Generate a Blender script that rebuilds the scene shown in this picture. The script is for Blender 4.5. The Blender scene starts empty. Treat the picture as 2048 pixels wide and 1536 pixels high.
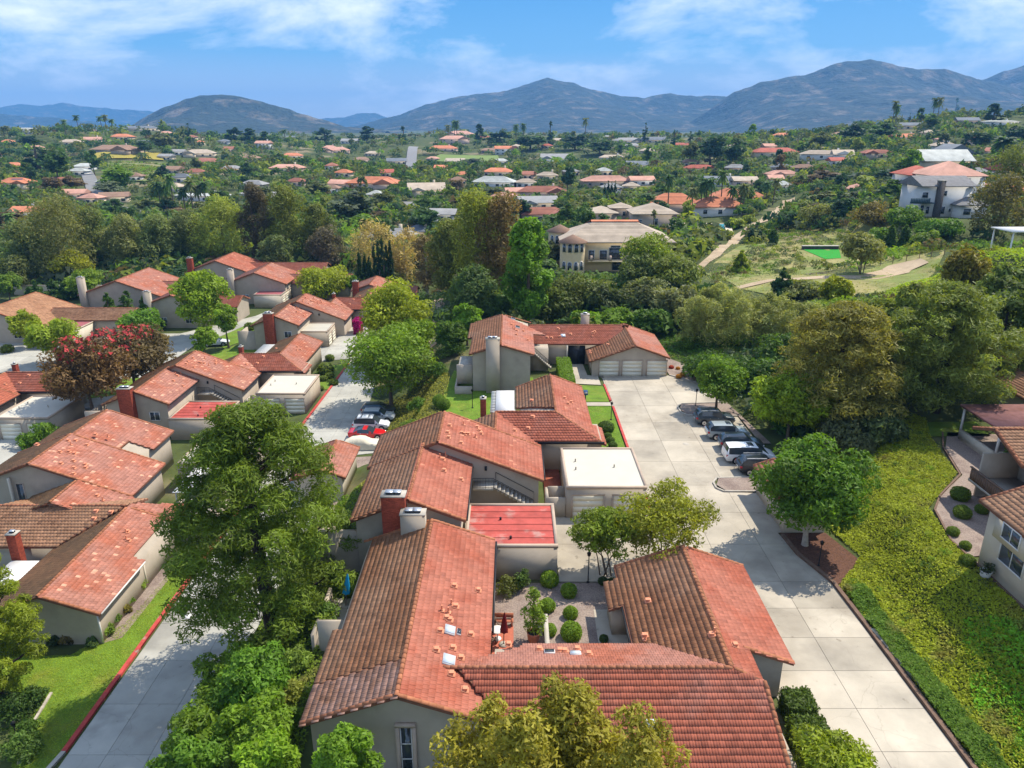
import bpy, math, random
import numpy as np
from mathutils import Matrix, Vector

random.seed(7)
rng = np.random.default_rng(7)
R = math.radians
sc = bpy.context.scene
col = sc.collection

# ---------------------------------------------------------------- camera
PITCH, CAM_H, FPX = R(19.3), 32.0, 1480.0        # drone camera: tilt below the horizon, height, focal length for a 2048 wide frame
S_, C_ = math.sin(PITCH), math.cos(PITCH)
cam = bpy.data.cameras.new('camera')
cam.sensor_width = 36.0
cam.lens = FPX / 2048 * 36.0
cam.clip_start = 0.5
cam.clip_end = 40000
co = bpy.data.objects.new('camera', cam)
co.location = (0, 0, CAM_H)
co.rotation_euler = (R(90) - PITCH, 0, 0)
col.objects.link(co)
sc.camera = co

# ---------------------------------------------------------------- sky, sun, exposure
SUN = Vector((0.58, 0.40, 1.05)).normalized()
elev = math.asin(SUN.z)
azim = math.atan2(SUN.x, SUN.y)
w = bpy.data.worlds.new('World')
sc.world = w
w.use_nodes = True
nt = w.node_tree
nt.nodes.clear()
def wn(t, **kw):
    n = nt.nodes.new(t)
    for k, v in kw.items():
        if k.startswith('i_'):
            n.inputs[int(k[2:])].default_value = v
        else:
            setattr(n, k, v)
    return n
def wl(a, ai, b, bi):
    nt.links.new(a.outputs[ai], b.inputs[bi])
sky = wn('ShaderNodeTexSky', sky_type='NISHITA', sun_disc=False, sun_elevation=elev, sun_rotation=azim,
         altitude=300, air_density=1.0, dust_density=0.3, ozone_density=3.0)
# clear-sky colour by height above the horizon, the same all round, blended with the physical sky
tc = wn('ShaderNodeTexCoord')
sep = wn('ShaderNodeSeparateXYZ'); wl(tc, 0, sep, 0)
gr_ = wn('ShaderNodeValToRGB'); wl(sep, 2, gr_, 0)
er = gr_.color_ramp.elements
er[0].position = 0.0; er[0].color = (0.56, 0.64, 0.80, 1)
er[1].position = 1.0; er[1].color = (0.14, 0.30, 0.66, 1)
for p_, c_ in ((0.045, (0.36, 0.52, 0.79, 1)), (0.085, (0.09, 0.38, 0.76, 1)), (0.15, (0.03, 0.29, 0.70, 1)), (0.45, (0.15, 0.35, 0.72, 1))):
    e_ = er.new(p_); e_.color = c_
gs = wn('ShaderNodeVectorMath', operation='SCALE'); wl(gr_, 0, gs, 0); gs.inputs[3].default_value = 5.0
tintn = wn('ShaderNodeMix', data_type='RGBA')
tintn.inputs[0].default_value = 0.85
wl(sky, 0, tintn, 6); wl(gs, 0, tintn, 7)
# clouds: noise on a flat layer overhead, the same in every direction
cmb = wn('ShaderNodeVectorMath', operation='MULTIPLY'); wl(tc, 0, cmb, 0); cmb.inputs[1].default_value = (3.6, 3.6, 10.5)
csh = wn('ShaderNodeVectorMath', operation='ADD'); wl(cmb, 0, csh, 0); csh.inputs[1].default_value = (13.0, 1.0, 7.0)
n1 = wn('ShaderNodeTexNoise'); n1.inputs['Scale'].default_value = 1.0; n1.inputs['Detail'].default_value = 9
n1.inputs['Roughness'].default_value = 0.62; n1.inputs['Distortion'].default_value = 0.25
wl(csh, 0, n1, 0)
ramp = wn('ShaderNodeValToRGB'); wl(n1, 0, ramp, 0)
ramp.color_ramp.elements[0].position = 0.43; ramp.color_ramp.elements[0].color = (0, 0, 0, 1)
ramp.color_ramp.elements[1].position = 0.65; ramp.color_ramp.elements[1].color = (1, 1, 1, 1)
mx = wn('ShaderNodeMix', data_type='RGBA')
mx.inputs[7].default_value = (5.9, 6.2, 6.8, 1)
cf = wn('ShaderNodeMath', operation='MULTIPLY', i_1=0.85); wl(ramp, 0, cf, 0)
wl(cf, 0, mx, 0); wl(tintn, 2, mx, 6)
bg = wn('ShaderNodeBackground'); bg.inputs[1].default_value = 0.15
wl(mx, 2, bg, 0)
wo = wn('ShaderNodeOutputWorld'); wl(bg, 0, wo, 0)

sl = bpy.data.lights.new('sun', 'SUN')
sl.energy = 4.2
sl.angle = R(0.5)
sl.color = (1.0, 0.93, 0.80)
so = bpy.data.objects.new('sun', sl)
so.rotation_euler = SUN.to_track_quat('Z', 'Y').to_euler()
so.location = (60, 40, 120)
col.objects.link(so)
vs = sc.view_settings
vs.view_transform = 'Standard'
vs.look = 'None'
vs.exposure = 0.62
vs.gamma = 1.0
vs.use_curve_mapping = False
cy = sc.cycles
cy.max_bounces = 5
cy.diffuse_bounces = 3
cy.glossy_bounces = 2
cy.transmission_bounces = 3
cy.transparent_max_bounces = 6
cy.volume_bounces = 0
cy.use_denoising = True
cy.caustics_reflective = False
cy.caustics_refractive = False

# ---------------------------------------------------------------- surveying: picture points to places on known ground
def P(x, y, z=0.0):
    """where the sight line of a photo point meets the level z"""
    u = (x - 1024) / FPX; v = (y - 768) / FPX; d = S_ + v * C_; h = CAM_H - z
    return (h * u / d, h * (C_ - v * S_) / d, z)
def at_Y(x, y, Y):
    u = (x - 1024) / FPX; v = (y - 768) / FPX
    k = Y / (C_ - v * S_)
    return (k * u, Y, CAM_H - k * (S_ + v * C_))
def Q(X, Y, Z):
    dep = Y * C_ + (CAM_H - Z) * S_; dn = (CAM_H - Z) * C_ - Y * S_
    return (1024 + FPX * X / dep, 768 + FPX * dn / dep, dep)

# ---------------------------------------------------------------- mesh building
class MB:
    def __init__(s):
        s.c = []
    def add(s, V, F, m=0, t=0.5):
        V = np.asarray(V, np.float32).reshape(-1, 3); F = np.asarray(F, np.int32)
        if F.ndim == 1: F = F[None]
        s.c.append((V, F, m, np.broadcast_to(np.asarray(t, np.float32), (len(F),)))); return s
    def poly(s, pts, m=0, t=0.5):
        return s.add(pts, [list(range(len(pts)))], m, t)
    def prism(s, pts, z0, z1, m=0, t=0.5):
        """plan polygon (anticlockwise) between two levels; z may be one value or one per corner"""
        n = len(pts)
        a = [(p[0], p[1], z0 if np.isscalar(z0) else z0[i]) for i, p in enumerate(pts)]
        b = [(p[0], p[1], z1 if np.isscalar(z1) else z1[i]) for i, p in enumerate(pts)]
        s.add(b, [list(range(n))], m, t); s.add(a, [list(range(n))[::-1]], m, t)
        s.add(a + b, [[i, (i + 1) % n, n + (i + 1) % n, n + i] for i in range(n)], m, t); return s
    def box(s, x0, x1, y0, y1, z0, z1, m=0, t=0.5):
        V = [(x, y, z) for z in (z0, z1) for y in (y0, y1) for x in (x0, x1)]
        return s.add(V, [(0, 2, 3, 1), (4, 5, 7, 6), (0, 1, 5, 4), (2, 6, 7, 3), (0, 4, 6, 2), (1, 3, 7, 5)], m, t)
    def tube(s, pts, rad, seg=7, m=0, t=0.5, cap=True):
        pts = [Vector(p) for p in pts]; n = len(pts)
        if np.isscalar(rad): rad = [rad] * n
        V = []; d0 = None
        for i, p in enumerate(pts):
            d = (pts[min(i + 1, n - 1)] - pts[max(i - 1, 0)]).normalized()
            a = d.orthogonal().normalized() if d0 is None else (d0 - d * d0.dot(d)).normalized()
            d0 = a; b = d.cross(a)
            for k in range(seg):
                th = 2 * math.pi * k / seg
                V.append(p + (a * math.cos(th) + b * math.sin(th)) * rad[i])
        F = [(i * seg + k, i * seg + (k + 1) % seg, (i + 1) * seg + (k + 1) % seg, (i + 1) * seg + k) for i in range(n - 1) for k in range(seg)]
        s.add(V, F, m, t)
        if cap:
            s.add(V[-seg:], [list(range(seg))], m, t); s.add(V[:seg], [list(range(seg))[::-1]], m, t)
        return s
    def lathe(s, prof, seg=16, m=0, t=0.5, c=(0, 0, 0)):
        V = [(c[0] + r * math.cos(2 * math.pi * k / seg), c[1] + r * math.sin(2 * math.pi * k / seg), c[2] + z) for r, z in prof for k in range(seg)]
        F = [(i * seg + k, i * seg + (k + 1) % seg, (i + 1) * seg + (k + 1) % seg, (i + 1) * seg + k) for i in range(len(prof) - 1) for k in range(seg)]
        return s.add(V, F, m, t)
    def mesh(s, name, mats, smooth=False):
        me = bpy.data.meshes.new(name)
        nv = 0; VV = []; LI = []; LS = []; MI = []; TT = []; nl = 0
        for V, F, m, t in s.c:
            k = F.shape[1]
            VV.append(V); LI.append((F + nv).ravel()); LS.append(nl + np.arange(len(F)) * k)
            MI.append(np.full(len(F), m, np.int32)); TT.append(t)
            nv += len(V); nl += F.size
        V = np.concatenate(VV); LI = np.concatenate(LI); LS = np.concatenate(LS); MI = np.concatenate(MI); TT = np.concatenate(TT)
        me.vertices.add(len(V)); me.vertices.foreach_set('co', V.ravel())
        me.loops.add(len(LI)); me.loops.foreach_set('vertex_index', LI.astype(np.int32))
        me.polygons.add(len(LS)); me.polygons.foreach_set('loop_start', LS.astype(np.int32))
        me.polygons.foreach_set('material_index', MI)
        if smooth: me.polygons.foreach_set('use_smooth', np.ones(len(LS), bool))
        a = me.attributes.new('tint', 'FLOAT', 'FACE'); a.data.foreach_set('value', TT.astype(np.float32))
        for m in (mats if isinstance(mats, (list, tuple)) else [mats]): me.materials.append(m)
        me.update(calc_edges=True); me.validate()
        return me
    def build(s, name, mats, parent=None, smooth=False):
        return link(name, s.mesh(name, mats, smooth), parent)

def link(name, me, parent=None):
    o = bpy.data.objects.new(name, me)
    col.objects.link(o)
    if parent is not None: attach(o, parent)
    return o
def attach(o, p):
    o.parent = p
    if p.type == 'EMPTY' and p.parent is None:
        o.matrix_parent_inverse = p.matrix_basis.inverted()
def tag(o, label=None, cat=None, group=None, kind=None):
    if label: o['label'] = label
    if cat: o['category'] = cat
    if group: o['group'] = group
    if kind: o['kind'] = kind
    return o
def thing(name, loc, label, cat, group=None):
    o = bpy.data.objects.new(name, None); o.empty_display_size = 0.3
    o.location = loc; o.matrix_basis = Matrix.Translation(loc)
    col.objects.link(o)
    return tag(o, label, cat, group)
def struct(name, mb, m, label=None, parent=None, smooth=False):
    o = mb.build(name, m, parent, smooth)
    if parent is None: o['kind'] = 'structure'
    if label: o['label'] = label
    return o

def pip(poly, X, Y):
    X = np.asarray(X, float); Y = np.asarray(Y, float); ins = np.zeros(X.shape, bool); n = len(poly)
    for i in range(n):
        x0, y0 = poly[i][:2]; x1, y1 = poly[(i + 1) % n][:2]
        if y0 == y1: continue
        c = ((y0 > Y) != (y1 > Y)) & (X < (x1 - x0) * (Y - y0) / (y1 - y0) + x0)
        ins ^= c
    return ins
def dseg(X, Y, a, b):
    ax, ay = a[:2]; bx, by = b[:2]; dx_, dy_ = bx - ax, by - ay; L = dx_ * dx_ + dy_ * dy_ + 1e-9
    t = np.clip(((X - ax) * dx_ + (Y - ay) * dy_) / L, 0, 1)
    return np.hypot(X - ax - t * dx_, Y - ay - t * dy_)
def dpoly(poly, X, Y):
    if len(poly) == 1: return np.hypot(X - poly[0][0], Y - poly[0][1])
    d = np.full(np.shape(X), 1e9)
    if len(poly) == 2: return dseg(X, Y, poly[0], poly[1])
    for i in range(len(poly)): d = np.minimum(d, dseg(X, Y, poly[i], poly[(i + 1) % len(poly)]))
    return np.where(pip(poly, X, Y), 0, d)
def clip_rect(poly, x0, x1, y0, y1):
    def half(p, f, g):
        out = []
        for i in range(len(p)):
            a, b = p[i], p[(i + 1) % len(p)]
            fa, fb = f(a), f(b)
            if fa >= 0: out.append(a)
            if fa * fb < 0: t = fa / (fa - fb); out.append((a[0] + (b[0] - a[0]) * t, a[1] + (b[1] - a[1]) * t))
        return out
    for f in (lambda q: q[0] - x0, lambda q: x1 - q[0], lambda q: q[1] - y0, lambda q: y1 - q[1]):
        poly = half(poly, f, None)
        if len(poly) < 3: return []
    return poly
def area(p):
    return 0.5 * sum(p[i][0] * p[(i + 1) % len(p)][1] - p[(i + 1) % len(p)][0] * p[i][1] for i in range(len(p)))

# ---------------------------------------------------------------- materials
def mat(name, c, rough=0.85, var=0.18, scale=1.5, bump=0.0, bscale=30.0, tint=0.0, c2=None, mixscale=0.4, mixlo=0.45, mixhi=0.62, objcol=False,
        spec=0.25, metal=0.0, trans=0.0, coat=0.0, sep_tint=None, leaf=False, space='pos', worn=False):
    m = bpy.data.materials.new(name); m.use_nodes = True
    t = m.node_tree; N = t.nodes; b = N['Principled BSDF']
    def new(k): return N.new(k)
    b.inputs['Roughness'].default_value = rough; b.inputs['Specular IOR Level'].default_value = spec
    b.inputs['Metallic'].default_value = metal; b.inputs['Coat Weight'].default_value = coat
    pos = new('ShaderNodeNewGeometry').outputs['Position'] if space == 'pos' else new('ShaderNodeTexCoord').outputs['Object']
    def noise(sc_, det=5, rg=0.6):
        n = new('ShaderNodeTexNoise'); n.inputs['Scale'].default_value = sc_; n.inputs['Detail'].default_value = det; n.inputs['Roughness'].default_value = rg
        t.links.new(pos, n.inputs[0]); return n.outputs[0]
    def mix(kind, fac, a, bb):
        n = new('ShaderNodeMix'); n.data_type = 'RGBA'; n.blend_type = kind
        for i, q in ((0, fac), (6, a), (7, bb)):
            if isinstance(q, (int, float)): n.inputs[i].default_value = q
            elif isinstance(q, tuple): n.inputs[i].default_value = (*q[:3], 1)
            else: t.links.new(q, n.inputs[i])
        return n.outputs[2]
    def maprange(src, lo, hi, a=0.0, bb=1.0):
        n = new('ShaderNodeMapRange'); n.inputs[1].default_value = lo; n.inputs[2].default_value = hi; n.inputs[3].default_value = a; n.inputs[4].default_value = bb
        t.links.new(src, n.inputs[0]); return n.outputs[0]
    base = c
    if objcol:
        oi = new('ShaderNodeObjectInfo'); base = oi.outputs['Color']
    if c2 is not None: base = mix('MIX', maprange(noise(mixscale), mixlo, mixhi), base, c2)
    if sep_tint is not None:
        at = new('ShaderNodeAttribute'); at.attribute_name = 'tint'
        base = mix('MIX', maprange(at.outputs['Fac'], 0.78, 0.98), base, sep_tint)
    if tint:
        at = new('ShaderNodeAttribute'); at.attribute_name = 'tint'
        f = maprange(at.outputs['Fac'], 0, 1, 1 - tint, 1 + tint)
        cx = new('ShaderNodeCombineColor')
        for i in range(3): t.links.new(f, cx.inputs[i])
        base = mix('MULTIPLY', 1.0, base, cx.outputs[0])
    if var:
        f = maprange(noise(scale), 0.25, 0.75, 1 - var, 1 + var)
        cx = new('ShaderNodeCombineColor')
        for i in range(3): t.links.new(f, cx.inputs[i])
        base = mix('MULTIPLY', 1.0, base, cx.outputs[0])
    if worn:                                       # oil spots, tyre dirt and hairline cracks
        base = mix('MULTIPLY', maprange(noise(1.7, 3, 0.5), 0.66, 0.74, 0.0, 0.55), base, (0.45, 0.42, 0.38))
        base = mix('MULTIPLY', maprange(noise(0.11, 4, 0.65), 0.50, 0.66, 0.0, 0.8), base, (0.72, 0.70, 0.68))
        vo = new('ShaderNodeTexVoronoi'); vo.feature = 'DISTANCE_TO_EDGE'; vo.inputs['Scale'].default_value = 0.16
        wp = new('ShaderNodeVectorMath'); wp.operation = 'ADD'; nz = new('ShaderNodeTexNoise'); nz.inputs['Scale'].default_value = 0.8; nz.inputs['Detail'].default_value = 4
        t.links.new(pos, nz.inputs[0]); t.links.new(pos, wp.inputs[0]); t.links.new(nz.outputs[1], wp.inputs[1]); t.links.new(wp.outputs[0], vo.inputs[0])
        base = mix('MULTIPLY', maprange(vo.outputs[0], 0.0, 0.004, 0.22, 0.0), base, (0.3, 0.28, 0.25))
    if isinstance(base, tuple): b.inputs['Base Color'].default_value = (*base[:3], 1)
    else: t.links.new(base, b.inputs['Base Color'])
    if bump:
        bp = new('ShaderNodeBump'); bp.inputs['Strength'].default_value = 1.0; bp.inputs['Distance'].default_value = bump
        t.links.new(noise(bscale, 4), bp.inputs['Height']); t.links.new(bp.outputs[0], b.inputs['Normal'])
    if leaf:
        tr = new('ShaderNodeBsdfTranslucent'); ms = new('ShaderNodeMixShader'); ms.inputs[0].default_value = 0.40
        g = mix('MULTIPLY', 1.0, base, (1.35, 1.3, 0.5))
        t.links.new(g, tr.inputs[0]); t.links.new(b.outputs[0], ms.inputs[1]); t.links.new(tr.outputs[0], ms.inputs[2])
        t.links.new(ms.outputs[0], N['Material Output'].inputs[0])
    if trans:
        b.inputs['Transmission Weight'].default_value = trans
    return m

TERRA = (0.44, 0.115, 0.062)
M = {}
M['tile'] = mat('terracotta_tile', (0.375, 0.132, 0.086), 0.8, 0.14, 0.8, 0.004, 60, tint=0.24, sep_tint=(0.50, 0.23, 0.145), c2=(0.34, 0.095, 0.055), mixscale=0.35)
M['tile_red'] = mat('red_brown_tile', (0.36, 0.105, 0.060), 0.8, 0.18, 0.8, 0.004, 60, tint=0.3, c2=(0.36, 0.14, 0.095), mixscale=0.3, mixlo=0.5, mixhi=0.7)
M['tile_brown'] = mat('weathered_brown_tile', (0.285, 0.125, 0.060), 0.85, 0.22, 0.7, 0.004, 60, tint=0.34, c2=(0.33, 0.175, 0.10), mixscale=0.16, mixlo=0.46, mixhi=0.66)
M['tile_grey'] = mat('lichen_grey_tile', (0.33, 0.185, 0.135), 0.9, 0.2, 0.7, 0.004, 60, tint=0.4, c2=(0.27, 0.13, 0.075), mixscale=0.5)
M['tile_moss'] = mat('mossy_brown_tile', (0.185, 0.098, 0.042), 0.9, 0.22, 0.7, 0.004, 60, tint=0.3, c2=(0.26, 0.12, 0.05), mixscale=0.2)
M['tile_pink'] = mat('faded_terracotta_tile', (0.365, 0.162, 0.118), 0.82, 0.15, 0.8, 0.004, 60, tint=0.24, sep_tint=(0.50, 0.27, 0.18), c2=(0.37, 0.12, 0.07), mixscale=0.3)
M['tile_tan'] = mat('tan_concrete_tile', (0.36, 0.19, 0.105), 0.82, 0.15, 0.8, 0.004, 60, tint=0.36, c2=(0.30, 0.15, 0.08), mixscale=0.3)
M['cap'] = mat('ridge_cap_clay', (0.36, 0.14, 0.07), 0.85, 0.25, 2.0, 0.004, 40, tint=0.3)
M['under'] = mat('roof_underlay', (0.20, 0.085, 0.05), 0.9, 0.2, 1.0)
M['stucco'] = mat('beige_stucco', (0.42, 0.355, 0.28), 0.92, 0.10, 0.7, 0.006, 40, c2=(0.345, 0.29, 0.225), mixscale=0.45, mixlo=0.52, mixhi=0.75)
M['stucco_light'] = mat('cream_stucco', (0.54, 0.475, 0.375), 0.92, 0.09, 0.7, 0.006, 40)
M['trim'] = mat('tan_trim_paint', (0.44, 0.34, 0.26), 0.8, 0.10, 1.5)
M['white'] = mat('white_paint', (0.68, 0.66, 0.63), 0.6, 0.05, 2.0)
M['door'] = mat('cream_door_paint', (0.76, 0.71, 0.57), 0.55, 0.04, 2.0)
M['glass'] = mat('window_glass', (0.035, 0.045, 0.055), 0.06, 0.0, spec=0.9)
M['glass_blue'] = mat('skylight_glass', (0.55, 0.62, 0.68), 0.12, 0.05, spec=0.8)
M['dark'] = mat('dark_metal', (0.02, 0.02, 0.022), 0.5, 0.1, 5)
M['steel'] = mat('galvanised_steel', (0.55, 0.57, 0.60), 0.35, 0.1, 4, metal=0.6)
M['wood'] = mat('weathered_timber', (0.16, 0.10, 0.07), 0.9, 0.3, 3.0, 0.01, 20)
M['redroof'] = mat('red_membrane_roof', (0.40, 0.075, 0.058), 0.8, 0.25, 1.2, 0.01, 6, tint=0.25, c2=(0.38, 0.19, 0.16), mixscale=0.42, mixlo=0.56, mixhi=0.66)
M['whiteroof'] = mat('cream_membrane_roof', (0.54, 0.50, 0.41), 0.8, 0.06, 0.5, 0.003, 10, c2=(0.50, 0.45, 0.36), mixscale=0.25, mixlo=0.6, mixhi=0.85)
M['roseroof'] = mat('rose_membrane_roof', (0.36, 0.11, 0.115), 0.8, 0.1, 0.5)
M['vent'] = mat('vent_orange_paint', (0.66, 0.26, 0.145), 0.7, 0.12, 6)
M['concrete'] = mat('driveway_concrete', (0.42, 0.368, 0.29), 0.9, 0.2, 0.3, 0.004, 12, tint=0.16, c2=(0.29, 0.255, 0.205), mixscale=0.16, mixlo=0.48, mixhi=0.72, worn=True)
M['lane'] = mat('lane_concrete', (0.40, 0.385, 0.335), 0.9, 0.14, 0.45, 0.004, 12, tint=0.16, c2=(0.31, 0.30, 0.27), mixscale=0.22, mixlo=0.55, mixhi=0.72, worn=True)
M['joint'] = mat('joint_sand', (0.16, 0.14, 0.11), 0.95, 0.2, 3)
M['redkerb'] = mat('red_kerb_paint', (0.44, 0.06, 0.05), 0.8, 0.3, 2.0, c2=(0.34, 0.24, 0.20), mixscale=1.1, mixlo=0.6, mixhi=0.72)
M['kerb'] = mat('kerb_concrete', (0.42, 0.38, 0.32), 0.9, 0.2, 1.5)
M['asphalt'] = mat('pale_asphalt', (0.21, 0.205, 0.20), 0.95, 0.15, 0.2)
M['gravel'] = mat('pink_gravel', (0.29, 0.225, 0.185), 0.95, 0.45, 9.0, 0.04, 14, c2=(0.21, 0.155, 0.13), mixscale=0.5)
M['mulch'] = mat('bark_mulch', (0.115, 0.055, 0.035), 0.95, 0.5, 8.0, 0.05, 14)
M['lawn'] = mat('lawn_grass', (0.125, 0.205, 0.018), 0.9, 0.30, 0.8, 0.05, 12, c2=(0.20, 0.215, 0.03), mixscale=0.45, mixlo=0.5, mixhi=0.75)
M['dirt'] = mat('pale_dirt', (0.44, 0.335, 0.225), 0.95, 0.2, 0.6, 0.03, 4, c2=(0.36, 0.265, 0.17), mixscale=0.15)
M['brickpave'] = mat('terracotta_paving', (0.42, 0.125, 0.075), 0.85, 0.2, 4.0)
M['brick'] = mat('red_chimney_brick', (0.30, 0.062, 0.034), 0.85, 0.25, 8.0, 0.006, 30, tint=0.35)
M['bark'] = mat('grey_brown_bark', (0.13, 0.095, 0.07), 0.95, 0.4, 4.0, 0.03, 12, space='obj')
M['palebark'] = mat('pale_bark', (0.42, 0.37, 0.31), 0.9, 0.3, 3.0, 0.02, 12, space='obj')
M['darkbark'] = mat('dark_pine_bark', (0.045, 0.032, 0.026), 0.95, 0.4, 4.0, 0.04, 10, space='obj')
M['leaf'] = mat('foliage', (0.07, 0.12, 0.02), 0.6, 0.0, tint=0.55, objcol=True, leaf=True, spec=0.3)
M['cover'] = mat('ground_cover_leaf', (0.1, 0.1, 0.02), 0.65, 0.0, tint=0.5, objcol=True, leaf=True, c2=(0.30, 0.235, 0.07), mixscale=0.42, mixlo=0.55, mixhi=0.78)
M['flower'] = mat('crimson_blossom', (0.38, 0.035, 0.035), 0.7, 0.1, 3, tint=0.4)
M['magenta'] = mat('magenta_blossom', (0.50, 0.012, 0.20), 0.7, 0.1, 3, tint=0.4)
M['teal'] = mat('teal_glaze', (0.02, 0.13, 0.14), 0.25, 0.15, 6, spec=0.6)
M['soil'] = mat('pot_soil', (0.05, 0.035, 0.025), 0.95, 0.3, 8)
M['umb_blue'] = mat('blue_umbrella_cloth', (0.01, 0.26, 0.50), 0.8, 0.1, 4)
M['umb_red'] = mat('maroon_umbrella_cloth', (0.16, 0.01, 0.012), 0.8, 0.1, 4)
M['terracotta'] = mat('terracotta_pot', (0.40, 0.14, 0.08), 0.8, 0.2, 5)
M['tyre'] = mat('tyre_rubber', (0.015, 0.015, 0.016), 0.85, 0.1, 8)
M['rim'] = mat('alloy_rim', (0.55, 0.56, 0.58), 0.3, 0.05, 8, metal=0.7)
M['lamp_red'] = mat('red_lamp_lens', (0.45, 0.01, 0.012), 0.2, 0.05, 8, spec=0.6)
M['lamp_clear'] = mat('clear_lamp_lens', (0.75, 0.76, 0.78), 0.15, 0.05, 8, spec=0.7)
M['cloth'] = mat('cream_car_cover', (0.66, 0.60, 0.46), 0.85, 0.08, 2.0, 0.05, 3)
M['greyroof'] = mat('grey_shingle_roof', (0.17, 0.165, 0.165), 0.9, 0.25, 1.0, 0.01, 4, tint=0.3)
M['timber_blue'] = mat('slate_blue_timber', (0.05, 0.085, 0.11), 0.8, 0.15, 2)
M['stone'] = mat('dark_stone', (0.085, 0.075, 0.07), 0.9, 0.5, 4.0, 0.03, 6, tint=0.4)
M['pool'] = mat('pool_water', (0.04, 0.36, 0.46), 0.08, 0.1, 0.6, 0.01, 2, spec=0.6)
M['turf'] = mat('artificial_turf', (0.02, 0.26, 0.02), 0.9, 0.06, 0.6)
M['solar'] = mat('solar_panel_glass', (0.02, 0.035, 0.09), 0.12, 0.1, 2, spec=0.7)
M['paint'] = mat('car_paint', (0.3, 0.3, 0.3), 0.28, 0.0, objcol=True, spec=0.5, coat=0.6)
def paint(name, c, rough=0.85, **k):
    if name not in M: M[name] = mat(name, c, rough, **k)
    return M[name]
# ================================================================ terrain
KR = 29.0 / 27.0                                   # the terrace on the right stands three metres above the drive
def zR(z): return CAM_H - (CAM_H - z) * KR
def cpY(x, y, Y):
    X, _, z = at_Y(x, y, Y); return ([(X, Y)], z)
PADS = [
    ([(-11.6, 5), (24.6, 5), (24.6, 45.5), (25.6, 50), (26.6, 54.5), (26.6, 62), (26.2, 92), (24, 97), (22.5, 112), (-6.5, 112), (-7.2, 88), (-9, 70), (-12.6, 62), (-12.4, 46)], 0.0),
    ([(-90, 5), (-20.2, 5), (-20.2, 80), (-16.5, 82), (-16.5, 98), (-20.5, 100), (-23, 132), (-28, 172), (-110, 172), (-110, 100)], -6.0),
    ([(q[0] * KR, q[1] * KR) for q in ((30.4, 5), (30.4, 43), (31.4, 49), (36.8, 54.6), (38.5, 62), (41, 66), (75, 68), (75, 5))], 3.0),
    ([(44, 73), (82, 75), (86, 92), (54, 88)], 4.1),
    ([(64, 101)], 9.0), ([(77, 113)], 14.0), ([(50, 110)], 3.5), ([(58, 125)], 4.0), ([(73, 148)], 4.0), ([(36, 100)], 1.0), ([(40, 125)], 1.0),
    ([(104, 188), (128, 188), (128, 206), (104, 206)], 10.0), ([(85, 175)], 4.0), ([(92, 150)], 8.0),
    ([P(1400, 535)[:2], P(1480, 468)[:2]], 0.0), ([P(1480, 468)[:2], P(1575, 400)[:2]], 0.5),
    ([P(1625, 500, 2)[:2], P(1680, 500, 2)[:2], P(1680, 518, 2)[:2], P(1640, 518, 2)[:2]], 2.0), (([P(1560, 545)[:2]]), 1.0), (([P(1600, 470, 3)[:2]]), 3.0),
    ([(0, 125)], -0.5), ([(20, 140)], -0.5), ([(-12, 150)], -3.5), ([(10, 175), (44, 175), (44, 200), (10, 200)], -2.5), ([(40, 220), (75, 220), (75, 262), (40, 262)], -2.0),
    ([(-60, 205)], -6.0), ([(-130, 210)], -6.0), ([(-30, 240)], -5.0), ([(20, 260)], -4.0), ([(-120, 320)], -5.0), ([(0, 360)], -5.0), ([(90, 360)], -4.0), ([(-200, 200)], -6.0),
    cpY(1890, 372, 255), cpY(1890, 330, 345), cpY(1600, 372, 330), cpY(2048, 330, 330), cpY(1700, 340, 400), cpY(1520, 345, 460),
    cpY(1780, 300, 480), cpY(1950, 268, 520), cpY(1760, 258, 600), cpY(1900, 236, 620), cpY(2040, 232, 620), cpY(2300, 225, 620), cpY(1600, 275, 640), cpY(1560, 305, 560),
    cpY(828, 345, 690), cpY(824, 296, 830), cpY(700, 345, 650), cpY(1000, 345, 640), cpY(1250, 340, 620), cpY(400, 335, 560), cpY(120, 330, 560), cpY(-200, 320, 560),
    cpY(260, 300, 640), cpY(180, 256, 800), cpY(300, 264, 820), cpY(30, 270, 800), cpY(-300, 262, 800), cpY(480, 281, 930), cpY(700, 285, 980), cpY(1000, 277, 950), cpY(1250, 279, 900), cpY(1420, 279, 850),
    cpY(900, 268, 1080), cpY(600, 275, 1100),
    ([(-6000, 1700), (6000, 1700)], -8.0), ([(-9000, 3200), (9000, 3200)], -6.0), ([(-12000, 9000), (12000, 9000)], 0.0), ([(-1200, 300)], -4.0), ([(1500, 700)], 70.0), ([(700, 300)], 40.0),
    ([(-80, -60), (80, -60)], 0.0),
]
def gz_exact(X, Y):
    X = np.asarray(X, float); Y = np.asarray(Y, float)
    num = np.zeros(X.shape); den = np.zeros(X.shape); pin = np.full(X.shape, np.nan)
    for poly, z in PADS:
        d = dpoly(poly, X, Y)
        r = len(poly) > 2
        wgt = 1.0 / (np.maximum(d, 0.02 if r else 2.0 + 0.01 * abs(poly[0][1])) ** 2.6)
        if r: pin = np.where(d <= 0, z, pin)
        num += wgt * z; den += wgt
    h = num / den
    far = np.clip((Y - 230) / 200, 0, 1)
    h = h + far * 2.2 * (np.sin(X * 0.021 + 1.3) * np.cos(Y * 0.017) + 0.6 * np.sin(X * 0.05 + Y * 0.04))
    return np.where(np.isnan(pin), h, pin)
def spaced(fine0, fine1, step, lo, hi, g=1.09):
    mid = list(np.arange(fine0, fine1 + 1e-6, step)); a = []; s = step; x = fine0
    while x > lo: s *= g; x -= s; a.append(x)
    b = []; s = step; x = fine1
    while x < hi: s *= g; x += s; b.append(x)
    return np.array(a[::-1] + mid + b)
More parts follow.
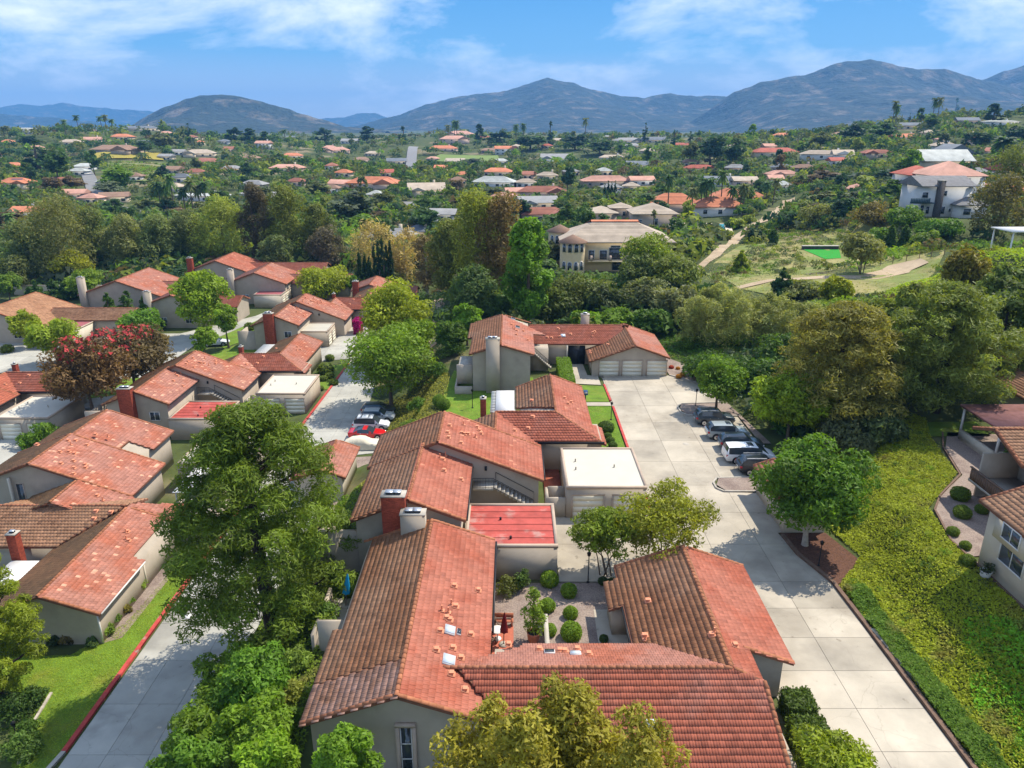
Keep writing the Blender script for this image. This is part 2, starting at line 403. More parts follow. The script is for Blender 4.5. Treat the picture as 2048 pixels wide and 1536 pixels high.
GX = spaced(-100, 84, 1.25, -11000, 11000, 1.075); GY = spaced(12, 150, 1.25, -60, 10500, 1.03)
gx, gy = np.meshgrid(GX, GY); GZ = gz_exact(gx, gy)
def gz(X, Y):
    X = np.asarray(X, float); Y = np.asarray(Y, float)
    i = np.clip(np.searchsorted(GX, X) - 1, 0, len(GX) - 2); j = np.clip(np.searchsorted(GY, Y) - 1, 0, len(GY) - 2)
    a = np.clip((X - GX[i]) / (GX[i + 1] - GX[i]), 0, 1); b = np.clip((Y - GY[j]) / (GY[j + 1] - GY[j]), 0, 1)
    return GZ[j, i] * (1 - a) * (1 - b) + GZ[j, i + 1] * a * (1 - b) + GZ[j + 1, i] * (1 - a) * b + GZ[j + 1, i + 1] * a * b
YS = np.geomspace(14, 2600, 1500)
def hit(px, py):
    """the place on the ground that the photo point shows"""
    u = (px - 1024) / FPX; v = (py - 768) / FPX; k = YS / (C_ - v * S_)
    X = k * u; Z = CAM_H - k * (S_ + v * C_); below = Z < gz(X, YS)
    i = int(np.argmax(below)) if below.any() else len(YS) - 1
    if i == 0: i = 1
    d0 = Z[i - 1] - float(gz(X[i - 1], YS[i - 1])); d1 = Z[i] - float(gz(X[i], YS[i])); t = d0 / (d0 - d1 + 1e-9)
    Yh = YS[i - 1] + (YS[i] - YS[i - 1]) * min(max(t, 0), 1); Xh, _, _ = at_Y(px, py, Yh)
    return (Xh, Yh, float(gz(Xh, Yh)))

M['ground'] = mat('hillside_ground', (0.066, 0.085, 0.022), 0.95, 0.35, 0.35, 0.08, 1.5, c2=(0.22, 0.175, 0.10), mixscale=0.035, mixlo=0.53, mixhi=0.65)
ny, nx = GZ.shape
idx = np.arange(nx * ny).reshape(ny, nx)
F = np.stack([idx[:-1, :-1], idx[:-1, 1:], idx[1:, 1:], idx[1:, :-1]], -1).reshape(-1, 4)
mb = MB().add(np.stack([gx, gy, GZ - 0.07], -1).reshape(-1, 3), F)
struct('ground', mb, M['ground'], 'hilly ground of dry soil and low green growth', smooth=True)

# ================================================================ mountains
M['mount'] = mat('chaparral_hillside', (0.030, 0.042, 0.030), 0.95, 0.55, 0.05, 34.0, 0.012, c2=(0.15, 0.125, 0.09), mixscale=0.010, mixlo=0.52, mixhi=0.68)
def fbm(x, y, seed, octs=5):
    r = np.random.default_rng(seed); out = np.zeros_like(x); a = 1.0; f = 1.0
    for o in range(octs):
        for _ in range(3):
            th = r.uniform(0, math.pi); ph = r.uniform(0, 6.28)
            out += a * np.sin((x * math.cos(th) + y * math.sin(th)) * f + ph + 1.4 * np.sin((x * math.sin(th) - y * math.cos(th)) * f * 0.7 + ph * 2))
        a *= 0.5; f *= 2.1
    return out / 4
def mountain(name, prof, D, front, back, amp, seed, label):
    """prof: skyline points of the photo; the crest stands at distance D"""
    pts = [at_Y(x, y, D) for x, y in prof]
    xs = np.array([p[0] for p in pts]); zs = np.array([p[2] for p in pts])
    X = np.linspace(xs[0], xs[-1], 300); T = np.concatenate([np.linspace(-1, 0, 42)[:-1], np.linspace(0, 1, 9)])
    xx, tt = np.meshgrid(X, T)
    crest = np.interp(xx, xs, zs)
    prof_t = np.where(tt < 0, np.clip(1 + tt, 0, 1) ** 1.15, 1 - tt)
    yy = D + np.where(tt < 0, tt * front, tt * back)
    n = fbm(xx / 420, yy / 420, seed, 6); spur = np.abs(fbm(xx / 700 + 5, yy / 1500, seed + 1, 3))
    mid = np.clip(1 - np.abs(tt), 0, 1) * np.clip(np.abs(tt) * 5, 0, 1)
    jag = np.abs(fbm(xx / 95, yy / 95, seed + 2, 4)) * 16.0 - 5
    z = -12 + (crest + 12) * prof_t + mid * (amp * n - amp * 3.6 * spur) + jag * np.clip(prof_t * 3, 0, 1)
    z = np.maximum(z, -14)
    i = np.arange(xx.size).reshape(xx.shape)
    F = np.stack([i[:-1, :-1], i[:-1, 1:], i[1:, 1:], i[1:, :-1]], -1).reshape(-1, 4)
    o = struct(name, MB().add(np.stack([xx, yy, z], -1).reshape(-1, 3), F), M['mount'], label, smooth=True)
    return o
mountain('mountain', [(250, 262), (285, 240), (330, 218), (370, 200), (400, 189), (440, 187), (480, 192), (530, 205), (580, 218), (630, 236), (700, 255), (790, 268)], 3300, 1000, 900, 42, 3, 'rounded brown hill under the sky in front of the pale range')
mountain('mountain', [(640, 272), (740, 243), (800, 228), (850, 208), (900, 197), (945, 188), (1000, 184), (1040, 172), (1075, 160), (1095, 154), (1120, 161), (1150, 166), (1185, 180), (1240, 194), (1290, 195), (1340, 187), (1400, 192), (1450, 194), (1500, 215), (1600, 250)], 5200, 1700, 1500, 60, 11, 'wide grey-blue mountain with a pointed crest in the middle of the skyline')
mountain('mountain', [(1330, 268), (1370, 250), (1420, 222), (1470, 183), (1520, 165), (1560, 158), (1610, 150), (1660, 130), (1690, 124), (1740, 118), (1775, 126), (1830, 138), (1890, 136), (1930, 150), (1985, 164), (2048, 178), (2200, 200)], 4300, 1500, 1500, 60, 23, 'tall dark blue mountain with a rocky summit above the hillside villas')
mountain('mountain', [(1880, 190), (1960, 164), (2005, 145), (2048, 130), (2120, 118), (2300, 150)], 4900, 1500, 1500, 40, 31, 'hazy slope rising at the very edge behind the tall mountain')
mountain('mountain', [(-150, 225), (0, 215), (40, 207), (80, 211), (130, 206), (170, 213), (230, 218), (300, 222), (380, 232), (480, 250)], 9500, 1500, 600, 40, 41, 'palest far range low on the skyline')
mountain('mountain', [(-150, 222), (0, 227), (60, 232), (120, 237), (200, 246), (280, 256)], 6000, 1200, 800, 30, 47, 'low hazy ridge below the palest far range')
mountain('mountain', [(600, 248), (650, 236), (690, 234), (715, 226), (750, 228), (790, 238), (900, 246)], 9000, 1200, 600, 30, 53, 'tiny blue knoll in the gap between the two hills')
mountain('mountain', [(1300, 232), (1345, 226), (1420, 228), (1480, 240), (1540, 252)], 8800, 1200, 600, 30, 59, 'pale spur seen through the gap beside the tall mountain')

# ================================================================ paved and planted ground
def slabs(name, poly, xs, ys, z, m, label, gap=0.014):
    base = MB().poly([(p[0], p[1], z - 0.03) for p in poly])
    root = struct(name, base, M['joint'], label)
    for i in range(len(xs) - 1):
        for j in range(len(ys) - 1):
            q = clip_rect(poly, xs[i] + gap, xs[i + 1] - gap, ys[j] + gap, ys[j + 1] - gap)
            if len(q) < 3 or abs(area(q)) < 0.6: continue
            MB().prism(q, z - 0.06, z, 0, (1.0 if name == 'driveway' and 28 < ys[j] < 37 else random.choice((0.3, 0.45, 0.5, 0.55, 0.8)))).build('concrete_slab', m, root)
    return root
DRIVE = [(18.3, 6), (24.3, 6), (24.1, 30), (23.75, 42), (23.6, 46.9), (22.4, 50.6), (22.1, 54), (22.6, 54), (22.6, 61), (19.6, 61.2), (19.0, 62.5), (19.6, 64),
         (26.2, 64.2), (26.2, 79.8), (20.3, 80.2), (19.8, 82), (20.3, 84), (25.6, 84.5), (25, 91), (21.2, 94.9), (11.6, 94.9), (12.1, 93.6), (12.1, 57), (3.5, 57), (3.5, 46.9), (15.7, 46.9), (15.7, 35), (17.4, 35), (17.4, 6)]
slabs('driveway', DRIVE, [3.4, 8, 12.3, 16, 20, 26.3], list(np.arange(6, 46, 3.15)) + list(np.arange(47, 97, 5.2)) + [97], 0.0, M['concrete'], 'pale concrete driveway running past the garages')
LANE = [(-28.6, 6), (-20.4, 6), (-20.4, 82), (-16.6, 83), (-16.6, 97.5), (-20.6, 99), (-22, 122), (-27.6, 122), (-28.2, 70)]
slabs('lane', LANE, [-28.7, -25.9, -23.1, -20.3, -16], list(np.arange(6, 124, 4.4)), -6.0, M['lane'], 'grey concrete lane with a red painted kerb')
slabs('court', [(-72, 60), (-55, 60), (-54.5, 100), (-58, 118), (-58, 132), (-47, 150), (-41, 178), (-47, 178), (-54, 152), (-64, 138), (-96, 138), (-96, 116), (-70, 112)], [-96, -84, -72, -63, -54, -44, -36], list(np.arange(60, 182, 9)), -6.0, M['lane'], 'pale concrete lane and turning court behind the terracotta houses')
slabs('court', [(-38, 118), (-27.6, 122), (-22, 122), (-23, 146), (-37, 146)], [-38, -33, -28, -22], [118, 125, 132, 139, 147], -6.0, M['lane'], 'concrete court at the top of the lane beside the bougainvillea')
def sheet(name, poly, z, m, label, dz=0.012):
    return struct(name, MB().poly([(p[0], p[1], z + dz) for p in poly]), m, label)
def px(pts, z=0.0): return [P(x, y, z)[:2] for x, y in pts]
sheet('lawn', [(-28.8, 34), (-28.6, 47), (-28.4, 60), (-30.5, 60), (-31.2, 50), (-33.5, 46.2), (-38.8, 46), (-37, 42.5), (-33, 42.2), (-32.4, 38.5), (-31.5, 36), (-29.6, 34)], -6.0, M['lawn'], 'mown yellow-green lawn beside the red kerb')
sheet('lawn', [(-7, 70), (-1.9, 70), (-1.9, 86), (2.8, 87), (2.8, 94), (-8, 97), (-8.6, 88)], 0.0, M['lawn'], 'small mown lawn under the stucco chimney wall')
sheet('lawn', [(8.5, 71), (11.9, 70), (11.9, 83.2), (8.5, 83.2)], 0.0, M['lawn'], 'mown grass strip along the red kerb of the driveway')
sheet('lawn', [(5.5, 84.8), (11.9, 84.8), (11.9, 90.5), (8.2, 91), (5.5, 92)], 0.0, M['lawn'], 'grass patch beside the clipped box hedge')
sheet('path', [(8, 83.4), (12.0, 83.4), (12.0, 84.6), (8, 84.6)], 0.0, M['concrete'], 'short concrete path across the grass strip')
sheet('path', [(8.4, 91.5), (11.6, 91), (11.6, 94.5), (10.2, 95), (10.0, 100.5), (8.0, 100.5)], 0.0, M['concrete'], 'concrete path to the dark front door')
sheet('lawn', [(-54, 112), (-39.5, 112), (-41, 120), (-40, 132), (-47, 138), (-53, 124)], -6.0, M['lawn'], 'bright lawn in front of the white pergola roof')
sheet('lawn', [(-27.8, 106), (-31.8, 106), (-31.8, 117), (-27.8, 119)], -6.0, M['lawn'], 'bright lawn beside the upper end of the lane')
sheet('lawn', [(-56, 134), (-52, 128), (-44, 148), (-52, 150)], -6.0, M['lawn'], 'green verge across the street from the brick chimney')
sheet('lawn', [(-66, 100), (-58, 104), (-57, 112), (-66, 110)], -6.0, M['lawn'], 'half-round grass island at the turning court')
sheet('lawn', [(q[0] * KR, q[1] * KR) for q in ((36.5, 62.5), (44, 62.6), (45, 67.5), (39, 66.6))], 3.0, M['lawn'], 'sliver of green lawn by the upper gravel walk')
sheet('gravel', [(22.6, 61.2), (19.8, 61.3), (19.2, 62.5), (19.8, 63.9), (25.9, 64.0), (25.9, 61.2)], 0.0, M['gravel'], 'pink gravel island at the end of the parking row', 0.10)
sheet('gravel', [(20.4, 80.4), (20.0, 82), (20.4, 83.8), (26.2, 84.2), (27.5, 72), (26.4, 72), (26.3, 80)], 0.0, M['gravel'], 'pink gravel island with a young tree behind the parked cars', 0.10)
sheet('gravel', [(21.3, 95), (25, 91.2), (26.5, 96), (22.5, 103), (21.3, 103)], 0.0, M['gravel'], 'gravel bed with orange shrubs beside the triple garage', 0.05)
sheet('gravel', [(-1.3, 36.2), (9.2, 36.2), (9.2, 43.8), (15.7, 44.8), (15.7, 46.8), (-1.3, 46.8)], 0.0, M['gravel'], 'pink gravel garden between the tiled roofs')
sheet('path', [(5.6, 36.2), (8.2, 36.2), (8.2, 43.6), (5.7, 43.6)], 0.0, M['concrete'], 'stained concrete garden path to the courtyard', 0.03)
sheet('patio', [(-1.3, 38.7), (0.1, 38.7), (0.1, 41.8), (-1.3, 41.8)], 0.0, M['brickpave'], 'small terracotta paved patio', 0.03)
sheet('gravel', [(q[0] * KR, q[1] * KR) for q in ((30.4, 30), (30.4, 43), (30.2, 44.5), (31.5, 48.8), (33.0, 51), (36.8, 54.6), (38.4, 60), (40.5, 63.5), (45, 63), (41, 54), (36.5, 49), (34.5, 43), (30.45, 42.5))], 3.0, M['gravel'], 'grey gravel walk with clipped bushes above the bank')
sheet('mulch', [(23.7, 46.9), (22.5, 50.6), (22.2, 53.9), (26, 53.9), (27, 50), (25.2, 45.6)], 0.0, M['mulch'], 'dark bark mulch bed under the round tree', 0.05)
sheet('gravel', [(-20.2, 66), (-14.5, 66), (-14, 78), (-16.4, 82), (-20.2, 81.5)], -6.0, M['gravel'], 'bare gravel strip below the covered car', 0.02)
# trails and roads further out follow the ground
def ribbon(name, pts, widths, m, label, lift=0.08, step=6.0):
    L = []; W = []
    for i in range(len(pts) - 1):
        a, b = pts[i], pts[i + 1]; n = max(1, int(math.dist(a[:2], b[:2]) / step))
        for k in range(n): t = k / n; L.append((a[0] + (b[0] - a[0]) * t, a[1] + (b[1] - a[1]) * t)); W.append(widths[i] + (widths[i + 1] - widths[i]) * t)
    L.append(pts[-1][:2]); W.append(widths[-1]); V = []; NW = 5
    for i, p in enumerate(L):
        a, b = L[max(i - 1, 0)], L[min(i + 1, len(L) - 1)]; d = math.hypot(b[0] - a[0], b[1] - a[1]) or 1; nx_, ny_ = -(b[1] - a[1]) / d, (b[0] - a[0]) / d
        for k in range(NW):
            o = (k / (NW - 1) - 0.5) * W[i] * (1 + (0.16 * math.sin(i * 1.9 + k) + 0.12 * math.sin(i * 4.3 + 2 * k) if 'dirt' in label else 0)); x, y = p[0] + nx_ * o, p[1] + ny_ * o; V.append((x, y, float(gz(x, y)) + lift))
    F = [(i * NW + k + 1, i * NW + k, (i + 1) * NW + k, (i + 1) * NW + k + 1) for i in range(len(L) - 1) for k in range(NW - 1)]
    return struct(name, MB().add(V, F), m, label)
TRAIL = [hit(1385, 548), hit(1430, 512), hit(1480, 470), hit(1530, 440), hit(1578, 400)]
ribbon('trail', TRAIL, [2.6, 2.8, 3.2, 3.6, 4.5], M['dirt'], 'pale dirt trail running up the hillside', 0.15)
TRACK = [hit(1470, 578), hit(1540, 562), hit(1640, 556), hit(1740, 556), hit(1800, 538), hit(1850, 522)]
ribbon('dirt_track', TRACK, [2.2, 2.8, 3.2, 4.5, 6, 4], M['dirt'], 'bare dirt track below the green slope', 0.15, 3)
ROAD = [at_Y(812, 372, 640), at_Y(818, 345, 690), at_Y(823, 318, 755), at_Y(828, 290, 835)]
ribbon('road', ROAD, [10, 10, 10, 10], paint('far_road', (0.24, 0.235, 0.235), 0.95), 'straight pale road climbing the far hill', 1.2)
ROAD2 = [hit(165, 330), hit(190, 385), hit(225, 415), hit(290, 432)]
ribbon('road', ROAD2, [7, 7, 8, 9], M['asphalt'], 'grey street winding down past the dark trees', 0.6)
ROAD3 = [hit(300, 432), hit(380, 436), hit(470, 425)]
ribbon('road', ROAD3, [7, 7, 7], M['asphalt'], 'grey cross street beyond the eucalyptus', 0.6)
ribbon('dirt_path', [hit(858, 700), hit(880, 640), hit(872, 600)], [2.4, 2.6, 2.6], M['dirt'], 'shaded dirt path behind the pale green trees', 0.12, 2)
def patch(name, pts, m, label, lift=0.4):
    h = [hit(x, y) for x, y in pts]; c = np.mean(h, 0)
    V = [(c[0], c[1], float(gz(c[0], c[1])) + lift)]; n = len(h); 
    RG = (0.2, 0.4, 0.6, 0.8, 1.0)
    for r_ in RG:
        for i in range(n):
            for k in range(8):
                a, b = h[i], h[(i + 1) % n]; x = a[0] + (b[0] - a[0]) * k / 8; y = a[1] + (b[1] - a[1]) * k / 8
                x = c[0] + (x - c[0]) * r_; y = c[1] + (y - c[1]) * r_; V.append((x, y, float(gz(x, y)) + lift))
    N = n * 8; F = [(1 + r_ * N + k, 1 + r_ * N + (k + 1) % N, 1 + (r_ + 1) * N + (k + 1) % N, 1 + (r_ + 1) * N + k) for r_ in range(4) for k in range(N)]
    mb = MB().add(V, F); mb.add(V[:N + 1], [(0, 1 + k, 1 + (k + 1) % N) for k in range(N)])
    return struct(name, mb, m, label)
patch('field', [(178, 322), (328, 322), (322, 306), (190, 308)], paint('dry_yellow_grass', (0.33, 0.27, 0.05), 0.95), 'flat dry yellow field among the far trees', 0.8)
patch('orchard_field', [(205, 362), (330, 366), (345, 328), (215, 325)], paint('orchard_grass', (0.16, 0.19, 0.06), 0.95, c2=(0.26, 0.22, 0.12), mixscale=0.08), 'sloping field with rows of orchard bushes', 0.6)
patch('lawn', [(862, 322), (1000, 326), (996, 312), (880, 310)], paint('far_lawn', (0.17, 0.23, 0.06), 0.95), 'green lawn in front of the far pink villas', 0.8)
patch('dry_field', [(1410, 548), (1480, 578), (1600, 598), (1760, 588), (1850, 560), (1890, 505), (1840, 460), (1720, 445), (1590, 440), (1530, 465)], paint('dry_hillside_grass', (0.29, 0.25, 0.10), 0.95, var=0.3, scale=0.3, c2=(0.17, 0.20, 0.05), mixscale=0.09, mixlo=0.42, mixhi=0.58), 'dry grassy hillside between the trail and the track', 0.06)
patch('vineyard', [(845, 432), (905, 425), (900, 415), (850, 420)], paint('vine_green', (0.17, 0.27, 0.04), 0.95), 'bright green plot beside the grey roofed houses', 0.5)
patch('court', [(775, 428), (850, 425), (890, 408), (800, 405)], M['asphalt'], 'wide paved forecourt among the far trees', 0.5)

# ---------------------------------------------------------------- kerbs and edgings
def kerb(name, pts, z, wd, h, m, label, parent=None):
    mb = MB()
    for i in range(len(pts) - 1):
        a, b = Vector(pts[i][:2]), Vector(pts[i + 1][:2]); d = (b - a).normalized(); n = Vector((-d.y, d.x)) * wd / 2
        za = pts[i][2] if len(pts[i]) > 2 else z; zb = pts[i + 1][2] if len(pts[i + 1]) > 2 else z
        q = [a - n, b - n, b + n, a + n]; mb.prism([(p.x, p.y) for p in q], [za - 0.1, zb - 0.1, zb - 0.1, za - 0.1], [za + h, zb + h, zb + h, za + h])
    return struct(name, mb, m, label)
kerb('kerb', [(-28.75, 37), (-28.7, 47), (-28.6, 60), (-28.3, 72)], -6.0, 0.32, 0.13, M['redkerb'], 'red painted kerb between lawn and lane')
kerb('kerb', [(-28.3, 84), (-27.8, 105), (-27.6, 119)], -6.0, 0.32, 0.13, M['redkerb'], 'red painted kerb at the upper end of the lane')
kerb('kerb', [(-29.6, 30), (-29.2, 34), (-28.75, 37)], -6.0, 0.3, 0.12, M['kerb'], 'plain concrete kerb curving at the near end of the lane')
kerb('kerb', [(12.15, 57.3), (12.15, 83)], 0, 0.25, 0.13, M['redkerb'], 'red painted kerb along the driveway grass strip')
kerb('kerb', [(12.1, 85), (12.0, 91)], 0, 0.25, 0.13, M['redkerb'], 'short red kerb beside the box hedge lawn')
kerb('kerb', [(17.45, 27), (17.45, 33.6)], 0, 0.25, 0.13, M['redkerb'], 'red kerb beside the brick planting bed')
kerb('kerb', [(19.6, 61.25), (19.05, 61.9), (19.05, 63), (19.6, 63.95), (22, 64.05)], 0, 0.16, 0.13, M['kerb'], 'rounded kerb of the lower gravel island')
kerb('kerb', [(22.6, 61.2), (19.6, 61.25)], 0, 0.16, 0.13, M['kerb'], 'straight kerb behind the lower gravel island')
kerb('kerb', [(26.2, 80.0), (20.4, 80.25), (19.9, 81.2), (19.9, 83), (20.5, 84.0), (25.6, 84.4)], 0, 0.16, 0.13, M['kerb'], 'rounded kerb of the island with the young tree')
kerb('kerb', [(21.3, 94.9), (24.9, 91.2), (25.6, 84.6)], 0, 0.18, 0.13, M['kerb'], 'kerb curving round the gravel bed by the triple garage')
kerb('timber_edging', [(24.45, 6), (24.3, 30), (23.95, 42), (23.75, 46.8), (22.55, 50.6), (22.3, 53.5)], 0, 0.28, 0.2, M['wood'], 'weathered timber edging along the foot of the green bank')
kerb('timber_edging', [(-32.6, 42.2, -6), (-32.2, 39.5, -6), (-31.6, 37.5, -6), (-31.0, 36, -6)], -6, 0.18, 0.14, M['palebark'], 'bent pale edging between lawn and shrub bed')
kerb('timber_edging', [(q[0] * KR, q[1] * KR, 3) for q in ((30.25, 36), (30.2, 44.5), (31.4, 48.8), (33, 51), (36.6, 54.6), (38.2, 60), (40, 63.4))], 3, 0.14, 0.12, M['wood'], 'thin timber edging of the upper gravel walk')

sheet('gravel', [(-31.75, 47.6), (-30.6, 48.2), (-30.4, 56), (-31.75, 58)], -6.0, M['gravel'], 'narrow gravel bed along the faded townhouse wall', 0.02)
sw = [hit(1745, 1262), hit(1800, 1325), hit(1862, 1395), hit(1920, 1460), hit(1992, 1540)]
kerb('drain_channel', [(q[0], q[1], q[2] + 0.12) for q in sw], 1.0, 0.32, 0.10, M['kerb'], 'thin concrete drain channel along the green bank')
# ================================================================ tiled roofs
FALL = {'E': ((0, 1), (-1, 0)), 'W': ((0, -1), (1, 0)), 'N': ((-1, 0), (0, -1)), 'S': ((1, 0), (0, 1))}
OFF = [0.0, 0.0, 0.0]
def profile(lod):
    k = (8, 4, 1)[lod]; u = np.linspace(0, 1, k + 1)
    if lod == 0: h = 0.024 * np.abs(np.sin(2 * np.pi * u)) ** 0.8
    elif lod == 1: h = 0.022 * np.sin(np.pi * u)
    else: h = np.zeros(2)
    return u, h
def tile_template(lod, w=0.30, ex=0.36):
    u, h = profile(lod); k = len(u) - 1; lip = (0.045, 0.045, 0.06)[lod]; g = (0.004, 0.006, 0.008)[lod]
    x = (u - 0.5) * (w - 2 * g)
    low = np.stack([x, np.zeros_like(x), lip + h], 1); up = np.stack([x, np.full_like(x, ex * 1.08), 0.006 + h * 0.9], 1); bot = np.stack([x, np.zeros_like(x) + 0.004, np.full_like(x, -0.01)], 1)
    V = np.concatenate([low, up, bot]); n = k + 1
    F = [(i, i + 1, n + i + 1, n + i) for i in range(k)] + [(2 * n + i, 2 * n + i + 1, i + 1, i) for i in range(k)]
    return V, np.array(F)
TT = [tile_template(l) for l in range(3)]
TILE_MESH = {}
def tile_meshes(m):
    if m.name not in TILE_MESH:
        TILE_MESH[m.name] = [MB().add(TT[0][0], TT[0][1], 0, t).mesh('roof_tile', m) for t in (0.2, 0.38, 0.5, 0.58, 0.66, 0.74)]
    return TILE_MESH[m.name]
def slope(parent, poly, fall, e, ze, p, m, lod=1, pick=0, light=0.0, th=0.16, stag=True):
    ox, oy, oz = OFF
    (ax, ay), (bx, by) = FALL[fall]
    L = math.sqrt(1 + p * p)
    def d_of(x, y): return (x - e) * bx if bx else (y - e) * by
    poly = [tuple(q) for q in poly]
    if area(poly) < 0: poly = poly[::-1]
    zt = [ze + p * d_of(*q) - 0.004 for q in poly]
    roof = MB().prism([(q[0] + ox, q[1] + oy) for q in poly], [z + oz - th for z in zt], [z + oz for z in zt]).build('roof', M['under'], parent)
    sd = [((q[1] * ay if bx else q[0] * ax), d_of(*q)) for q in poly]
    s0, s1 = min(q[0] for q in sd), max(q[0] for q in sd); d0, d1 = min(q[1] for q in sd), max(q[1] for q in sd)
    wt, ex = 0.30, 0.36 / L
    S, D = np.meshgrid(np.arange(s0 + wt / 2, s1, wt), np.arange(d0 + 0.0, d1 - 0.05, ex)); S = S.ravel(); D = D.ravel()
    if stag: S = S + np.where(np.round((D - d0) / ex).astype(int) % 2, wt / 2, 0.0)
    ins = pip(sd, S, D + ex * 0.5)
    S, D = S[ins], D[ins]; N = len(S)
    if N == 0: return roof
    Vt, Ft = TT[lod]
    a3 = np.array([ax, ay, 0.0]); b3 = np.array([bx, by, p]) / L; n3 = np.cross(a3, b3)
    if bx: O = np.stack([e + bx * D, ay * S, ze + p * D], 1)
    else: O = np.stack([ax * S, e + by * D, ze + p * D], 1)
    O = O + np.array([ox, oy, oz]) + n3 * rng.uniform(0, 0.012, N)[:, None]
    tn = rng.normal(0.5, 0.17, N); tn = np.clip(tn, 0.02, 0.77)
    if light: tn = np.where(rng.random(N) < light, rng.uniform(0.85, 1.0, N), tn)
    own = np.zeros(N, bool)
    if pick:
        q = [Q(*o) for o in O]; vis = np.array([-5 < a[0] < 2053 and a[1] < 1541 for a in q]); dep = np.array([a[2] for a in q]); dep[~vis] = 1e9
        for i in np.argsort(dep)[:pick]:
            own[i] = True
        ms = tile_meshes(m)
        for i in np.flatnonzero(own):
            o = bpy.data.objects.new('roof_tile', ms[min(5, int(abs(tn[i]) * 6.5))]); col.objects.link(o); o.parent = roof
            R3 = Matrix(((a3[0], b3[0], n3[0], O[i][0]), (a3[1], b3[1], n3[1], O[i][1]), (a3[2], b3[2], n3[2], O[i][2]), (0, 0, 0, 1)))
            o.matrix_basis = R3
    O, tn = O[~own], tn[~own]; N = len(O)
    W = Vt[:, :1] * a3 + Vt[:, 1:2] * b3 + Vt[:, 2:3] * n3
    V = (O[:, None, :] + W[None]).reshape(-1, 3); F = (Ft[None] + (np.arange(N) * len(Vt))[:, None, None]).reshape(-1, 4)
    t = MB().add(V, F, 0, np.repeat(tn, len(Ft))).build('roof_tiles', m, roof)
    t['kind'] = 'stuff'
    return roof
def cap_template(seg=6, r0=0.135, r1=0.115, L=0.46):
    V = []
    for x, r, dz in ((0, r0, 0.02), (L, r1, -0.01)):
        for k in range(seg + 1): th = math.pi * k / seg; V.append((x, r * math.cos(th), r * math.sin(th) * 0.85 + dz - 0.03))
    n = seg + 1; F = [(k, n + k, n + k + 1, k + 1) for k in range(seg)]
    V += [(0.0, v[1] * 0.8, v[2] * 0.8 - 0.01) for v in V[:n]]; F += [(2 * n + k, k, k + 1, 2 * n + k + 1) for k in range(seg)]
    return np.array(V), np.array(F)
CAPV, CAPF = cap_template()
CAP_MESH = None
def caps(parent, p0, p1, single=False, lift=0.05, name='ridge_cap'):
    global CAP_MESH
    a = Vector(p0) + Vector(OFF); b = Vector(p1) + Vector(OFF); a.z += lift; b.z += lift
    d = (b - a); n = max(1, int(d.length / 0.39)); d.normalize(); s = Vector((0, 0, 1)).cross(d).normalized(); u = d.cross(s)
    T = np.array([a + d * (0.39 * i) for i in range(n)]); B = np.array([d, s, u])
    if single:
        if CAP_MESH is None: CAP_MESH = [MB().add(CAPV, CAPF, 0, t).mesh('ridge_cap', M['cap']) for t in (0.25, 0.45, 0.6, 0.8)]
        for i in range(n):
            o = bpy.data.objects.new(name, CAP_MESH[rng.integers(4)]); col.objects.link(o); attach(o, parent)
            o.matrix_basis = Matrix(((d.x, s.x, u.x, T[i][0]), (d.y, s.y, u.y, T[i][1]), (d.z, s.z, u.z, T[i][2]), (0, 0, 0, 1)))
        return
    V = (T[:, None] + (CAPV @ B)[None]).reshape(-1, 3); F = (CAPF[None] + (np.arange(n) * len(CAPV))[:, None, None]).reshape(-1, 4)
    o = MB().add(V, F, 0, np.repeat(rng.uniform(0.1, 0.9, n), len(CAPF))).build('ridge_caps', M['cap'], parent); o['kind'] = 'stuff'
def wall(parent, pts, y0, y1, axis, m, name='wall'):
    """upright profile (across, z) carried along the ridge axis"""
    ox, oy, oz = OFF; n = len(pts)
    A = [((q[0] + ox, y0 + oy, q[1] + oz) if axis == 'y' else (y0 + ox, q[0] + oy, q[1] + oz)) for q in pts]
    B = [((q[0] + ox, y1 + oy, q[1] + oz) if axis == 'y' else (y1 + ox, q[0] + oy, q[1] + oz)) for q in pts]
    mb = MB(); f = list(range(n)); flip = axis == 'y'
    mb.add(A, [f if flip else f[::-1]]); mb.add(B, [f[::-1] if flip else f])
    mb.add(A + B, [((i, n + i, n + (i + 1) % n, (i + 1) % n) if flip else (i, (i + 1) % n, n + (i + 1) % n, n + i)) for i in range(n)])
    return mb.build(name, m, parent)
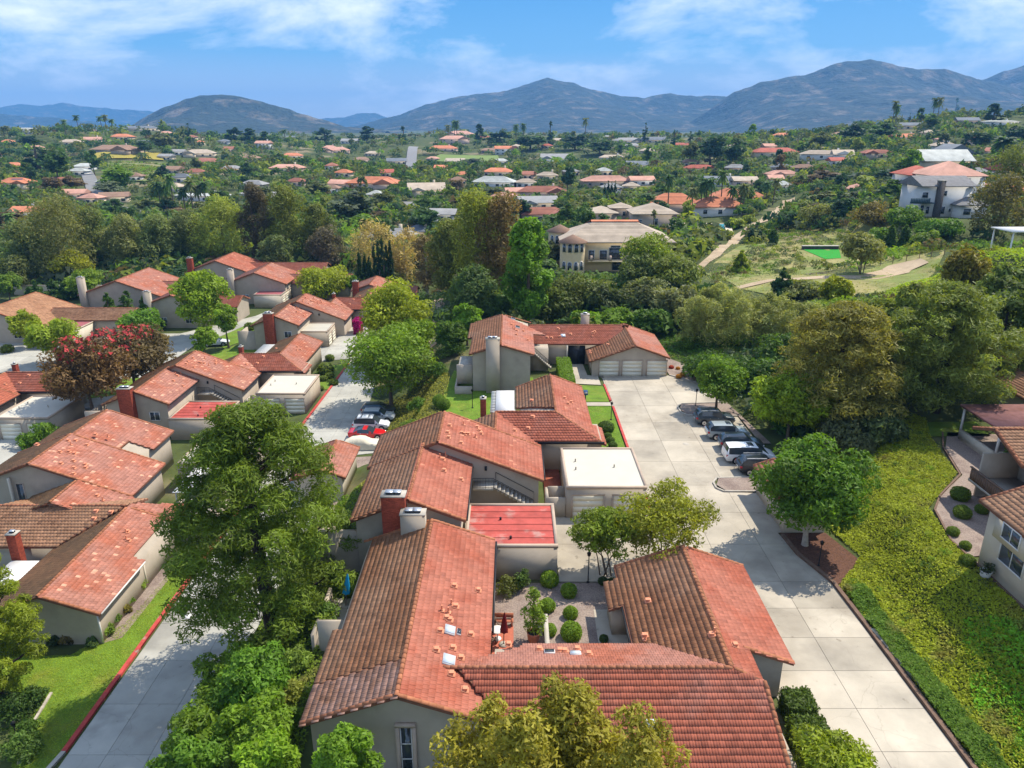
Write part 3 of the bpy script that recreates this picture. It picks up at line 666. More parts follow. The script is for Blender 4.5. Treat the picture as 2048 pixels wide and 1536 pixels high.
def block(b, x0, x1, y0, y1, axis, r, zr, p, zb, lod, ml, mr, pl=None, pr=None, ov=0.45, og=0.35, pickl=0, pickr=0, light=0.0, single=False, wm=None, ridge=True, verge=(1, 1), ridge_to=None, walls=True, p2=None):
    """gabled block: roof extents, ridge axis, ridge position and height, pitch; l/r = the low and high coordinate side"""
    p2 = p2 or p
    if axis == 'y':
        lo, hi = x0, x1; el, er = 'W', 'E'
        rl = pl or [(x0, y0), (r, y0), (r, y1), (x0, y1)]; rr = pr or [(r, y0), (x1, y0), (x1, y1), (r, y1)]
    else:
        lo, hi = y0, y1; el, er = 'S', 'N'
        rl = pl or [(x0, y0), (x1, y0), (x1, r), (x0, r)]; rr = pr or [(x0, r), (x1, r), (x1, y1), (x0, y1)]
    zl, zh = zr - p * (r - lo), zr - p2 * (hi - r)
    if ml: slope(b, rl, el, lo, zl, p, ml, lod, pickl, light)
    if mr: slope(b, rr, er, hi, zh, p2, mr, lod, pickr, light)
    g0, g1 = (y0, y1) if axis == 'y' else (x0, x1)
    f = (lambda c, g, z: (c, g, z)) if axis == 'y' else (lambda c, g, z: (g, c, z))
    if ridge: caps(b, f(r, g0, zr), f(r, ridge_to or g1, zr), single)
    for k, g in ((0, g0 + 0.12), (1, g1 - 0.12)):
        if verge[k]:
            if ml: caps(b, f(lo, g, zl), f(r - 0.1, g, zr), single, 0.03, 'verge_tile')
            if mr: caps(b, f(hi, g, zh), f(r + 0.1, g, zr), single, 0.03, 'verge_tile')
    if walls:
        prof = [(lo + ov, zb), (hi - ov, zb), (hi - ov, zr - p2 * (hi - ov - r) - 0.17), (r, zr - 0.17), (lo + ov, zr - p * (r - lo - ov) - 0.17)]
        wall(b, prof, g0 + og, g1 - og, axis, wm or M['stucco'])
    return zl, zh
def bx(parent, name, m, x0, x1, y0, y1, z0, z1):
    ox, oy, oz = OFF
    return MB().box(x0 + ox, x1 + ox, y0 + oy, y1 + oy, z0 + oz, z1 + oz).build(name, m, parent)
def flat_block(b, x0, x1, y0, y1, z0, z1, m, wm=None, seams=True, rim=0.22):
    """flat roofed garage: walls, parapet rim, membrane with lap seams"""
    ox, oy, oz = OFF; wm = wm or M['stucco']
    bx(b, 'wall', wm, x0 + 0.05, x1 - 0.05, y0 + 0.05, y1 - 0.05, z0, z1 - 0.22)
    mb = MB(); X0, X1, Y0, Y1 = x0 + ox, x1 + ox, y0 + oy, y1 + oy; a, c = z1 - 0.24 + oz, z1 + oz
    for q in ((X0, X1, Y0, Y0 + rim), (X0, X1, Y1 - rim, Y1), (X0, X0 + rim, Y0 + rim, Y1 - rim), (X1 - rim, X1, Y0 + rim, Y1 - rim)): mb.box(*q, a, c)
    mb.build('parapet', M['trim'], b)
    mb = MB(); n = max(1, int((y1 - y0) / 1.0)) if seams else 1; Y = np.linspace(Y0 + rim, Y1 - rim, n + 1)
    for i in range(n): mb.add([(X0 + rim, Y[i], c - 0.075), (X1 - rim, Y[i], c - 0.075), (X1 - rim, Y[i + 1] + 0.02, c - 0.11), (X0 + rim, Y[i + 1] + 0.02, c - 0.11)], [(0, 1, 2, 3)], 0, float(rng.uniform(0.25, 0.75)))
    mb.box(X0 + rim, X1 - rim, Y0 + rim, Y1 - rim, c - 0.2, c - 0.12)
    mb.build('roof', m, b)
FACE = {'S': (Vector((1, 0, 0)), Vector((0, -1, 0))), 'E': (Vector((0, 1, 0)), Vector((1, 0, 0))), 'W': (Vector((0, -1, 0)), Vector((-1, 0, 0))), 'N': (Vector((-1, 0, 0)), Vector((0, 1, 0)))}
def panel(mb, c, face, w, h, d0, d1, m=0, t=0.5):
    """box on a wall face: centre of its bottom edge, width, height, from depth d0 to d1 out of the wall"""
    a, n = FACE[face] if isinstance(face, str) else face
    c = Vector(c); V = [c + a * (sx * w / 2) + Vector((0, 0, z)) + n * d for d in (d0, d1) for z in (0, h) for sx in (-1, 1)]
    mb.add(V, [(0, 2, 3, 1), (4, 5, 7, 6), (0, 1, 5, 4), (2, 6, 7, 3), (0, 4, 6, 2), (1, 3, 7, 5)], m, t); return mb
def window(parent, c, face, w, h, fm=None, bars=1, ft=0.07, gm=None):
    c = Vector(c) + Vector(OFF); a, n = FACE[face] if isinstance(face, str) else face
    mb = MB(); up = Vector((0, 0, 1))
    panel(mb, c, face, w, ft, 0, 0.07); panel(mb, c + up * (h - ft), face, w, ft, 0, 0.07)
    for s in (-1, 1): panel(mb, c + a * (s * (w - ft) / 2) + up * ft, face, ft, h - 2 * ft, 0, 0.07)
    for k in range(bars): panel(mb, c + a * ((k + 1) / (bars + 1) - 0.5) * w + up * ft, face, ft * 0.7, h - 2 * ft, 0, 0.06)
    f = mb.build('window', fm or M['white'], parent)
    panel(MB(), c + up * ft * 0.5, face, w - ft, h - ft, -0.02, 0.03).build('pane', gm or M['glass'], f)
    return f
def garage_door(parent, c, face, w=2.55, h=2.15, n=4):
    c0 = Vector(c) + Vector(OFF); mb = MB(); up = Vector((0, 0, 1)); a, nn = FACE[face] if isinstance(face, str) else face
    panel(mb, c0 + up * h, face, w + 0.24, 0.12, 0, 0.06)
    for s in (-1, 1): panel(mb, c0 + a * (s * (w / 2 + 0.06)), face, 0.12, h, 0, 0.06)
    d = mb.build('garage_door', M['trim'], parent)
    for k in range(n): panel(MB(), c0 + up * (k * h / n + 0.008), face, w, h / n - 0.012, -0.02, 0.022).build('door_panel', M['door'], d)
    panel(MB(), c0, face, w, h, -0.03, 0.016).build('door_gap', M['door'], d)
def brickwork(x0, x1, y0, y1, z0, z1, sides='SEW'):
    """brick faces with recessed joints: a core and proud bricks"""
    mb = MB(); mb.box(x0 + 0.012, x1 - 0.012, y0 + 0.012, y1 - 0.012, z0, z1, 0, 0.1)
    hB, lB = 0.09, 0.26; rows = int((z1 - z0) / hB)
    for face, (u0, u1) in (('S', (x0, x1)), ('E', (y0, y1)), ('W', (y0, y1))):
        if face not in sides: continue
        for r_ in range(rows):
            u = u0 - (lB / 2 if r_ % 2 else 0)
            while u < u1 - 0.02:
                a, b_ = max(u, u0) + 0.006, min(u + lB, u1) - 0.006; za, zb_ = z0 + r_ * hB + 0.006, z0 + (r_ + 1) * hB - 0.006; u += lB
                if b_ - a < 0.03: continue
                t = float(rng.uniform(0.25, 1))
                if face == 'S': V = [(a, y0, za), (b_, y0, za), (b_, y0, zb_), (a, y0, zb_)]
                elif face == 'E': V = [(x1, a, za), (x1, b_, za), (x1, b_, zb_), (x1, a, zb_)]
                else: V = [(x0, b_, za), (x0, a, za), (x0, a, zb_), (x0, b_, zb_)]
                mb.add(V, [(0, 1, 2, 3)], 0, t)
    return mb
def chimney(parent, x0, x1, y0, y1, z0, z1, kind='brick', flues=2):
    ox, oy, oz = OFF; X0, X1, Y0, Y1 = x0 + ox, x1 + ox, y0 + oy, y1 + oy
    mb = brickwork(X0, X1, Y0, Y1, z0 + oz, z1 + oz) if kind == 'brick' else MB().box(X0, X1, Y0, Y1, z0 + oz, z1 + oz)
    c = mb.build('chimney', M['brick'] if kind == 'brick' else M['stucco'], parent)
    if kind == 'brick': c['kind'] = 'stuff'
    MB().box(X0 - 0.05, X1 + 0.05, Y0 - 0.05, Y1 + 0.05, z1 + oz, z1 + oz + 0.09).build('chimney_cap', M['kerb'], c)
    for k in range(flues):
        cx = X0 + (X1 - X0) * (k + 1) / (flues + 1); cyy = (Y0 + Y1) / 2; s = min(0.28, (X1 - X0) / (flues + 1) * 0.45, (Y1 - Y0) * 0.4)
        MB().box(cx - s, cx + s, cyy - s * 0.8, cyy + s * 0.8, z1 + oz + 0.09, z1 + oz + 0.2).build('flue', M['dark'], c)
        MB().box(cx - s * 1.15, cx + s * 1.15, cyy - s, cyy + s, z1 + oz + 0.26, z1 + oz + 0.29).build('flue_cover', M['steel'], c)
    return c
VENT = None
def roof_vents(parent, spots):
    """spots: (photo x, photo y, height): sheet-metal hoods with base pans, pipes and skylights stand on the tiles"""
    global VENT
    if VENT is None:
        h = MB().box(-0.22, 0.22, -0.26, 0.18, 0.03, 0.06); h.prism([(-0.13, -0.13), (0.13, -0.13), (0.13, 0.12), (-0.13, 0.12)], 0.05, [0.24, 0.24, 0.16, 0.16])
        q = MB().box(-0.16, 0.16, -0.16, 0.16, 0.03, 0.055); q.tube([(0, 0, 0.03), (0, 0, 0.42)], 0.055, 7); q.tube([(0, 0, 0.1), (0, 0, 0.14)], 0.09, 7)
        VENT = {'vent': ('roof_vent', h.mesh('roof_vent', M['vent'])), 'pipe': ('vent_pipe', q.mesh('vent_pipe', M['vent']))}
    for X, Y, Z, fall, p, kind in spots:
        nm, me = VENT[kind]
        o = bpy.data.objects.new(nm, me); col.objects.link(o); attach(o, parent)
        (ax, ay), (bx_, by_) = FALL[fall]; L = math.sqrt(1 + p * p); a = Vector((ax, ay, 0)); b = Vector((bx_, by_, p)) / L; n = a.cross(b)
        if kind == 'pipe': n = Vector((0, 0, 1)); b = n.cross(a)
        Z += OFF[2]; X += OFF[0]; Y += OFF[1]
        o.matrix_basis = Matrix(((a.x, b.x, n.x, X), (a.y, b.y, n.y, Y), (a.z, b.z, n.z, Z + 0.03), (0, 0, 0, 1)))
def on_slope(px_, py_, fall, e, ze, p):
    """place on a roof plane seen at a photo point (planes along the grid)"""
    (ax, ay), (bx_, by_) = FALL[fall]; z = ze + 1
    for _ in range(40):
        X, Y, _z = P(px_, py_, z); d = (X - OFF[0] - e) * bx_ if bx_ else (Y - OFF[1] - e) * by_
        z = 0.5 * z + 0.5 * (ze + p * d + OFF[2])
    return X - OFF[0], Y - OFF[1], z - OFF[2]
def vents_px(parent, fall, e, ze, p, pts):
    out = []
    for q in pts:
        X, Y, Z = on_slope(q[0], q[1], fall, e, ze, p); out.append((X, Y, Z, fall, p, q[2] if len(q) > 2 else 'vent'))
    roof_vents(parent, out)
def skylight(parent, X, Y, Z, fall, p, w=0.6, h=1.0, m=None):
    (ax, ay), (bx_, by_) = FALL[fall]; L = math.sqrt(1 + p * p); a = Vector((ax, ay, 0)); b = Vector((bx_, by_, p)) / L; n = a.cross(b); c = Vector((X, Y, Z)) + Vector(OFF)
    def slab(w_, h_, z0, z1, m_, nm, par):
        V = [c + a * (sx * w_ / 2) + b * (sy * h_ / 2) + n * zz_ for zz_ in (z0, z1) for sy in (-1, 1) for sx in (-1, 1)]
        return MB().add(V, [(0, 2, 3, 1), (4, 5, 7, 6), (0, 1, 5, 4), (2, 6, 7, 3), (0, 4, 6, 2), (1, 3, 7, 5)]).build(nm, m_, par)
    s = slab(w, h, 0.0, 0.13, M['white'], 'skylight', parent); slab(w * 0.86, h * 0.9, 0.13, 0.17, m or M['glass_blue'], 'pane', s)
def railing(parent, pts, h=0.95, step=0.13, m=None, name='railing'):
    m = m or M['dark']; mb = MB()
    for i in range(len(pts) - 1):
        a, b = Vector(pts[i]) + Vector(OFF), Vector(pts[i + 1]) + Vector(OFF); up = Vector((0, 0, h))
        mb.tube([a + up, b + up], 0.028, 5); mb.tube([a + Vector((0, 0, 0.1)), b + Vector((0, 0, 0.1))], 0.018, 4)
        n = max(1, int((b - a).length / step))
        for k in range(n + 1): q = a + (b - a) * k / n; mb.tube([q, q + up], 0.012 if k % 8 else 0.028, 4, cap=False)
    o = mb.build(name, m, parent); o['kind'] = 'stuff'; return o
def stairs(parent, x0, x1, z0, z1, y0, y1, n=9, m=None):
    ox, oy, oz = OFF
    for k in range(n):
        xa = x0 + (x1 - x0) * k / n; xb = x0 + (x1 - x0) * (k + 1) / n; z = z0 + (z1 - z0) * (k + 1) / n
        MB().box(min(xa, xb) + ox, max(xa, xb) + ox, y0 + oy, y1 + oy, z - 0.2 + oz, z + oz).build('step', m or M['kerb'], parent)

# ================================================================ the near townhouses
# -------- front house under the camera
hA = thing('townhouse', (2, 36, 0), 'nearest terracotta roofed townhouse, L-shaped around a gravel garden of clipped bushes', 'townhouse', 'terracotta townhouses')
pA = 0.36
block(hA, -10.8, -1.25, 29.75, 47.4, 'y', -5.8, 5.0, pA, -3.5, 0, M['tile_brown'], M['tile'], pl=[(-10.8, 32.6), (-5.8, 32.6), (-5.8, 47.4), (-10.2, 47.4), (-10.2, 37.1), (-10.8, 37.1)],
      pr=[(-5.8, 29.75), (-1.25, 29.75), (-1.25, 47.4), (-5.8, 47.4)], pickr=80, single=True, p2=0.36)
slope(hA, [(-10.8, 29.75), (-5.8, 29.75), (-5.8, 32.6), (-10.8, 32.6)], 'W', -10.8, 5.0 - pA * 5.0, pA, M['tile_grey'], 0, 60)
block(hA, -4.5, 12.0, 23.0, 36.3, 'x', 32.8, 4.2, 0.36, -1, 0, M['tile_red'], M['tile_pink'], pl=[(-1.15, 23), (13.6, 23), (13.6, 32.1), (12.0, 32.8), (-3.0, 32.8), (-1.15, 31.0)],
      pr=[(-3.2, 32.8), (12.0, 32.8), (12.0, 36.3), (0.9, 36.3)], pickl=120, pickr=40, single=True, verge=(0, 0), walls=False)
wall(hA, [(23.4, -1), (36.0, -1), (36.0, 2.85), (32.8, 4.02), (23.4, 0.7)], -1.0, 11.5, 'x', M['stucco']); wall(hA, [(23.4, -1), (32.0, -1), (32.0, 3.4), (23.4, 0.6)], 11.5, 13.2, 'x', M['stucco'])
caps(hA, (13.5, 23.2, 0.75), (13.5, 32.1, 3.95), True, 0.03, 'verge_tile'); caps(hA, (13.5, 32.15, 3.7), (12.0, 32.8, 4.2), True, 0.06)
zl, zh = block(hA, 7.2, 16.3, 32.8, 45.2, 'y', 11.9, 4.2, 0.36, -0.5, 0, M['tile_brown'], M['tile'], pl=[(8.4, 36.3), (11.9, 32.8), (11.9, 45.2), (7.2, 45.2), (7.2, 43.6), (6.3, 43.6), (6.3, 40.6), (7.2, 40.6), (7.2, 36.6)],
      pr=[(11.9, 32.8), (13.65, 31.9), (13.65, 35.0), (16.3, 35.0), (16.3, 45.2), (11.9, 45.2)], single=True, verge=(0, 1), walls=False)
caps(hA, (16.3, 35.1, zh), (13.2, 35.1, 3.73), True, 0.03, 'verge_tile')
wall(hA, [(7.7, -0.5), (15.8, -0.5), (15.8, 2.63), (11.9, 4.02), (7.7, 2.5)], 35.35, 44.9, 'y', M['stucco'])
bx(hA, 'wall', M['stucco'], 6.6, 7.7, 40.9, 43.3, -0.2, 2.1)
bx(hA, 'gutter', M['dark'], 7.08, 7.2, 36.6, 40.6, 2.36, 2.46)
bx(hA, 'gutter', M['dark'], -1.22, -1.08, 37.0, 47.2, 3.2, 3.3)
window(hA, (-5.47, 30.1, -1.2), 'S', 0.62, 4.1, M['white'], 0, 0.06)
bx(hA, 'window_surround', M['trim'], -6.0, -5.79, 29.9, 30.12, -2.2, 2.9); bx(hA, 'window_surround', M['trim'], -5.15, -4.94, 29.9, 30.12, -2.2, 2.9); bx(hA, 'window_surround', M['trim'], -6.0, -4.94, 29.88, 30.12, 2.9, 3.08)
for k in range(2): bx(hA, 'window_bar', M['white'], -5.77, -5.17, 30.0, 30.04, 0.7 + k * 1.0, 0.76 + k * 1.0)
chimney(hA, *[at_Y(802, 1030, 46.9)[0], at_Y(851, 1030, 46.9)[0]], 46.4, 47.3, 2.5, at_Y(825, 1026, 46.8)[2], 'stucco', 2)
ze1 = 5.0 - pA * 4.55
vents_px(hA, 'E', -1.25, ze1, 0.36, [(907, 1173), (955, 1182), (903, 1211, 'pipe'), (910, 1214), (884, 1223, 'pipe'), (897, 1227, 'pipe'), (892, 1237), (898, 1241), (940, 1270), (879, 1263), (871, 1301), (904, 1297), (920, 1317), (901, 1349), (928, 1381), (1015, 1290)])
X, Y, Z = on_slope(899, 1262, 'E', -1.25, ze1, 0.36); skylight(hA, X, Y, Z, 'E', 0.36, 0.75, 0.62)
X, Y, Z = on_slope(897, 1322, 'E', -1.25, ze1, 0.36); skylight(hA, X, Y, Z, 'E', 0.36, 0.8, 0.7)
X, Y, Z = on_slope(917, 1266, 'E', -1.25, ze1, 0.36); skylight(hA, X, Y, Z, 'E', 0.36, 0.5, 0.25, M['glass'])
zn = 4.2 - 0.36 * 3.5
vents_px(hA, 'N', 36.3, zn, 0.36, [(1079, 1301), (1120, 1304), (1130, 1305), (1155, 1301), (1178, 1311)])
for q in ((1099, 1306), (1151, 1309)): X, Y, Z = on_slope(*q, 'N', 36.3, zn, 0.36); skylight(hA, X, Y, Z, 'N', 0.36, 0.62, 0.45, M['glass'] if q[0] < 1120 else None)
vents_px(hA, 'W', 7.2, zl, 0.36, [(1297, 1203), (1291, 1273), (1290, 1281, 'pipe'), (1425, 1271), (1428, 1268, 'pipe'), (1287, 1297)])
vents_px(hA, 'E', 16.3, zh, 0.36, [(1468, 1292)])
X, Y, Z = on_slope(1301, 1450, 'S', 23.0, 4.2 - 0.36 * 9.8, 0.36); skylight(hA, X, Y, Z, 'S', 0.36, 0.55, 0.5)
bx(hA, 'fin_wall', M['stucco'], -12.4, -10.4, 39.4, 39.6, -3.5, 2.2)
bx(hA, 'fin_wall', M['stucco'], -12.9, -12.7, 39.4, 44.5, -4.0, 1.2)
bx(hA, 'patio_slab', M['kerb'], -12.8, -10.5, 39.6, 44.5, -1.0, 0.3)
# courtyard wall at the garden end
cw = bx(hA, 'courtyard_wall', M['stucco'], 14.2, 14.45, 23.5, 31.8, -0.3, 1.3); bx(hA, 'courtyard_paving', M['brickpave'], 12.9, 14.2, 22.5, 33.0, -0.05, 0.05)

# -------- the repeated townhouse: a tall block, a lower wing, a hipped garage wing and flat roofed garages
def townhouse(off, label, lod, mE, mW, mS, light, flags, wm=None):
    OFF[:] = off
    g = thing('townhouse', (off[0] - 2, off[1] + 60, off[2]), label, 'townhouse', 'terracotta townhouses')
    wm = wm or M['stucco']; p = 0.4
    if 'near' in flags:
        block(g, -12.0, -3.4, 48.0, 58.2, 'y', -7.6, 6.2, p, -4.5, lod, mW, mE, light=light, verge=(1, 0), wm=wm)
        chimney(g, *( [at_Y(764, 1000, 47.8)[0], at_Y(811, 1000, 47.8)[0]] ), 47.35, 48.3, -4, at_Y(785, 992, 47.6)[2], 'brick', 2)
        bx(g, 'fin_wall', wm, -14.6, -11.6, 48.4, 48.7, -4.5, 3.4); bx(g, 'fin_wall', wm, -14.6, -14.3, 48.7, 53.0, -4.5, 3.0)
        bx(g, 'gutter', M['dark'], -3.38, -3.26, 48.2, 57.2, 4.42, 4.52)
        window(g, (-5.6, 48.35, 2.2), 'S', 1.3, 1.2, None, 1)
    if 'main' in flags:
        block(g, -12.4, 2.75, 57.3, 64.6, 'y', -6.3, 6.7, p, -5.0, lod, mW, mE, light=light, wm=wm, verge=(1, 1), walls=False)
        wall(g, [(-11.9, -5), (2.3, -5), (2.3, 3.1), (-6.3, 6.5), (-11.9, 4.3)], 57.65, 64.3, 'y', wm); wall(g, [(-4.9, -5), (2.0, -5), (2.0, 3.1), (-1.6, 4.6), (-4.9, 3.2)], 64.3, 68.9, 'y', wm)
        # valley block that carries the same right-hand slope on
        slope(g, [(-1.6, 64.6), (2.75, 64.6), (2.1, 65.3), (-1.6, 69.2)], 'E', 2.75, 6.7 - p * 9.05, p, mE, lod, 0, light)
        slope(g, [(-5.4, 64.6), (-1.6, 64.6), (-1.6, 69.2), (-5.4, 69.2)], 'W', -5.4, 4.82 - p * 3.8, p, mW, lod, 0, 0)
        caps(g, (-1.6, 64.6, 4.82), (-1.6, 69.2, 4.82))
        bx(g, 'gutter', M['dark'], 2.78, 2.9, 57.6, 64.4, 2.98, 3.08)
        o = bx(g, 'wall_lamp', M['dark'], -2.35, -2.15, 57.45, 57.6, 4.0, 4.35)
        if 'stair' in flags:
            bx(g, 'landing', M['kerb'], -3.3, -1.6, 56.2, 57.6, 2.75, 2.95)
            stairs(g, 1.8, -1.6, 0.9, 2.95, 56.3, 57.5, 10)
            railing(g, [(-3.3, 56.2, 2.95), (-1.6, 56.2, 2.95), (1.8, 56.2, 0.95)]); bx(g, 'stair_wall', wm, -3.4, 1.9, 56.35, 57.5, -0.5, 0.8)
            railing(g, [(-1.4, 57.55, 2.85), (1.9, 57.55, 0.95)], 0.95, 9)
    if 'wing' in flags:
        block(g, -1.6, 8.6, 65.3, 73.1, 'x', 69.2, 4.8, 0.385, -0.5, lod, mS, mS, pl=[(2.1, 65.3), (8.5, 65.3), (4.4, 69.2), (-1.6, 69.2)], pr=[(-1.6, 69.2), (4.4, 69.2), (2, 73.1), (-1.6, 73.1)], verge=(0, 0), walls=False, ridge_to=4.4)
        slope(g, [(4.4, 69.2), (8.5, 65.3), (9.1, 65.3), (9.1, 69.6), (8.1, 69.6), (8.1, 81.0), (4.4, 81.0)], 'E', 8.1, 3.3, 0.4, mE, lod, 0, light * 0.5)
        slope(g, [(0.4, 74.4), (2.0, 73.1), (4.4, 70.5), (4.4, 81.0), (0.4, 81.0)], 'W', 0.4, 3.2, 0.4, mW, lod)
        caps(g, (4.4, 69.2, 4.8), (4.4, 81, 4.8)); caps(g, (4.4, 69.2, 4.8), (8.9, 65.3, 3.05)); caps(g, (8.1, 80.9, 3.3), (4.5, 80.9, 4.78)); caps(g, (0.4, 80.9, 3.2), (4.3, 80.9, 4.78))
        wall(g, [(0.9, -0.5), (7.7, -0.5), (7.7, 3.3), (4.4, 4.6), (0.9, 3.2)], 69.4, 80.7, 'y', wm)
        bx(g, 'wall', wm, 1.9, 8.7, 65.8, 70.0, -0.5, 3.15); bx(g, 'fascia', M['dark'], 2.0, 8.9, 65.22, 65.32, 3.02, 3.24)
        bx(g, 'wall_lamp', M['dark'], 5.9, 6.1, 65.6, 65.8, 2.0, 2.35)
        chimney(g, -3.35, -2.75, 73.0, 73.7, -0.5, 4.7, 'brick', 1)
        if 'pergola' in flags:
            bx(g, 'pergola_roof', M['white'], -1.8, 0.35, 73.8, 80.4, 2.95, 3.05)
            for k in range(14): bx(g, 'rafter', M['white'], -2.35, -1.75, 73.95 + k * 0.49, 74.05 + k * 0.49, 2.78, 2.95)
            for yy in (74.2, 77.2, 80.1): bx(g, 'post', M['white'], -1.75, -1.63, yy, yy + 0.12, -0.3, 2.95)
        if 'slats' in flags:
            for k in range(13): bx(g, 'slat', M['white'], -1.8, 0.35, 73.8 + k * 0.52, 74.05 + k * 0.52, 2.95, 3.05)
            for yy in (74.2, 80.1): bx(g, 'post', M['white'], -1.75, -1.63, yy, yy + 0.12, -0.3, 2.95)
    if 'garage' in flags:
        flat_block(g, 4.6, 11.5, 56.4, 64.55, -0.3, 3.0, M['whiteroof'], M['stucco'], seams=False)
        for x in (6.5, 9.95): garage_door(g, (x, 56.45, 0.0), 'S', 2.6, 2.15)
        bx(g, 'low_wall', wm, 2.9, 4.6, 56.5, 56.75, -0.2, 1.85); bx(g, 'low_wall', wm, 2.9, 3.15, 56.75, 58.6, -0.2, 1.85); bx(g, 'low_wall', wm, 3.15, 4.6, 58.35, 58.6, -0.2, 1.95)
        bx(g, 'patio', M['brickpave'], 3.0, 4.6, 58.6, 65.8, -0.1, 0.08)
        for vx, vy in ((5.8, 61.6), (9.2, 60.4), (5.7, 59.9)):
            MB().tube([(vx + OFF[0], vy + OFF[1], 2.88 + OFF[2]), (vx + OFF[0], vy + OFF[1], 3.2 + OFF[2])], 0.07, 8).build('vent_pipe', M['kerb'], g)
    if 'redgarage' in flags:
        flat_block(g, -3.55, 3.4, 47.3, 53.7, -0.6, 2.9, M['redroof'], M['stucco'], rim=0.24)
        for vx, vy in ((-0.9, 51.2), (-0.1, 48.4)):
            MB().tube([(vx + OFF[0], vy + OFF[1], 2.78 + OFF[2]), (vx + OFF[0], vy + OFF[1], 3.02 + OFF[2])], 0.09, 8).build('vent_pipe', M['dark'], g)
    if 'main' in flags:
        ze = 6.7 - p * 9.05
        def rel(lst): return [(*Q(*[a + b for a, b in zip(on_slope_B(q), OFF)])[:2], *q[2:]) for q in lst]
        vents_px_B(g, ze, p, light)
    OFF[:] = [0, 0, 0]
    return g
B_VENTS = [(898, 852), (927, 851, 'pipe'), (953, 855), (894, 866), (922, 867), (958, 862), (961, 868), (928, 869), (896, 876), (921, 887), (951, 876, 'pipe'), (1028, 862), (935, 869)]
B_VENTS1 = [(880, 917, 'pipe'), (885, 920), (891, 913, 'pipe'), (887, 942), (921, 960), (846, 1002)]
def on_slope_B(q): return q
def vents_px_B(g, ze, p, light):
    keep = list(OFF); OFF[:] = [0, 0, 0]
    a = [(*on_slope(q[0], q[1], 'E', 2.75, ze, p), 'E', p, q[2] if len(q) > 2 else 'vent') for q in B_VENTS]
    b = [(*on_slope(q[0], q[1], 'E', -3.4, 6.2 - 0.4 * 4.2, 0.4), 'E', p, q[2] if len(q) > 2 else 'vent') for q in B_VENTS1[:5]]
    c = [(*on_slope(q[0], q[1], 'S', 65.3, 3.3, 0.385), 'S', 0.385, 'vent') for q in ((1065, 834), (1056, 857))] + [(*on_slope(q[0], q[1], 'E', 8.1, 3.3, 0.4), 'E', 0.4, 'vent') for q in ((1135, 808), (1141, 805), (1128, 797))] + [(*on_slope(1064, 802, 'W', 0.4, 3.2, 0.4), 'W', 0.4, 'vent')]
    OFF[:] = keep
    roof_vents(g, a + b + c)
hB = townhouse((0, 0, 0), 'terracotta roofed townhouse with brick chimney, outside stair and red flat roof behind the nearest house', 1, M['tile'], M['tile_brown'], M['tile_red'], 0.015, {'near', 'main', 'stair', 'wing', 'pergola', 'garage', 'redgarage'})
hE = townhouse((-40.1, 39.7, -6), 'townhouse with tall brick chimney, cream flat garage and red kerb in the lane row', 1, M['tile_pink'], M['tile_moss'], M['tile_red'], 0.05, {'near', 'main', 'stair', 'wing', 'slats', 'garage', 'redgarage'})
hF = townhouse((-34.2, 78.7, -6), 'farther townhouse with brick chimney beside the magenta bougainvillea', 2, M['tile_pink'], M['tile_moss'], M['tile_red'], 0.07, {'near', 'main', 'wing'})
OFF[:] = [-34.2, 78.7, -6]
flat_block(hF, -5.2, 1.0, 50.0, 56.0, -0.3, 3.0, M['whiteroof'])
for k in range(2): garage_door(hF, (1.0, 51.6 + k * 2.9, 0), 'E', 2.3, 2.1)
OFF[:] = [0, 0, 0]
hG = townhouse((-70.3, 30.6, -6), 'red roofed townhouse with a cream double garage cut by the frame edge', 2, M['tile_red'], M['tile_moss'], M['tile_red'], 0.04, {'main', 'wing', 'garage'})

# -------- house at the end of the driveway
hC = thing('townhouse', (5, 97, 0), 'townhouse with stucco chimney wall and triple garage at the driveway end', 'townhouse', 'terracotta townhouses')
block(hC, -5.4, 2.75, 88.4, 104.2, 'y', -1.4, 6.15, 0.30, -1.5, 1, M['tile_brown'], M['tile_pink'], pl=[(-5.4, 88.4), (-1.4, 88.4), (-1.4, 104.2), (-6.0, 104.2), (-6.0, 96.5), (-5.4, 96.5)], pr=[(-1.4, 88.4), (2.75, 88.4), (2.75, 98), (4.6, 99.8), (-1.4, 104.2)])
chimney(hC, -3.25, -1.55, 87.9, 88.8, -1.0, 7.0, 'stucco', 2)
bx(hC, 'fin_wall', M['stucco'], -7.0, -5.0, 88.9, 89.2, 0.9, 3.4); bx(hC, 'fin_wall', M['stucco'], -7.2, -5.0, 87.5, 87.7, -0.6, 1.0); bx(hC, 'fin_wall', M['stucco'], -7.2, -7.0, 87.7, 92, -0.6, 1.0); bx(hC, 'balcony_floor', M['kerb'], -7.0, -5.0, 89.2, 96, 2.2, 2.4)
block(hC, 1.5, 17.0, 99.7, 108.6, 'x', 104.1, 4.6, 0.36, -0.5, 1, M['tile_red'], M['tile_red'], pl=[(3.2, 99.7), (15.9, 99.7), (15.9, 104.1), (1.0, 104.1)], verge=(0, 0), walls=False); bx(hC, 'wall', M['stucco'], 1.6, 14, 100.1, 108, -0.5, 2.95)
zl, zh = block(hC, 10.3, 21.1, 94.3, 106.0, 'y', 16.4, 4.3, 0.36, -0.3, 1, M['tile_brown'], M['tile_pink'])
for x in (13.05, 16.15, 19.45): garage_door(hC, (x, 94.66, 0.0), 'S', 2.6, 2.15)
bx(hC, 'front_door', M['dark'], 8.6, 9.5, 99.85, 100.02, 0, 2.1); bx(hC, 'porch_post', M['stucco_light'], 7.6, 7.85, 99.6, 99.85, 0, 2.85); bx(hC, 'porch_shade_panel', M['dark'], 7.9, 10.3, 99.9, 100.1, 0.0, 2.7)  # the wide dark panel on the wall stands in for the porch's shade
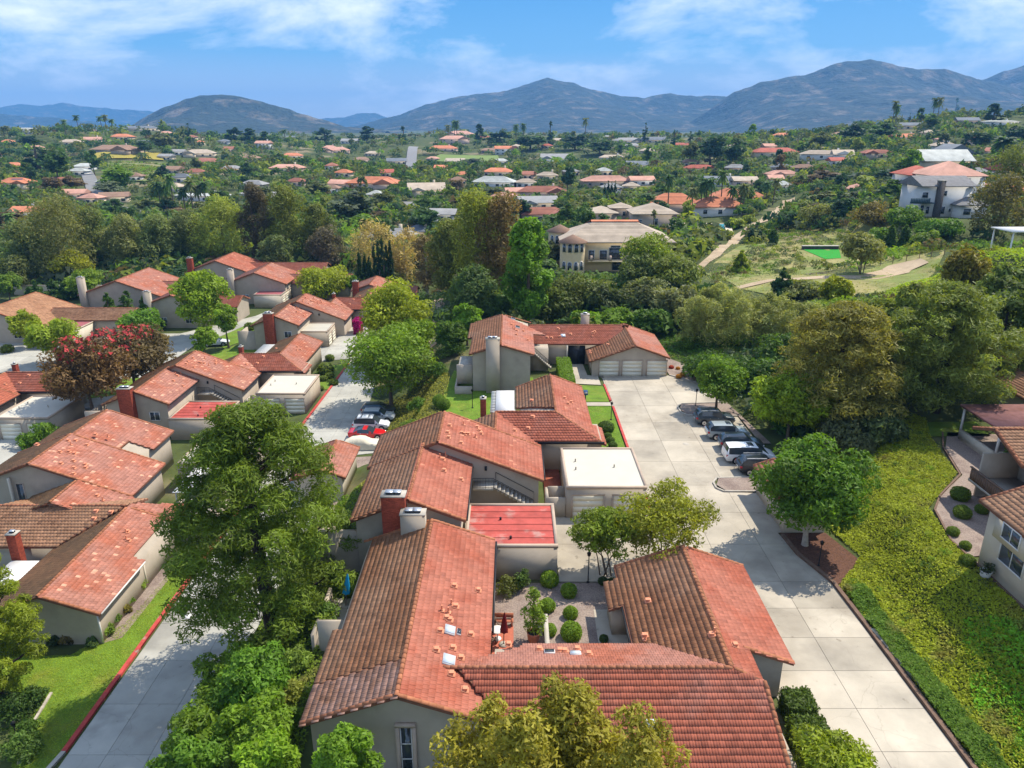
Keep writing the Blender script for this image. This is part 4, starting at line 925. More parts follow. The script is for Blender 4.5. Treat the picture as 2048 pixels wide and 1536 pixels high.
chimney(hC, 10.2, 11.4, 106.0, 106.9, 2, 5.6, 'stucco', 1)
stairs(hC, 5.4, 3.0, 0.4, 2.6, 96.2, 97.2, 10); bx(hC, 'landing', M['kerb'], 2.3, 3.0, 96.0, 98.0, 2.4, 2.6); railing(hC, [(2.4, 96.1, 2.6), (3.0, 96.1, 2.6), (5.4, 96.1, 0.45)])
bx(hC, 'stair_wall', M['stucco'], 2.3, 5.0, 97.2, 99.9, -0.4, 3.0)
vents_px(hC, 'E', 2.75, 6.15 - 0.3 * 4.15, 0.3, [(1026, 657, 'pipe'), (1029, 660, 'pipe'), (1033, 662), (1032, 670), (1046, 663), (1055, 681), (1023, 650)])
X, Y, Z = on_slope(1035, 655, 'E', 2.75, 4.9, 0.3); skylight(hC, X, Y, Z, 'E', 0.3, 0.9, 0.6, M['glass'])
X, Y, Z = on_slope(1026, 638, 'E', 2.75, 4.9, 0.3); skylight(hC, X, Y, Z, 'E', 0.3, 0.9, 0.6, M['glass'])
X, Y, Z = on_slope(1126, 672, 'S', 99.7, 3.02, 0.36); skylight(hC, X, Y, Z, 'S', 0.36, 0.65, 0.6)
vents_px(hC, 'S', 99.7, 3.02, 0.36, [(1116, 658), (1094, 675), (1103, 676), (1120, 674), (1141, 669), (1184, 673, 'pipe'), (1186, 666), (1189, 664)])
vents_px(hC, 'W', 10.3, zl, 0.36, [(1216, 690), (1180, 703), (1236, 656), (1181, 707)])

# -------- left house across the lane
hD = thing('townhouse', (-40, 62, -6), 'faded terracotta townhouse across the lane with a small brick chimney', 'townhouse', 'terracotta townhouses')
OFF[:] = [0, 0, -6]
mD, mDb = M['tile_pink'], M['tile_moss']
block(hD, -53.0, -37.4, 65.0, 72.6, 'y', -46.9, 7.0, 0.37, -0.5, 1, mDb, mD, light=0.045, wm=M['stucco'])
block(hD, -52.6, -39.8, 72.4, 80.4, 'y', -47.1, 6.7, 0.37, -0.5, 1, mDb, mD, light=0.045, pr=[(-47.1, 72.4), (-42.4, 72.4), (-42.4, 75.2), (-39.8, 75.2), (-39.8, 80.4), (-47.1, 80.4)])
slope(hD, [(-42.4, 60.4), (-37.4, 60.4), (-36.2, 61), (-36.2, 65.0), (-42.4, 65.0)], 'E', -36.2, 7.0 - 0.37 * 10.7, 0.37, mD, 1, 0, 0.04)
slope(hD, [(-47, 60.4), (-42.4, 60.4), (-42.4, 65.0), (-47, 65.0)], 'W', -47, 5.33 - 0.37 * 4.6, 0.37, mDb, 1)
caps(hD, (-42.4, 60.4, 5.33), (-42.4, 65, 5.33))
wall(hD, [(-46.5, -0.5), (-36.8, -0.5), (-36.8, 3.2), (-42.4, 5.1), (-46.5, 3.5)], 60.8, 64.9, 'y', M['stucco'])
block(hD, -47.5, -35.8, 56.4, 65.0, 'x', 60.9, 4.75, 0.36, -0.5, 1, M['tile_tan'], M['tile_tan'], verge=(0, 0), pl=[(-47.5, 56.4), (-40, 56.4), (-35.8, 60.9), (-47.5, 60.9)], walls=False); bx(hD, 'wall', M['stucco'], -47.0, -39, 56.9, 62, -0.5, 3.0)
zl, zh = block(hD, -40.2, -31.3, 47.2, 61.2, 'y', -35.75, 4.5, 0.36, -0.5, 1, mDb, mD, light=0.03, pr=[(-35.75, 47.2), (-31.3, 47.2), (-31.3, 54.6), (-32.4, 54.6), (-32.4, 61.2), (-35.75, 61.2)])
slope(hD, [(-35.75, 61.2), (-31.2, 61.2), (-31.2, 64.6), (-35.75, 61.7)], 'E', -31.2, 2.9, 0.36, mD, 1)
bx(hD, 'downpipe', M['white'], -31.75, -31.65, 47.5, 47.6, 0, 2.8); bx(hD, 'gutter', M['white'], -31.35, -31.22, 47.4, 54.5, 2.78, 2.9); bx(hD, 'post', M['stucco_light'], -31.9, -31.7, 54.9, 55.1, 0, 2.7)
chimney(hD, -43.15, -42.35, 55.2, 55.9, -0.5, 5.0, 'brick', 1)
bx(hD, 'patio_cover', M['white'], -43, -40.2, 50.0, 55.0, 2.55, 2.65)
for k in range(12): bx(hD, 'roof_panel', M['white'], -34.2 + k * 0.42, -33.8 + k * 0.42, 66.6, 72.5, 3.05, 3.1)
for q in ((-34.0, 66.8), (-29.4, 66.8)): bx(hD, 'post', M['white'], q[0], q[0] + 0.12, q[1], q[1] + 0.12, 0, 3.05)
flat_block(hD, -36.8, -29.2, 73.6, 81.2, -0.3, 3.0, M['whiteroof'], seams=False)
flat_block(hD, -33.2, -29.2, 62.5, 69.0, -0.3, 2.6, M['whiteroof'], seams=False)
bx(hD, 'wall_fin', M['stucco_light'], -49.2, -49.0, 64.9, 65.2, -0.5, 5.5); window(hD, (-48.4, 65.36, 1.2), 'S', 0.8, 3.6, M['trim'], 0, 0.08)
OFF[:] = [0, 0, 0]
keep = [(73, 890), (135, 882), (142, 891, 'pipe'), (150, 882), (173, 891), (119, 905), (137, 904), (148, 908), (121, 928), (146, 923), (169, 930), (147, 937), (170, 936), (146, 949)]
roof_vents(hD, [(*on_slope(q[0], q[1], 'E', -37.4, 1 - 0.37 * 9.5, 0.37), 'E', 0.37, q[2] if len(q) > 2 else 'vent') for q in keep])
roof_vents(hD, [(*on_slope(q[0], q[1], 'E', -31.3, -6 + zh, 0.36), 'E', 0.36, q[2] if len(q) > 2 else 'vent') for q in ((252, 1066, 'pipe'), (253, 1080, 'pipe'), (256, 1082), (254, 1064))])
roof_vents(hD, [(*on_slope(q[0], q[1], 'E', -36.2, 1 - 0.37 * 10.7, 0.37), 'E', 0.37, 'pipe' if i % 2 else 'vent') for i, q in enumerate(((193, 992), (206, 1002), (190, 870), (216, 875)))])
roof_vents(hD, [(*on_slope(q[0], q[1], 'S', 56.4, -6 + 4.75 - 0.36 * 4.5, 0.36), 'S', 0.36, 'vent') for q in ((192, 1023), (222, 1025), (188, 1038))])

# -------- the row beyond the lane, simpler copies of the same kind of house
def row_house(name_label, x, y, z, mt, mg, chim, w=11.0, d=12.0, h=6.4, wingw=12.0, axis_wing=True, garage=True, wing_dir=1, gdoor='E', gx=None, wins=True, p=0.36):
    OFF[:] = [x, y, z]
    g = thing('townhouse', (x, y, z), name_label, 'townhouse', 'terracotta townhouses')
    block(g, -w / 2, w / 2, 0, d, 'y', -0.3, h, p, -0.5, 2, mt, mt, light=0.03)
    if axis_wing:
        a, b_ = (w / 2 - 3.5, w / 2 + wingw) if wing_dir > 0 else (-w / 2 - wingw, -w / 2 + 3.5)
        block(g, a, b_, d * 0.35, d * 0.35 + 8, 'x', d * 0.35 + 4, h - 1.9, p, -0.5, 2, mt, mt)
    if garage:
        q = gx if gx is not None else w / 2 + 1.0
        flat_block(g, q, q + 6.2, -3.4, d * 0.35 + 0.4, -0.4, 2.9, mg, M['stucco_light'])
        for k in range(2):
            if gdoor == 'E': garage_door(g, (q + 6.2, -1.9 + k * 2.7, 0), 'E', 2.3, 2.1)
            else: garage_door(g, (q + 1.7 + k * 2.8, -3.38, 0), 'S', 2.3, 2.1)
    if chim: chimney(g, *((-w / 2 + 0.6, -w / 2 + 1.9) if chim[0] == 'l' else (-0.9, 0.4)), -0.45, 0.5, -0.5, h + 0.7, chim[1:], 2)
    if wins:
        for k in range(3): window(g, (w / 2 - 0.45, 2.0 + k * 3.2, h - p * (w / 2) - 1.75), 'E', 1.3, 1.15)
        window(g, (w * 0.22, 0.35, 0.9), 'S', 1.4, 1.2); window(g, (-w * 0.2, 0.35, 0.9), 'S', 1.4, 1.2)
    OFF[:] = [0, 0, 0]
    return g
row_house('two-storey pink roofed townhouse with balcony behind dark junipers in the far row', -80.5, 149, -6, M['tile_pink'], M['redroof'], 'lstucco', w=17, d=15, h=8.0, garage=False, wingw=6)
row_house('orange roofed townhouse with brick chimney in front of the eucalyptus row', -70.5, 176, -6, M['tile'], M['roseroof'], 'lbrick', w=15, d=13, h=7.4, wingw=17, gdoor='S')
row_house('tan-orange roofed townhouse with rose flat garage beside the street bend', -57, 163, -6, M['tile_pink'], M['roseroof'], 'lstucco', w=13.5, d=13, h=7.0, wingw=13, gdoor='E', gx=0.2)
row_house('townhouse with a lone stucco chimney half hidden by the big light green tree', -66.5, 142, -6, M['tile'], M['redroof'], 'lstucco', w=12, d=12, h=6.6, wingw=5, garage=False)
row_house('low tan roofed townhouse with rose flat roof at the frame edge', -95, 131, -6, M['tile_tan'], M['roseroof'], None, w=19, d=15, h=6.4, wingw=13, gdoor='S', gx=9.5)
row_house('small roof with a brick chimney at the top of the lane', -31, 160, -6, M['tile_pink'], M['roseroof'], 'lbrick', w=9, d=10, h=5.0, wingw=5, garage=False)
gr = thing('garage', (-92, 118, -6), 'cream garage with a rose flat roof cut off at the frame edge', 'garage')
OFF[:] = [0, 0, -6]; flat_block(gr, -98, -88, 112, 119, -0.3, 2.9, M['roseroof'], M['stucco_light'])
for k in range(2): garage_door(gr, (-95.2 + k * 3.6, 112.05, 0), 'S', 2.5, 2.1)
OFF[:] = [0, 0, 0]
# small garage block beside the lane, mostly hidden by the big pine
sg = thing('garage', (-20.5, 74, -6), 'small gabled garage with orange tiles beside the covered car', 'garage')
OFF[:] = [0, 0, -6]; block(sg, -23.6, -17.6, 70.5, 78.5, 'y', -20.2, 3.7, 0.36, -0.2, 1, M['tile'], M['tile_pink'], wm=M['stucco_light']); OFF[:] = [0, 0, 0]
# -------- trash store under the round tree
st = thing('storage_shed', (24.2, 58, 0), 'small cream shed with tiled roof hidden under the round green tree', 'shed')
block(st, 22.1, 26.3, 53.6, 61.6, 'y', 24.2, 3.3, 0.36, -0.2, 1, M['tile_pink'], M['tile_pink'], wm=M['stucco_light'], ov=0.4)

# -------- house on the bank at the right edge
def bR(parent, name, m, x0, x1, y0, y1, z0, z1): return bx(parent, name, m, x0 * KR, x1 * KR, y0 * KR, y1 * KR, zR(z0), zR(z1))
def blR(b, x0, x1, y0, y1, axis, r, zr, p, zb, **k): return block(b, x0 * KR, x1 * KR, y0 * KR, y1 * KR, axis, r * KR, zR(zr), p, zR(zb), 1, M['tile_tan'], M['tile_tan'], **k)
def wR(parent, c, face, w_, h_, *a): return window(parent, (c[0] * KR, c[1] * KR, zR(c[2])), face, w_ * KR, h_ * KR, *a)
hR = thing('house', (38, 38, 3), 'two-storey cream house with brown tiles above the green bank, cut by the frame', 'house')
blR(hR, 29.7, 44.0, 32.5, 42.0, 'y', 36.8, 12.05, 0.36, 4.0, wm=M['stucco_light'], ov=0.7)
wR(hR, (30.36, 38.9, 6.4), 'W', 2.3, 1.55, M['white'], 1, 0.09)
bR(hR, 'bay', M['stucco_light'], 29.75, 30.4, 36.9, 40.2, 8.0, 9.45); wR(hR, (29.75, 38.6, 8.35), 'W', 1.7, 1.05, M['white'], 1, 0.08)
wR(hR, (30.36, 34.6, 6.4), 'W', 1.6, 1.5, M['white'], 1, 0.09)
blR(hR, 35.4, 52, 46.6, 52.6, 'x', 50.2, 10.9, 0.36, 4.0, walls=False); bR(hR, 'wall', M['stucco'], 38.5, 52, 47.4, 52.2, 4.5, 9.8)
bR(hR, 'balcony_wall', M['stucco'], 35.6, 38.5, 50.9, 51.1, 4.5, 8.6); bR(hR, 'balcony_floor', M['kerb'], 34.8, 38.5, 44.5, 50.9, 6.4, 6.6)
for k in range(26): bR(hR, 'rail_board', M['wood'], 34.8, 34.85, 44.6 + k * 0.24, 44.8 + k * 0.24, 6.6, 7.5)
bR(hR, 'rail_cap', M['wood'], 34.74, 34.9, 44.5, 50.9, 7.5, 7.58); bR(hR, 'balcony_wall', M['stucco'], 35.0, 38.5, 44.3, 44.5, 4.5, 7.5)
wR(hR, (38.47, 48.9, 6.7), 'W', 2.2, 2.0, M['white'], 1)
pr = thing('patio_roof', (48, 62, 3), 'flat rose patio roof over a hedge beside the upper gravel walk', 'patio roof')
bR(pr, 'roof', paint('dusty_pink_roof', (0.27, 0.125, 0.11), 0.85, c2=(0.20, 0.085, 0.07), mixscale=0.6), 40.5, 56, 56.8, 62.5, 8.0, 8.18)
for q in ((40.8, 57.0), (40.8, 62.2), (48, 57.0)): bR(pr, 'post', M['white'], q[0], q[0] + 0.16, q[1], q[1] + 0.16, 5, 8.0)
bR(pr, 'low_wall', M['stucco_light'], 40.6, 40.9, 57.2, 62.0, 5, 5.9); bR(pr, 'low_wall', M['stucco_light'], 40.9, 50, 57.0, 57.2, 5, 5.9)
h2 = thing('house', (58, 73, 4), 'brown tiled roof corner behind the rose patio roof', 'house')
blR(h2, 47.5, 64, 61, 74, 'y', 55.5, 10.4, 0.3, 4.5, wm=M['stucco_light'])
# ================================================================ plants
def unit(v): return v / (np.linalg.norm(v, axis=-1, keepdims=True) + 1e-9)
def leafquads(mb, pos, nrm, size, asp, r, m=0, tint=None):
    n = len(pos); a = unit(np.cross(nrm, r.normal(size=(n, 3)))); b = np.cross(nrm, a); s = size[:, None]
    V = np.stack([pos - a * s * 0.9 - b * s * asp, pos + a * s * 1.2, pos - a * s * 0.9 + b * s * asp], 1).reshape(-1, 3)
    mb.add(V, np.arange(3 * n).reshape(n, 3), m, tint if tint is not None else 0.5)
def foliage(mb, cen, rad, n, size, asp=0.55, up=0.25, seed=0, m=0, inner=0.5, wild=0.7, centre=None):
    r = np.random.default_rng(seed); K = len(cen); wgt = (rad[:, 0] * rad[:, 2]) ** 1.0; wgt = wgt / wgt.sum()
    i = r.choice(K, n, p=wgt); d = r.normal(size=(n, 3)); d[:, 2] += up; d = unit(d)
    pos = cen[i] + rad[i] * d * (inner + (1 - inner) * r.random((n, 1)) ** 0.5)
    nrm = unit(d + np.array([0.12, 0.05, 0.45]) + wild * r.normal(size=(n, 3)))
    ct = r.normal(0, 0.13, K)[i]
    leafquads(mb, pos, nrm, size * r.uniform(0.45, 1.5, n), asp, r, m, np.clip(0.5 + ct + r.normal(0, 0.16, n), 0, 1))
def crown(kind, H, W, K, seed):
    r = np.random.default_rng(seed); d = unit(r.normal(size=(K, 3)))
    if kind in ('broad', 'open'):
        f = r.random((K, 1)) ** 0.4 * 0.80 * (1 + 0.22 * np.sin(3 * np.arctan2(d[:, 1:2], d[:, 0:1]) + seed) * np.cos(4 * d[:, 2:3] + seed)); lo = 0.28 if kind == 'open' else 0.22
        cz = H * (lo + (1 - lo) * 0.52); e = np.array([W / 2, W / 2, H * (1 - lo) / 2]); cen = np.array([0, 0, cz]) + d * f * e
        s = r.uniform(0.5, 1.45, (K, 1)); rad = s * np.array([W * 0.145, W * 0.145, W * 0.11]) * (0.8 if kind == 'open' else 1.0)
    elif kind == 'pine':
        t = np.sort(r.random(K)) * 0.80 + 0.17; wid = np.interp(t, [0.15, 0.35, 0.6, 0.85, 1.0], [0.75, 1.0, 0.95, 0.62, 0.15]) * W / 2
        th = r.random(K) * 6.283; q = r.random(K) ** 0.45 * wid * 0.86; cen = np.stack([q * np.cos(th), q * np.sin(th), t * H - 0.03 * H * (q / (W / 2))], 1)
        s = r.uniform(0.7, 1.3, (K, 1)); rad = s * np.array([W * 0.078, W * 0.078, W * 0.046])
    elif kind == 'euc':
        t = r.random(K) * 0.80 + 0.2; wid = np.interp(t, [0.2, 0.45, 0.75, 1.0], [0.55, 1.0, 0.9, 0.35]) * W / 2; th = r.random(K) * 6.283; q = r.random(K) ** 0.5 * wid * 0.85
        cen = np.stack([q * np.cos(th), q * np.sin(th), t * H * 0.97], 1); s = r.uniform(0.6, 1.5, (K, 1)); rad = s * np.array([W * 0.13, W * 0.13, W * 0.15])
    elif kind == 'tall':
        t = r.random(K) * 0.88 + 0.10; wid = np.interp(t, [0.1, 0.3, 0.6, 1.0], [0.8, 1.0, 0.85, 0.2]) * W / 2; th = r.random(K) * 6.283; q = r.random(K) ** 0.5 * wid * 0.8
        cen = np.stack([q * np.cos(th), q * np.sin(th), t * H * 0.96], 1); s = r.uniform(0.7, 1.3, (K, 1)); rad = s * np.array([W * 0.17, W * 0.17, W * 0.2])
    elif kind == 'conifer':
        t = r.random(K) ** 1.3 * 0.94 + 0.04; wid = (1 - t) ** 0.8 * W / 2; th = r.random(K) * 6.283; q = r.random(K) ** 0.4 * wid
        cen = np.stack([q * np.cos(th), q * np.sin(th), t * H], 1); rad = np.array([W * 0.14, W * 0.14, W * 0.11]) * (1.25 - t)[:, None]
    elif kind == 'column':
        t = r.random(K) * 0.98 + 0.01; wid = np.interp(t, [0, 0.1, 0.6, 1.0], [0.7, 1.0, 0.85, 0.05]) * W / 2; th = r.random(K) * 6.283; q = r.random(K) ** 0.4 * wid * 0.75
        cen = np.stack([q * np.cos(th), q * np.sin(th), t * H], 1); rad = np.array([W * 0.12, W * 0.12, W * 0.4]) * np.interp(t, [0, 0.7, 1], [1, 0.9, 0.3])[:, None]
    elif kind == 'feather':
        t = r.random(K); th = r.random(K) * 6.283; q = r.random(K) ** 0.5 * W / 2 * 0.85
        cen = np.stack([q * np.cos(th), q * np.sin(th), (0.25 + 0.6 * t) * H * (1 - 0.45 * (q / (W / 2)) ** 2)], 1); rad = np.array([W * 0.10, W * 0.10, H * 0.18]) * r.uniform(0.7, 1.3, (K, 1))
    else:                                   # bush: a dome on the ground
        f = r.random((K, 1)) ** 0.45 * 0.8; d[:, 2] = np.abs(d[:, 2]); cen = np.array([0, 0, H * 0.18]) + d * f * np.array([W / 2, W / 2, H * 0.75])
        rad = r.uniform(0.75, 1.25, (K, 1)) * np.array([W * 0.17, W * 0.17, H * 0.2])
    return cen, rad
def limbs(mb, kind, H, W, cen, seed, m=0, thick=1.0, n=9):
    r = np.random.default_rng(seed + 5); t0 = {'pine': 0.028, 'euc': 0.02, 'open': 0.012, 'tall': 0.02, 'column': 0.02, 'conifer': 0.025}.get(kind, 0.022) * H * thick
    top = {'pine': 0.93, 'euc': 0.85, 'tall': 0.85, 'conifer': 0.9, 'column': 0.7}.get(kind, 0.6) * H; lean = r.normal(0, 0.02 * H, 2)
    def axis(z): return Vector((lean[0] * math.sin(z / H * 2.5), lean[1] * math.sin(z / H * 3), z))
    if kind == 'open':
        for k in range(5):
            c = Vector(cen[r.integers(len(cen))]) * 0.9; q = Vector((r.normal(0, 0.2), r.normal(0, 0.2), 0))
            mb.tube([q, q + Vector((c.x * 0.25, c.y * 0.25, H * 0.28)), q * 0.3 + c * 0.8, c], [t0, t0 * 0.75, t0 * 0.45, t0 * 0.2], 6, m)
        return
    zs = np.linspace(-0.03 * H, top, 8); mb.tube([axis(z) for z in zs], [t0 * (1.35 - 1.1 * (max(z, 0) / top) ** 0.8) * (1.25 if z <= 0 else 1) for z in zs], 9, m)
    order = r.permutation(len(cen))[:n]
    for i in order:
        c = Vector(cen[i]); z = min(max(0.2 * H, c.z - 0.42 * math.hypot(c.x, c.y) - 0.05 * H), top * 0.97); a = axis(z); b = a.lerp(c, 0.55) - Vector((0, 0, 0.02 * H)); q = t0 * 0.42 * (1 - 0.6 * z / H)
        mb.tube([a, b, c], [q, q * 0.6, q * 0.2], 5, m, cap=False)
def palm(H, seed, fr=2.6, n=26, skirt=True):
    r = np.random.default_rng(seed); tr = MB(); cr = MB(); b = r.normal(0, 0.03 * H, 2)
    tr.tube([(0, 0, -0.2), (b[0] * 0.4, b[1] * 0.4, H * 0.5), (b[0], b[1], H - 0.3)], [0.28, 0.2, 0.18], 7); top = Vector((b[0], b[1], H - 0.3))
    for k in range(n):
        th = 6.283 * k * 0.382; el = math.cos(k / n * 3.3) * 1.1 + r.normal(0, 0.1); L = fr * r.uniform(0.8, 1.15); h = Vector((math.cos(th), math.sin(th), 0)); s = Vector((-h.y, h.x, 0))
        pts = []
        for t in np.linspace(0.05, 1, 6): pts.append(top + h * (L * t * math.cos(el * (1 - 0.35 * t))) + Vector((0, 0, L * t * math.sin(el) - 0.55 * L * t * t)))
        for i in range(5):
            a, c = pts[i], pts[i + 1]; w0, w1 = 0.32 * fr * math.sin(math.pi * (0.12 + 0.86 * i / 5)), 0.32 * fr * math.sin(math.pi * (0.12 + 0.86 * (i + 1) / 5)); dn = Vector((0, 0, -0.12 * fr))
            cr.add([a, c, c + s * w1 * 0.6 + dn, a + s * w0 * 0.6 + dn], [(0, 1, 2, 3)], 0, float(r.uniform(0.3, 0.8))); cr.add([a, a - s * w0 * 0.6 + dn, c - s * w1 * 0.6 + dn, c], [(0, 1, 2, 3)], 0, float(r.uniform(0.3, 0.8)))
    return tr, cr
LABELS = {}
NTH = ['', 'second ', 'third ', 'fourth ', 'fifth ', 'sixth ', 'seventh ', 'eighth ', 'ninth ', 'tenth ', 'eleventh ', 'twelfth ']
def uniq(label):
    k = LABELS.get(label, 0); LABELS[label] = k + 1
    return label if k == 0 else NTH[min(k, 11)] + label
def plant(name, pos, H, W, kind, colr, label, cat='tree', leaves=6000, leaf=0.16, K=60, seed=None, bark='bark', group=None, asp=0.5, thick=1.0, flowers=None, inner=0.5, up=0.25, nl=9):
    seed = seed if seed is not None else int(abs(pos[0] * 31 + pos[1] * 17)) + 11
    t = thing(name, pos, label, cat, group)
    cen, rad = crown(kind, H, W, K, seed)
    if kind not in ('bush', 'feather') or thick > 1.5:
        mb = MB(); limbs(mb, kind, H, W, cen, seed, 0, thick, nl); o = link('trunk', mb.mesh('trunk', M[bark], True)); o.parent = t
    mb = MB(); foliage(mb, cen, rad, int(leaves * 0.86), leaf * 1.08, asp, up, seed, inner=inner)
    o = link('crown', mb.mesh('crown', M['leaf'])); o.parent = t; o.color = (1.72 * colr[0], 1.78 * colr[1], 1.4 * colr[2], 1); o['kind'] = 'stuff'
    if flowers:
        q = np.argsort(-cen[:, 2])[:flowers]; mb = MB(); foliage(mb, cen[q], rad[q] * 1.08, flowers * 55, leaf * 1.1, 0.8, 0.6, seed + 3, inner=0.8)
        o = link('blossom', mb.mesh('blossom', M['flower'])); o.parent = t; o['kind'] = 'stuff'
    return t
def place(pb, top, wpx, world=None):
    X, Y, Z = hit(*pb) if world is None else (world[0], world[1], float(gz(*world)))
    dep = Q(X, Y, Z + 3)[2]; H = at_Y(pb[0], top, Y)[2] - Z
    return (X, Y, Z - 0.05), max(H, 0.3), wpx * dep / FPX
def T(name, pb, top, wpx, kind, colr, label, leaves, leaf, world=None, **k):
    pos, H, W = place(pb, top, wpx, world)
    return plant(name, pos, H, W, kind, colr, label, leaves=leaves, leaf=leaf, **k)
def ball_mesh(seed, n=1500, leaf=0.06, flat=1.0, core=True):
    """clipped bush of radius 1: a dense skin of leaves over a darker solid core"""
    r = np.random.default_rng(seed); mb = MB(); d = unit(r.normal(size=(n, 3))); sh = 1 + 0.05 * np.sin(d[:, 0] * 5 + seed) * np.cos(d[:, 1] * 4) + r.normal(0, 0.022, n)
    pos = d * sh[:, None]; pos[:, 2] = np.maximum(pos[:, 2], -0.72) * flat
    leafquads(mb, pos, unit(d + 0.75 * r.normal(size=(n, 3))), leaf * r.uniform(0.7, 1.4, n), 0.65, r, 0, np.clip(r.normal(0.5, 0.2, n), 0, 1))
    if core:
        seg = 12; prof = [(0.9 * math.cos(a), max(0.9 * math.sin(a), -0.8) * flat) for a in np.linspace(-1.45, 1.55, 9)]; mb.lathe(prof, seg, 0, 0.12)
    return mb.mesh('clipped_bush', M['leaf'])
BALL = [ball_mesh(s, 2200, 0.075) for s in (1, 2, 3)]
BALL_LO = [ball_mesh(s, 420, 0.15) for s in (4, 5)]
GREEN = (0.075, 0.125, 0.014)
def ball(pos, r_, label, colr=GREEN, zs=1.0, group='clipped round bushes', name='clipped_bush', lo=False, cat='bush'):
    o = bpy.data.objects.new(name, random.choice(BALL_LO if lo else BALL)); col.objects.link(o)
    o.location = (pos[0], pos[1], pos[2] + r_ * zs * 0.68); o.scale = (r_, r_, r_ * zs); o.rotation_euler = (0, 0, random.uniform(0, 6.28)); o.color = (*[1.75 * c_ for c_ in colr], 1)
    return tag(o, uniq(label), cat, group)
def box_hedge(name, x0, x1, y0, y1, z0, z1, label, colr=GREEN, dens=90, leaf=0.08, cat='hedge'):
    r = np.random.default_rng(int(abs(x0 * 13 + y0 * 7))); mb = MB(); mb.box(x0 + 0.07, x1 - 0.07, y0 + 0.07, y1 - 0.07, z0, z1 - 0.07, 0, 0.12)
    for nrm, A, f in (((0, 0, 1), (x1 - x0) * (y1 - y0), lambda u, v: (x0 + u * (x1 - x0), y0 + v * (y1 - y0), z1 + 0 * u)), ((0, -1, 0), (x1 - x0) * (z1 - z0), lambda u, v: (x0 + u * (x1 - x0), y0 + 0 * u, z0 + v * (z1 - z0))),
                      ((-1, 0, 0), (y1 - y0) * (z1 - z0), lambda u, v: (x0 + 0 * u, y0 + u * (y1 - y0), z0 + v * (z1 - z0))), ((1, 0, 0), (y1 - y0) * (z1 - z0), lambda u, v: (x1 + 0 * u, y0 + u * (y1 - y0), z0 + v * (z1 - z0)))):
        n = int(A * dens); pos = np.stack(f(r.random(n), r.random(n)), 1) + r.normal(0, 0.03, (n, 3)); leafquads(mb, pos, unit(np.array(nrm) + 0.8 * r.normal(size=(n, 3))), leaf * r.uniform(0.7, 1.4, n), 0.65, r, 0, np.clip(r.normal(0.5, 0.2, n), 0, 1))
    o = mb.build(name, M['leaf']); o.color = (*[1.75 * c_ for c_ in colr], 1); return tag(o, label, cat)
def cover(name, poly, n, leaf, colr, label, hmax=0.25, seed=1, asp=0.6, patchy=True, flower=None):
    """low leafy growth over the ground inside a plan polygon"""
    r = np.random.default_rng(seed); xs = [p[0] for p in poly]; ys = [p[1] for p in poly]; X = r.uniform(min(xs), max(xs), n * 3); Y = r.uniform(min(ys), max(ys), n * 3)
    k = pip(poly, X, Y); X, Y = X[k][:n], Y[k][:n]; lump = fbm(X / 0.9, Y / 0.9, seed + 7, 3)
    Z = gz(X, Y) + np.clip(0.5 + 0.5 * lump, 0, 1.3) * hmax + r.uniform(-0.03, 0.05, len(X)); big = fbm(X / 6, Y / 6, seed + 9, 2)
    mb = MB(); nr = unit(np.stack([0.5 * r.normal(size=len(X)), 0.5 * r.normal(size=len(X)), np.full(len(X), 0.8)], 1)); leafquads(mb, np.stack([X, Y, Z], 1), nr, leaf * r.uniform(0.6, 1.4, len(X)), asp, r, 0, np.clip(0.5 + 0.22 * big + r.normal(0, 0.2, len(X)), 0, 1))
    o = mb.build(name, M['cover'] if name == 'ground_cover' else M['leaf']); o.color = (*[1.75 * c_ for c_ in colr], 1); o['kind'] = 'stuff'; o['label'] = label
    return o
# ================================================================ near planting
YG, MG, DG, OL = (0.15, 0.185, 0.012), (0.085, 0.135, 0.012), (0.045, 0.080, 0.012), (0.125, 0.115, 0.02)
# ground cover on the banks
BANK = [(24.6, 10), (24.6, 30), (24.3, 42), (24.0, 46.4), (27.3, 50.2), (26.7, 54), (26.7, 62), (28, 70), (36, 76), (42.8, 71), (41.0, 66.6), (39.2, 58.9), (33.5, 52.8), (32.3, 47.7), (32.4, 10)]
cover('ground_cover', BANK, 120000, 0.095, (0.19, 0.215, 0.013), 'yellow-green creeping ground cover on the steep bank', 0.22, 3)
cover('ground_cover', [(24.5, 12), (24.5, 30), (24.1, 43), (24.2, 46.2), (25.6, 46), (25.7, 40), (26.0, 28), (26.2, 12)], 24000, 0.09, (0.07, 0.12, 0.012), 'dark green leafy strip along the timber edging', 0.75, 5)
LB = [(-20.2, 12), (-20.2, 66), (-15.0, 66), (-13.2, 58), (-13, 47), (-12.6, 45), (-12.6, 40), (-11.3, 37), (-11.2, 12)]
cover('ground_cover', LB, 34000, 0.10, (0.105, 0.155, 0.012), 'green creepers on the bank beside the nearest house', 0.35, 8)
cover('ground_cover', [(-16, 66), (-13.5, 60), (-9.5, 70), (-8, 84), (-8.5, 96), (-12, 104), (-19, 100), (-16.5, 98), (-16.5, 84), (-14, 78)], 13000, 0.11, (0.15, 0.15, 0.02), 'patchy dry creepers on the slope below the parked cars', 0.22, 12)
cover('ground_cover', [(22.6, 104), (26.5, 97), (26.5, 85), (33, 82), (44, 92), (40, 112), (20, 118)], 14000, 0.15, (0.055, 0.115, 0.010), 'lush dark green slope beside the triple garage', 0.4, 14)
cover('ground_cover', [(52, 92), (66, 86), (90, 98), (96, 124), (82, 136), (66, 128), (58, 118)], 24000, 0.19, (0.19, 0.26, 0.01), 'bright lime green slope below the hilltop villa', 0.35, 16)
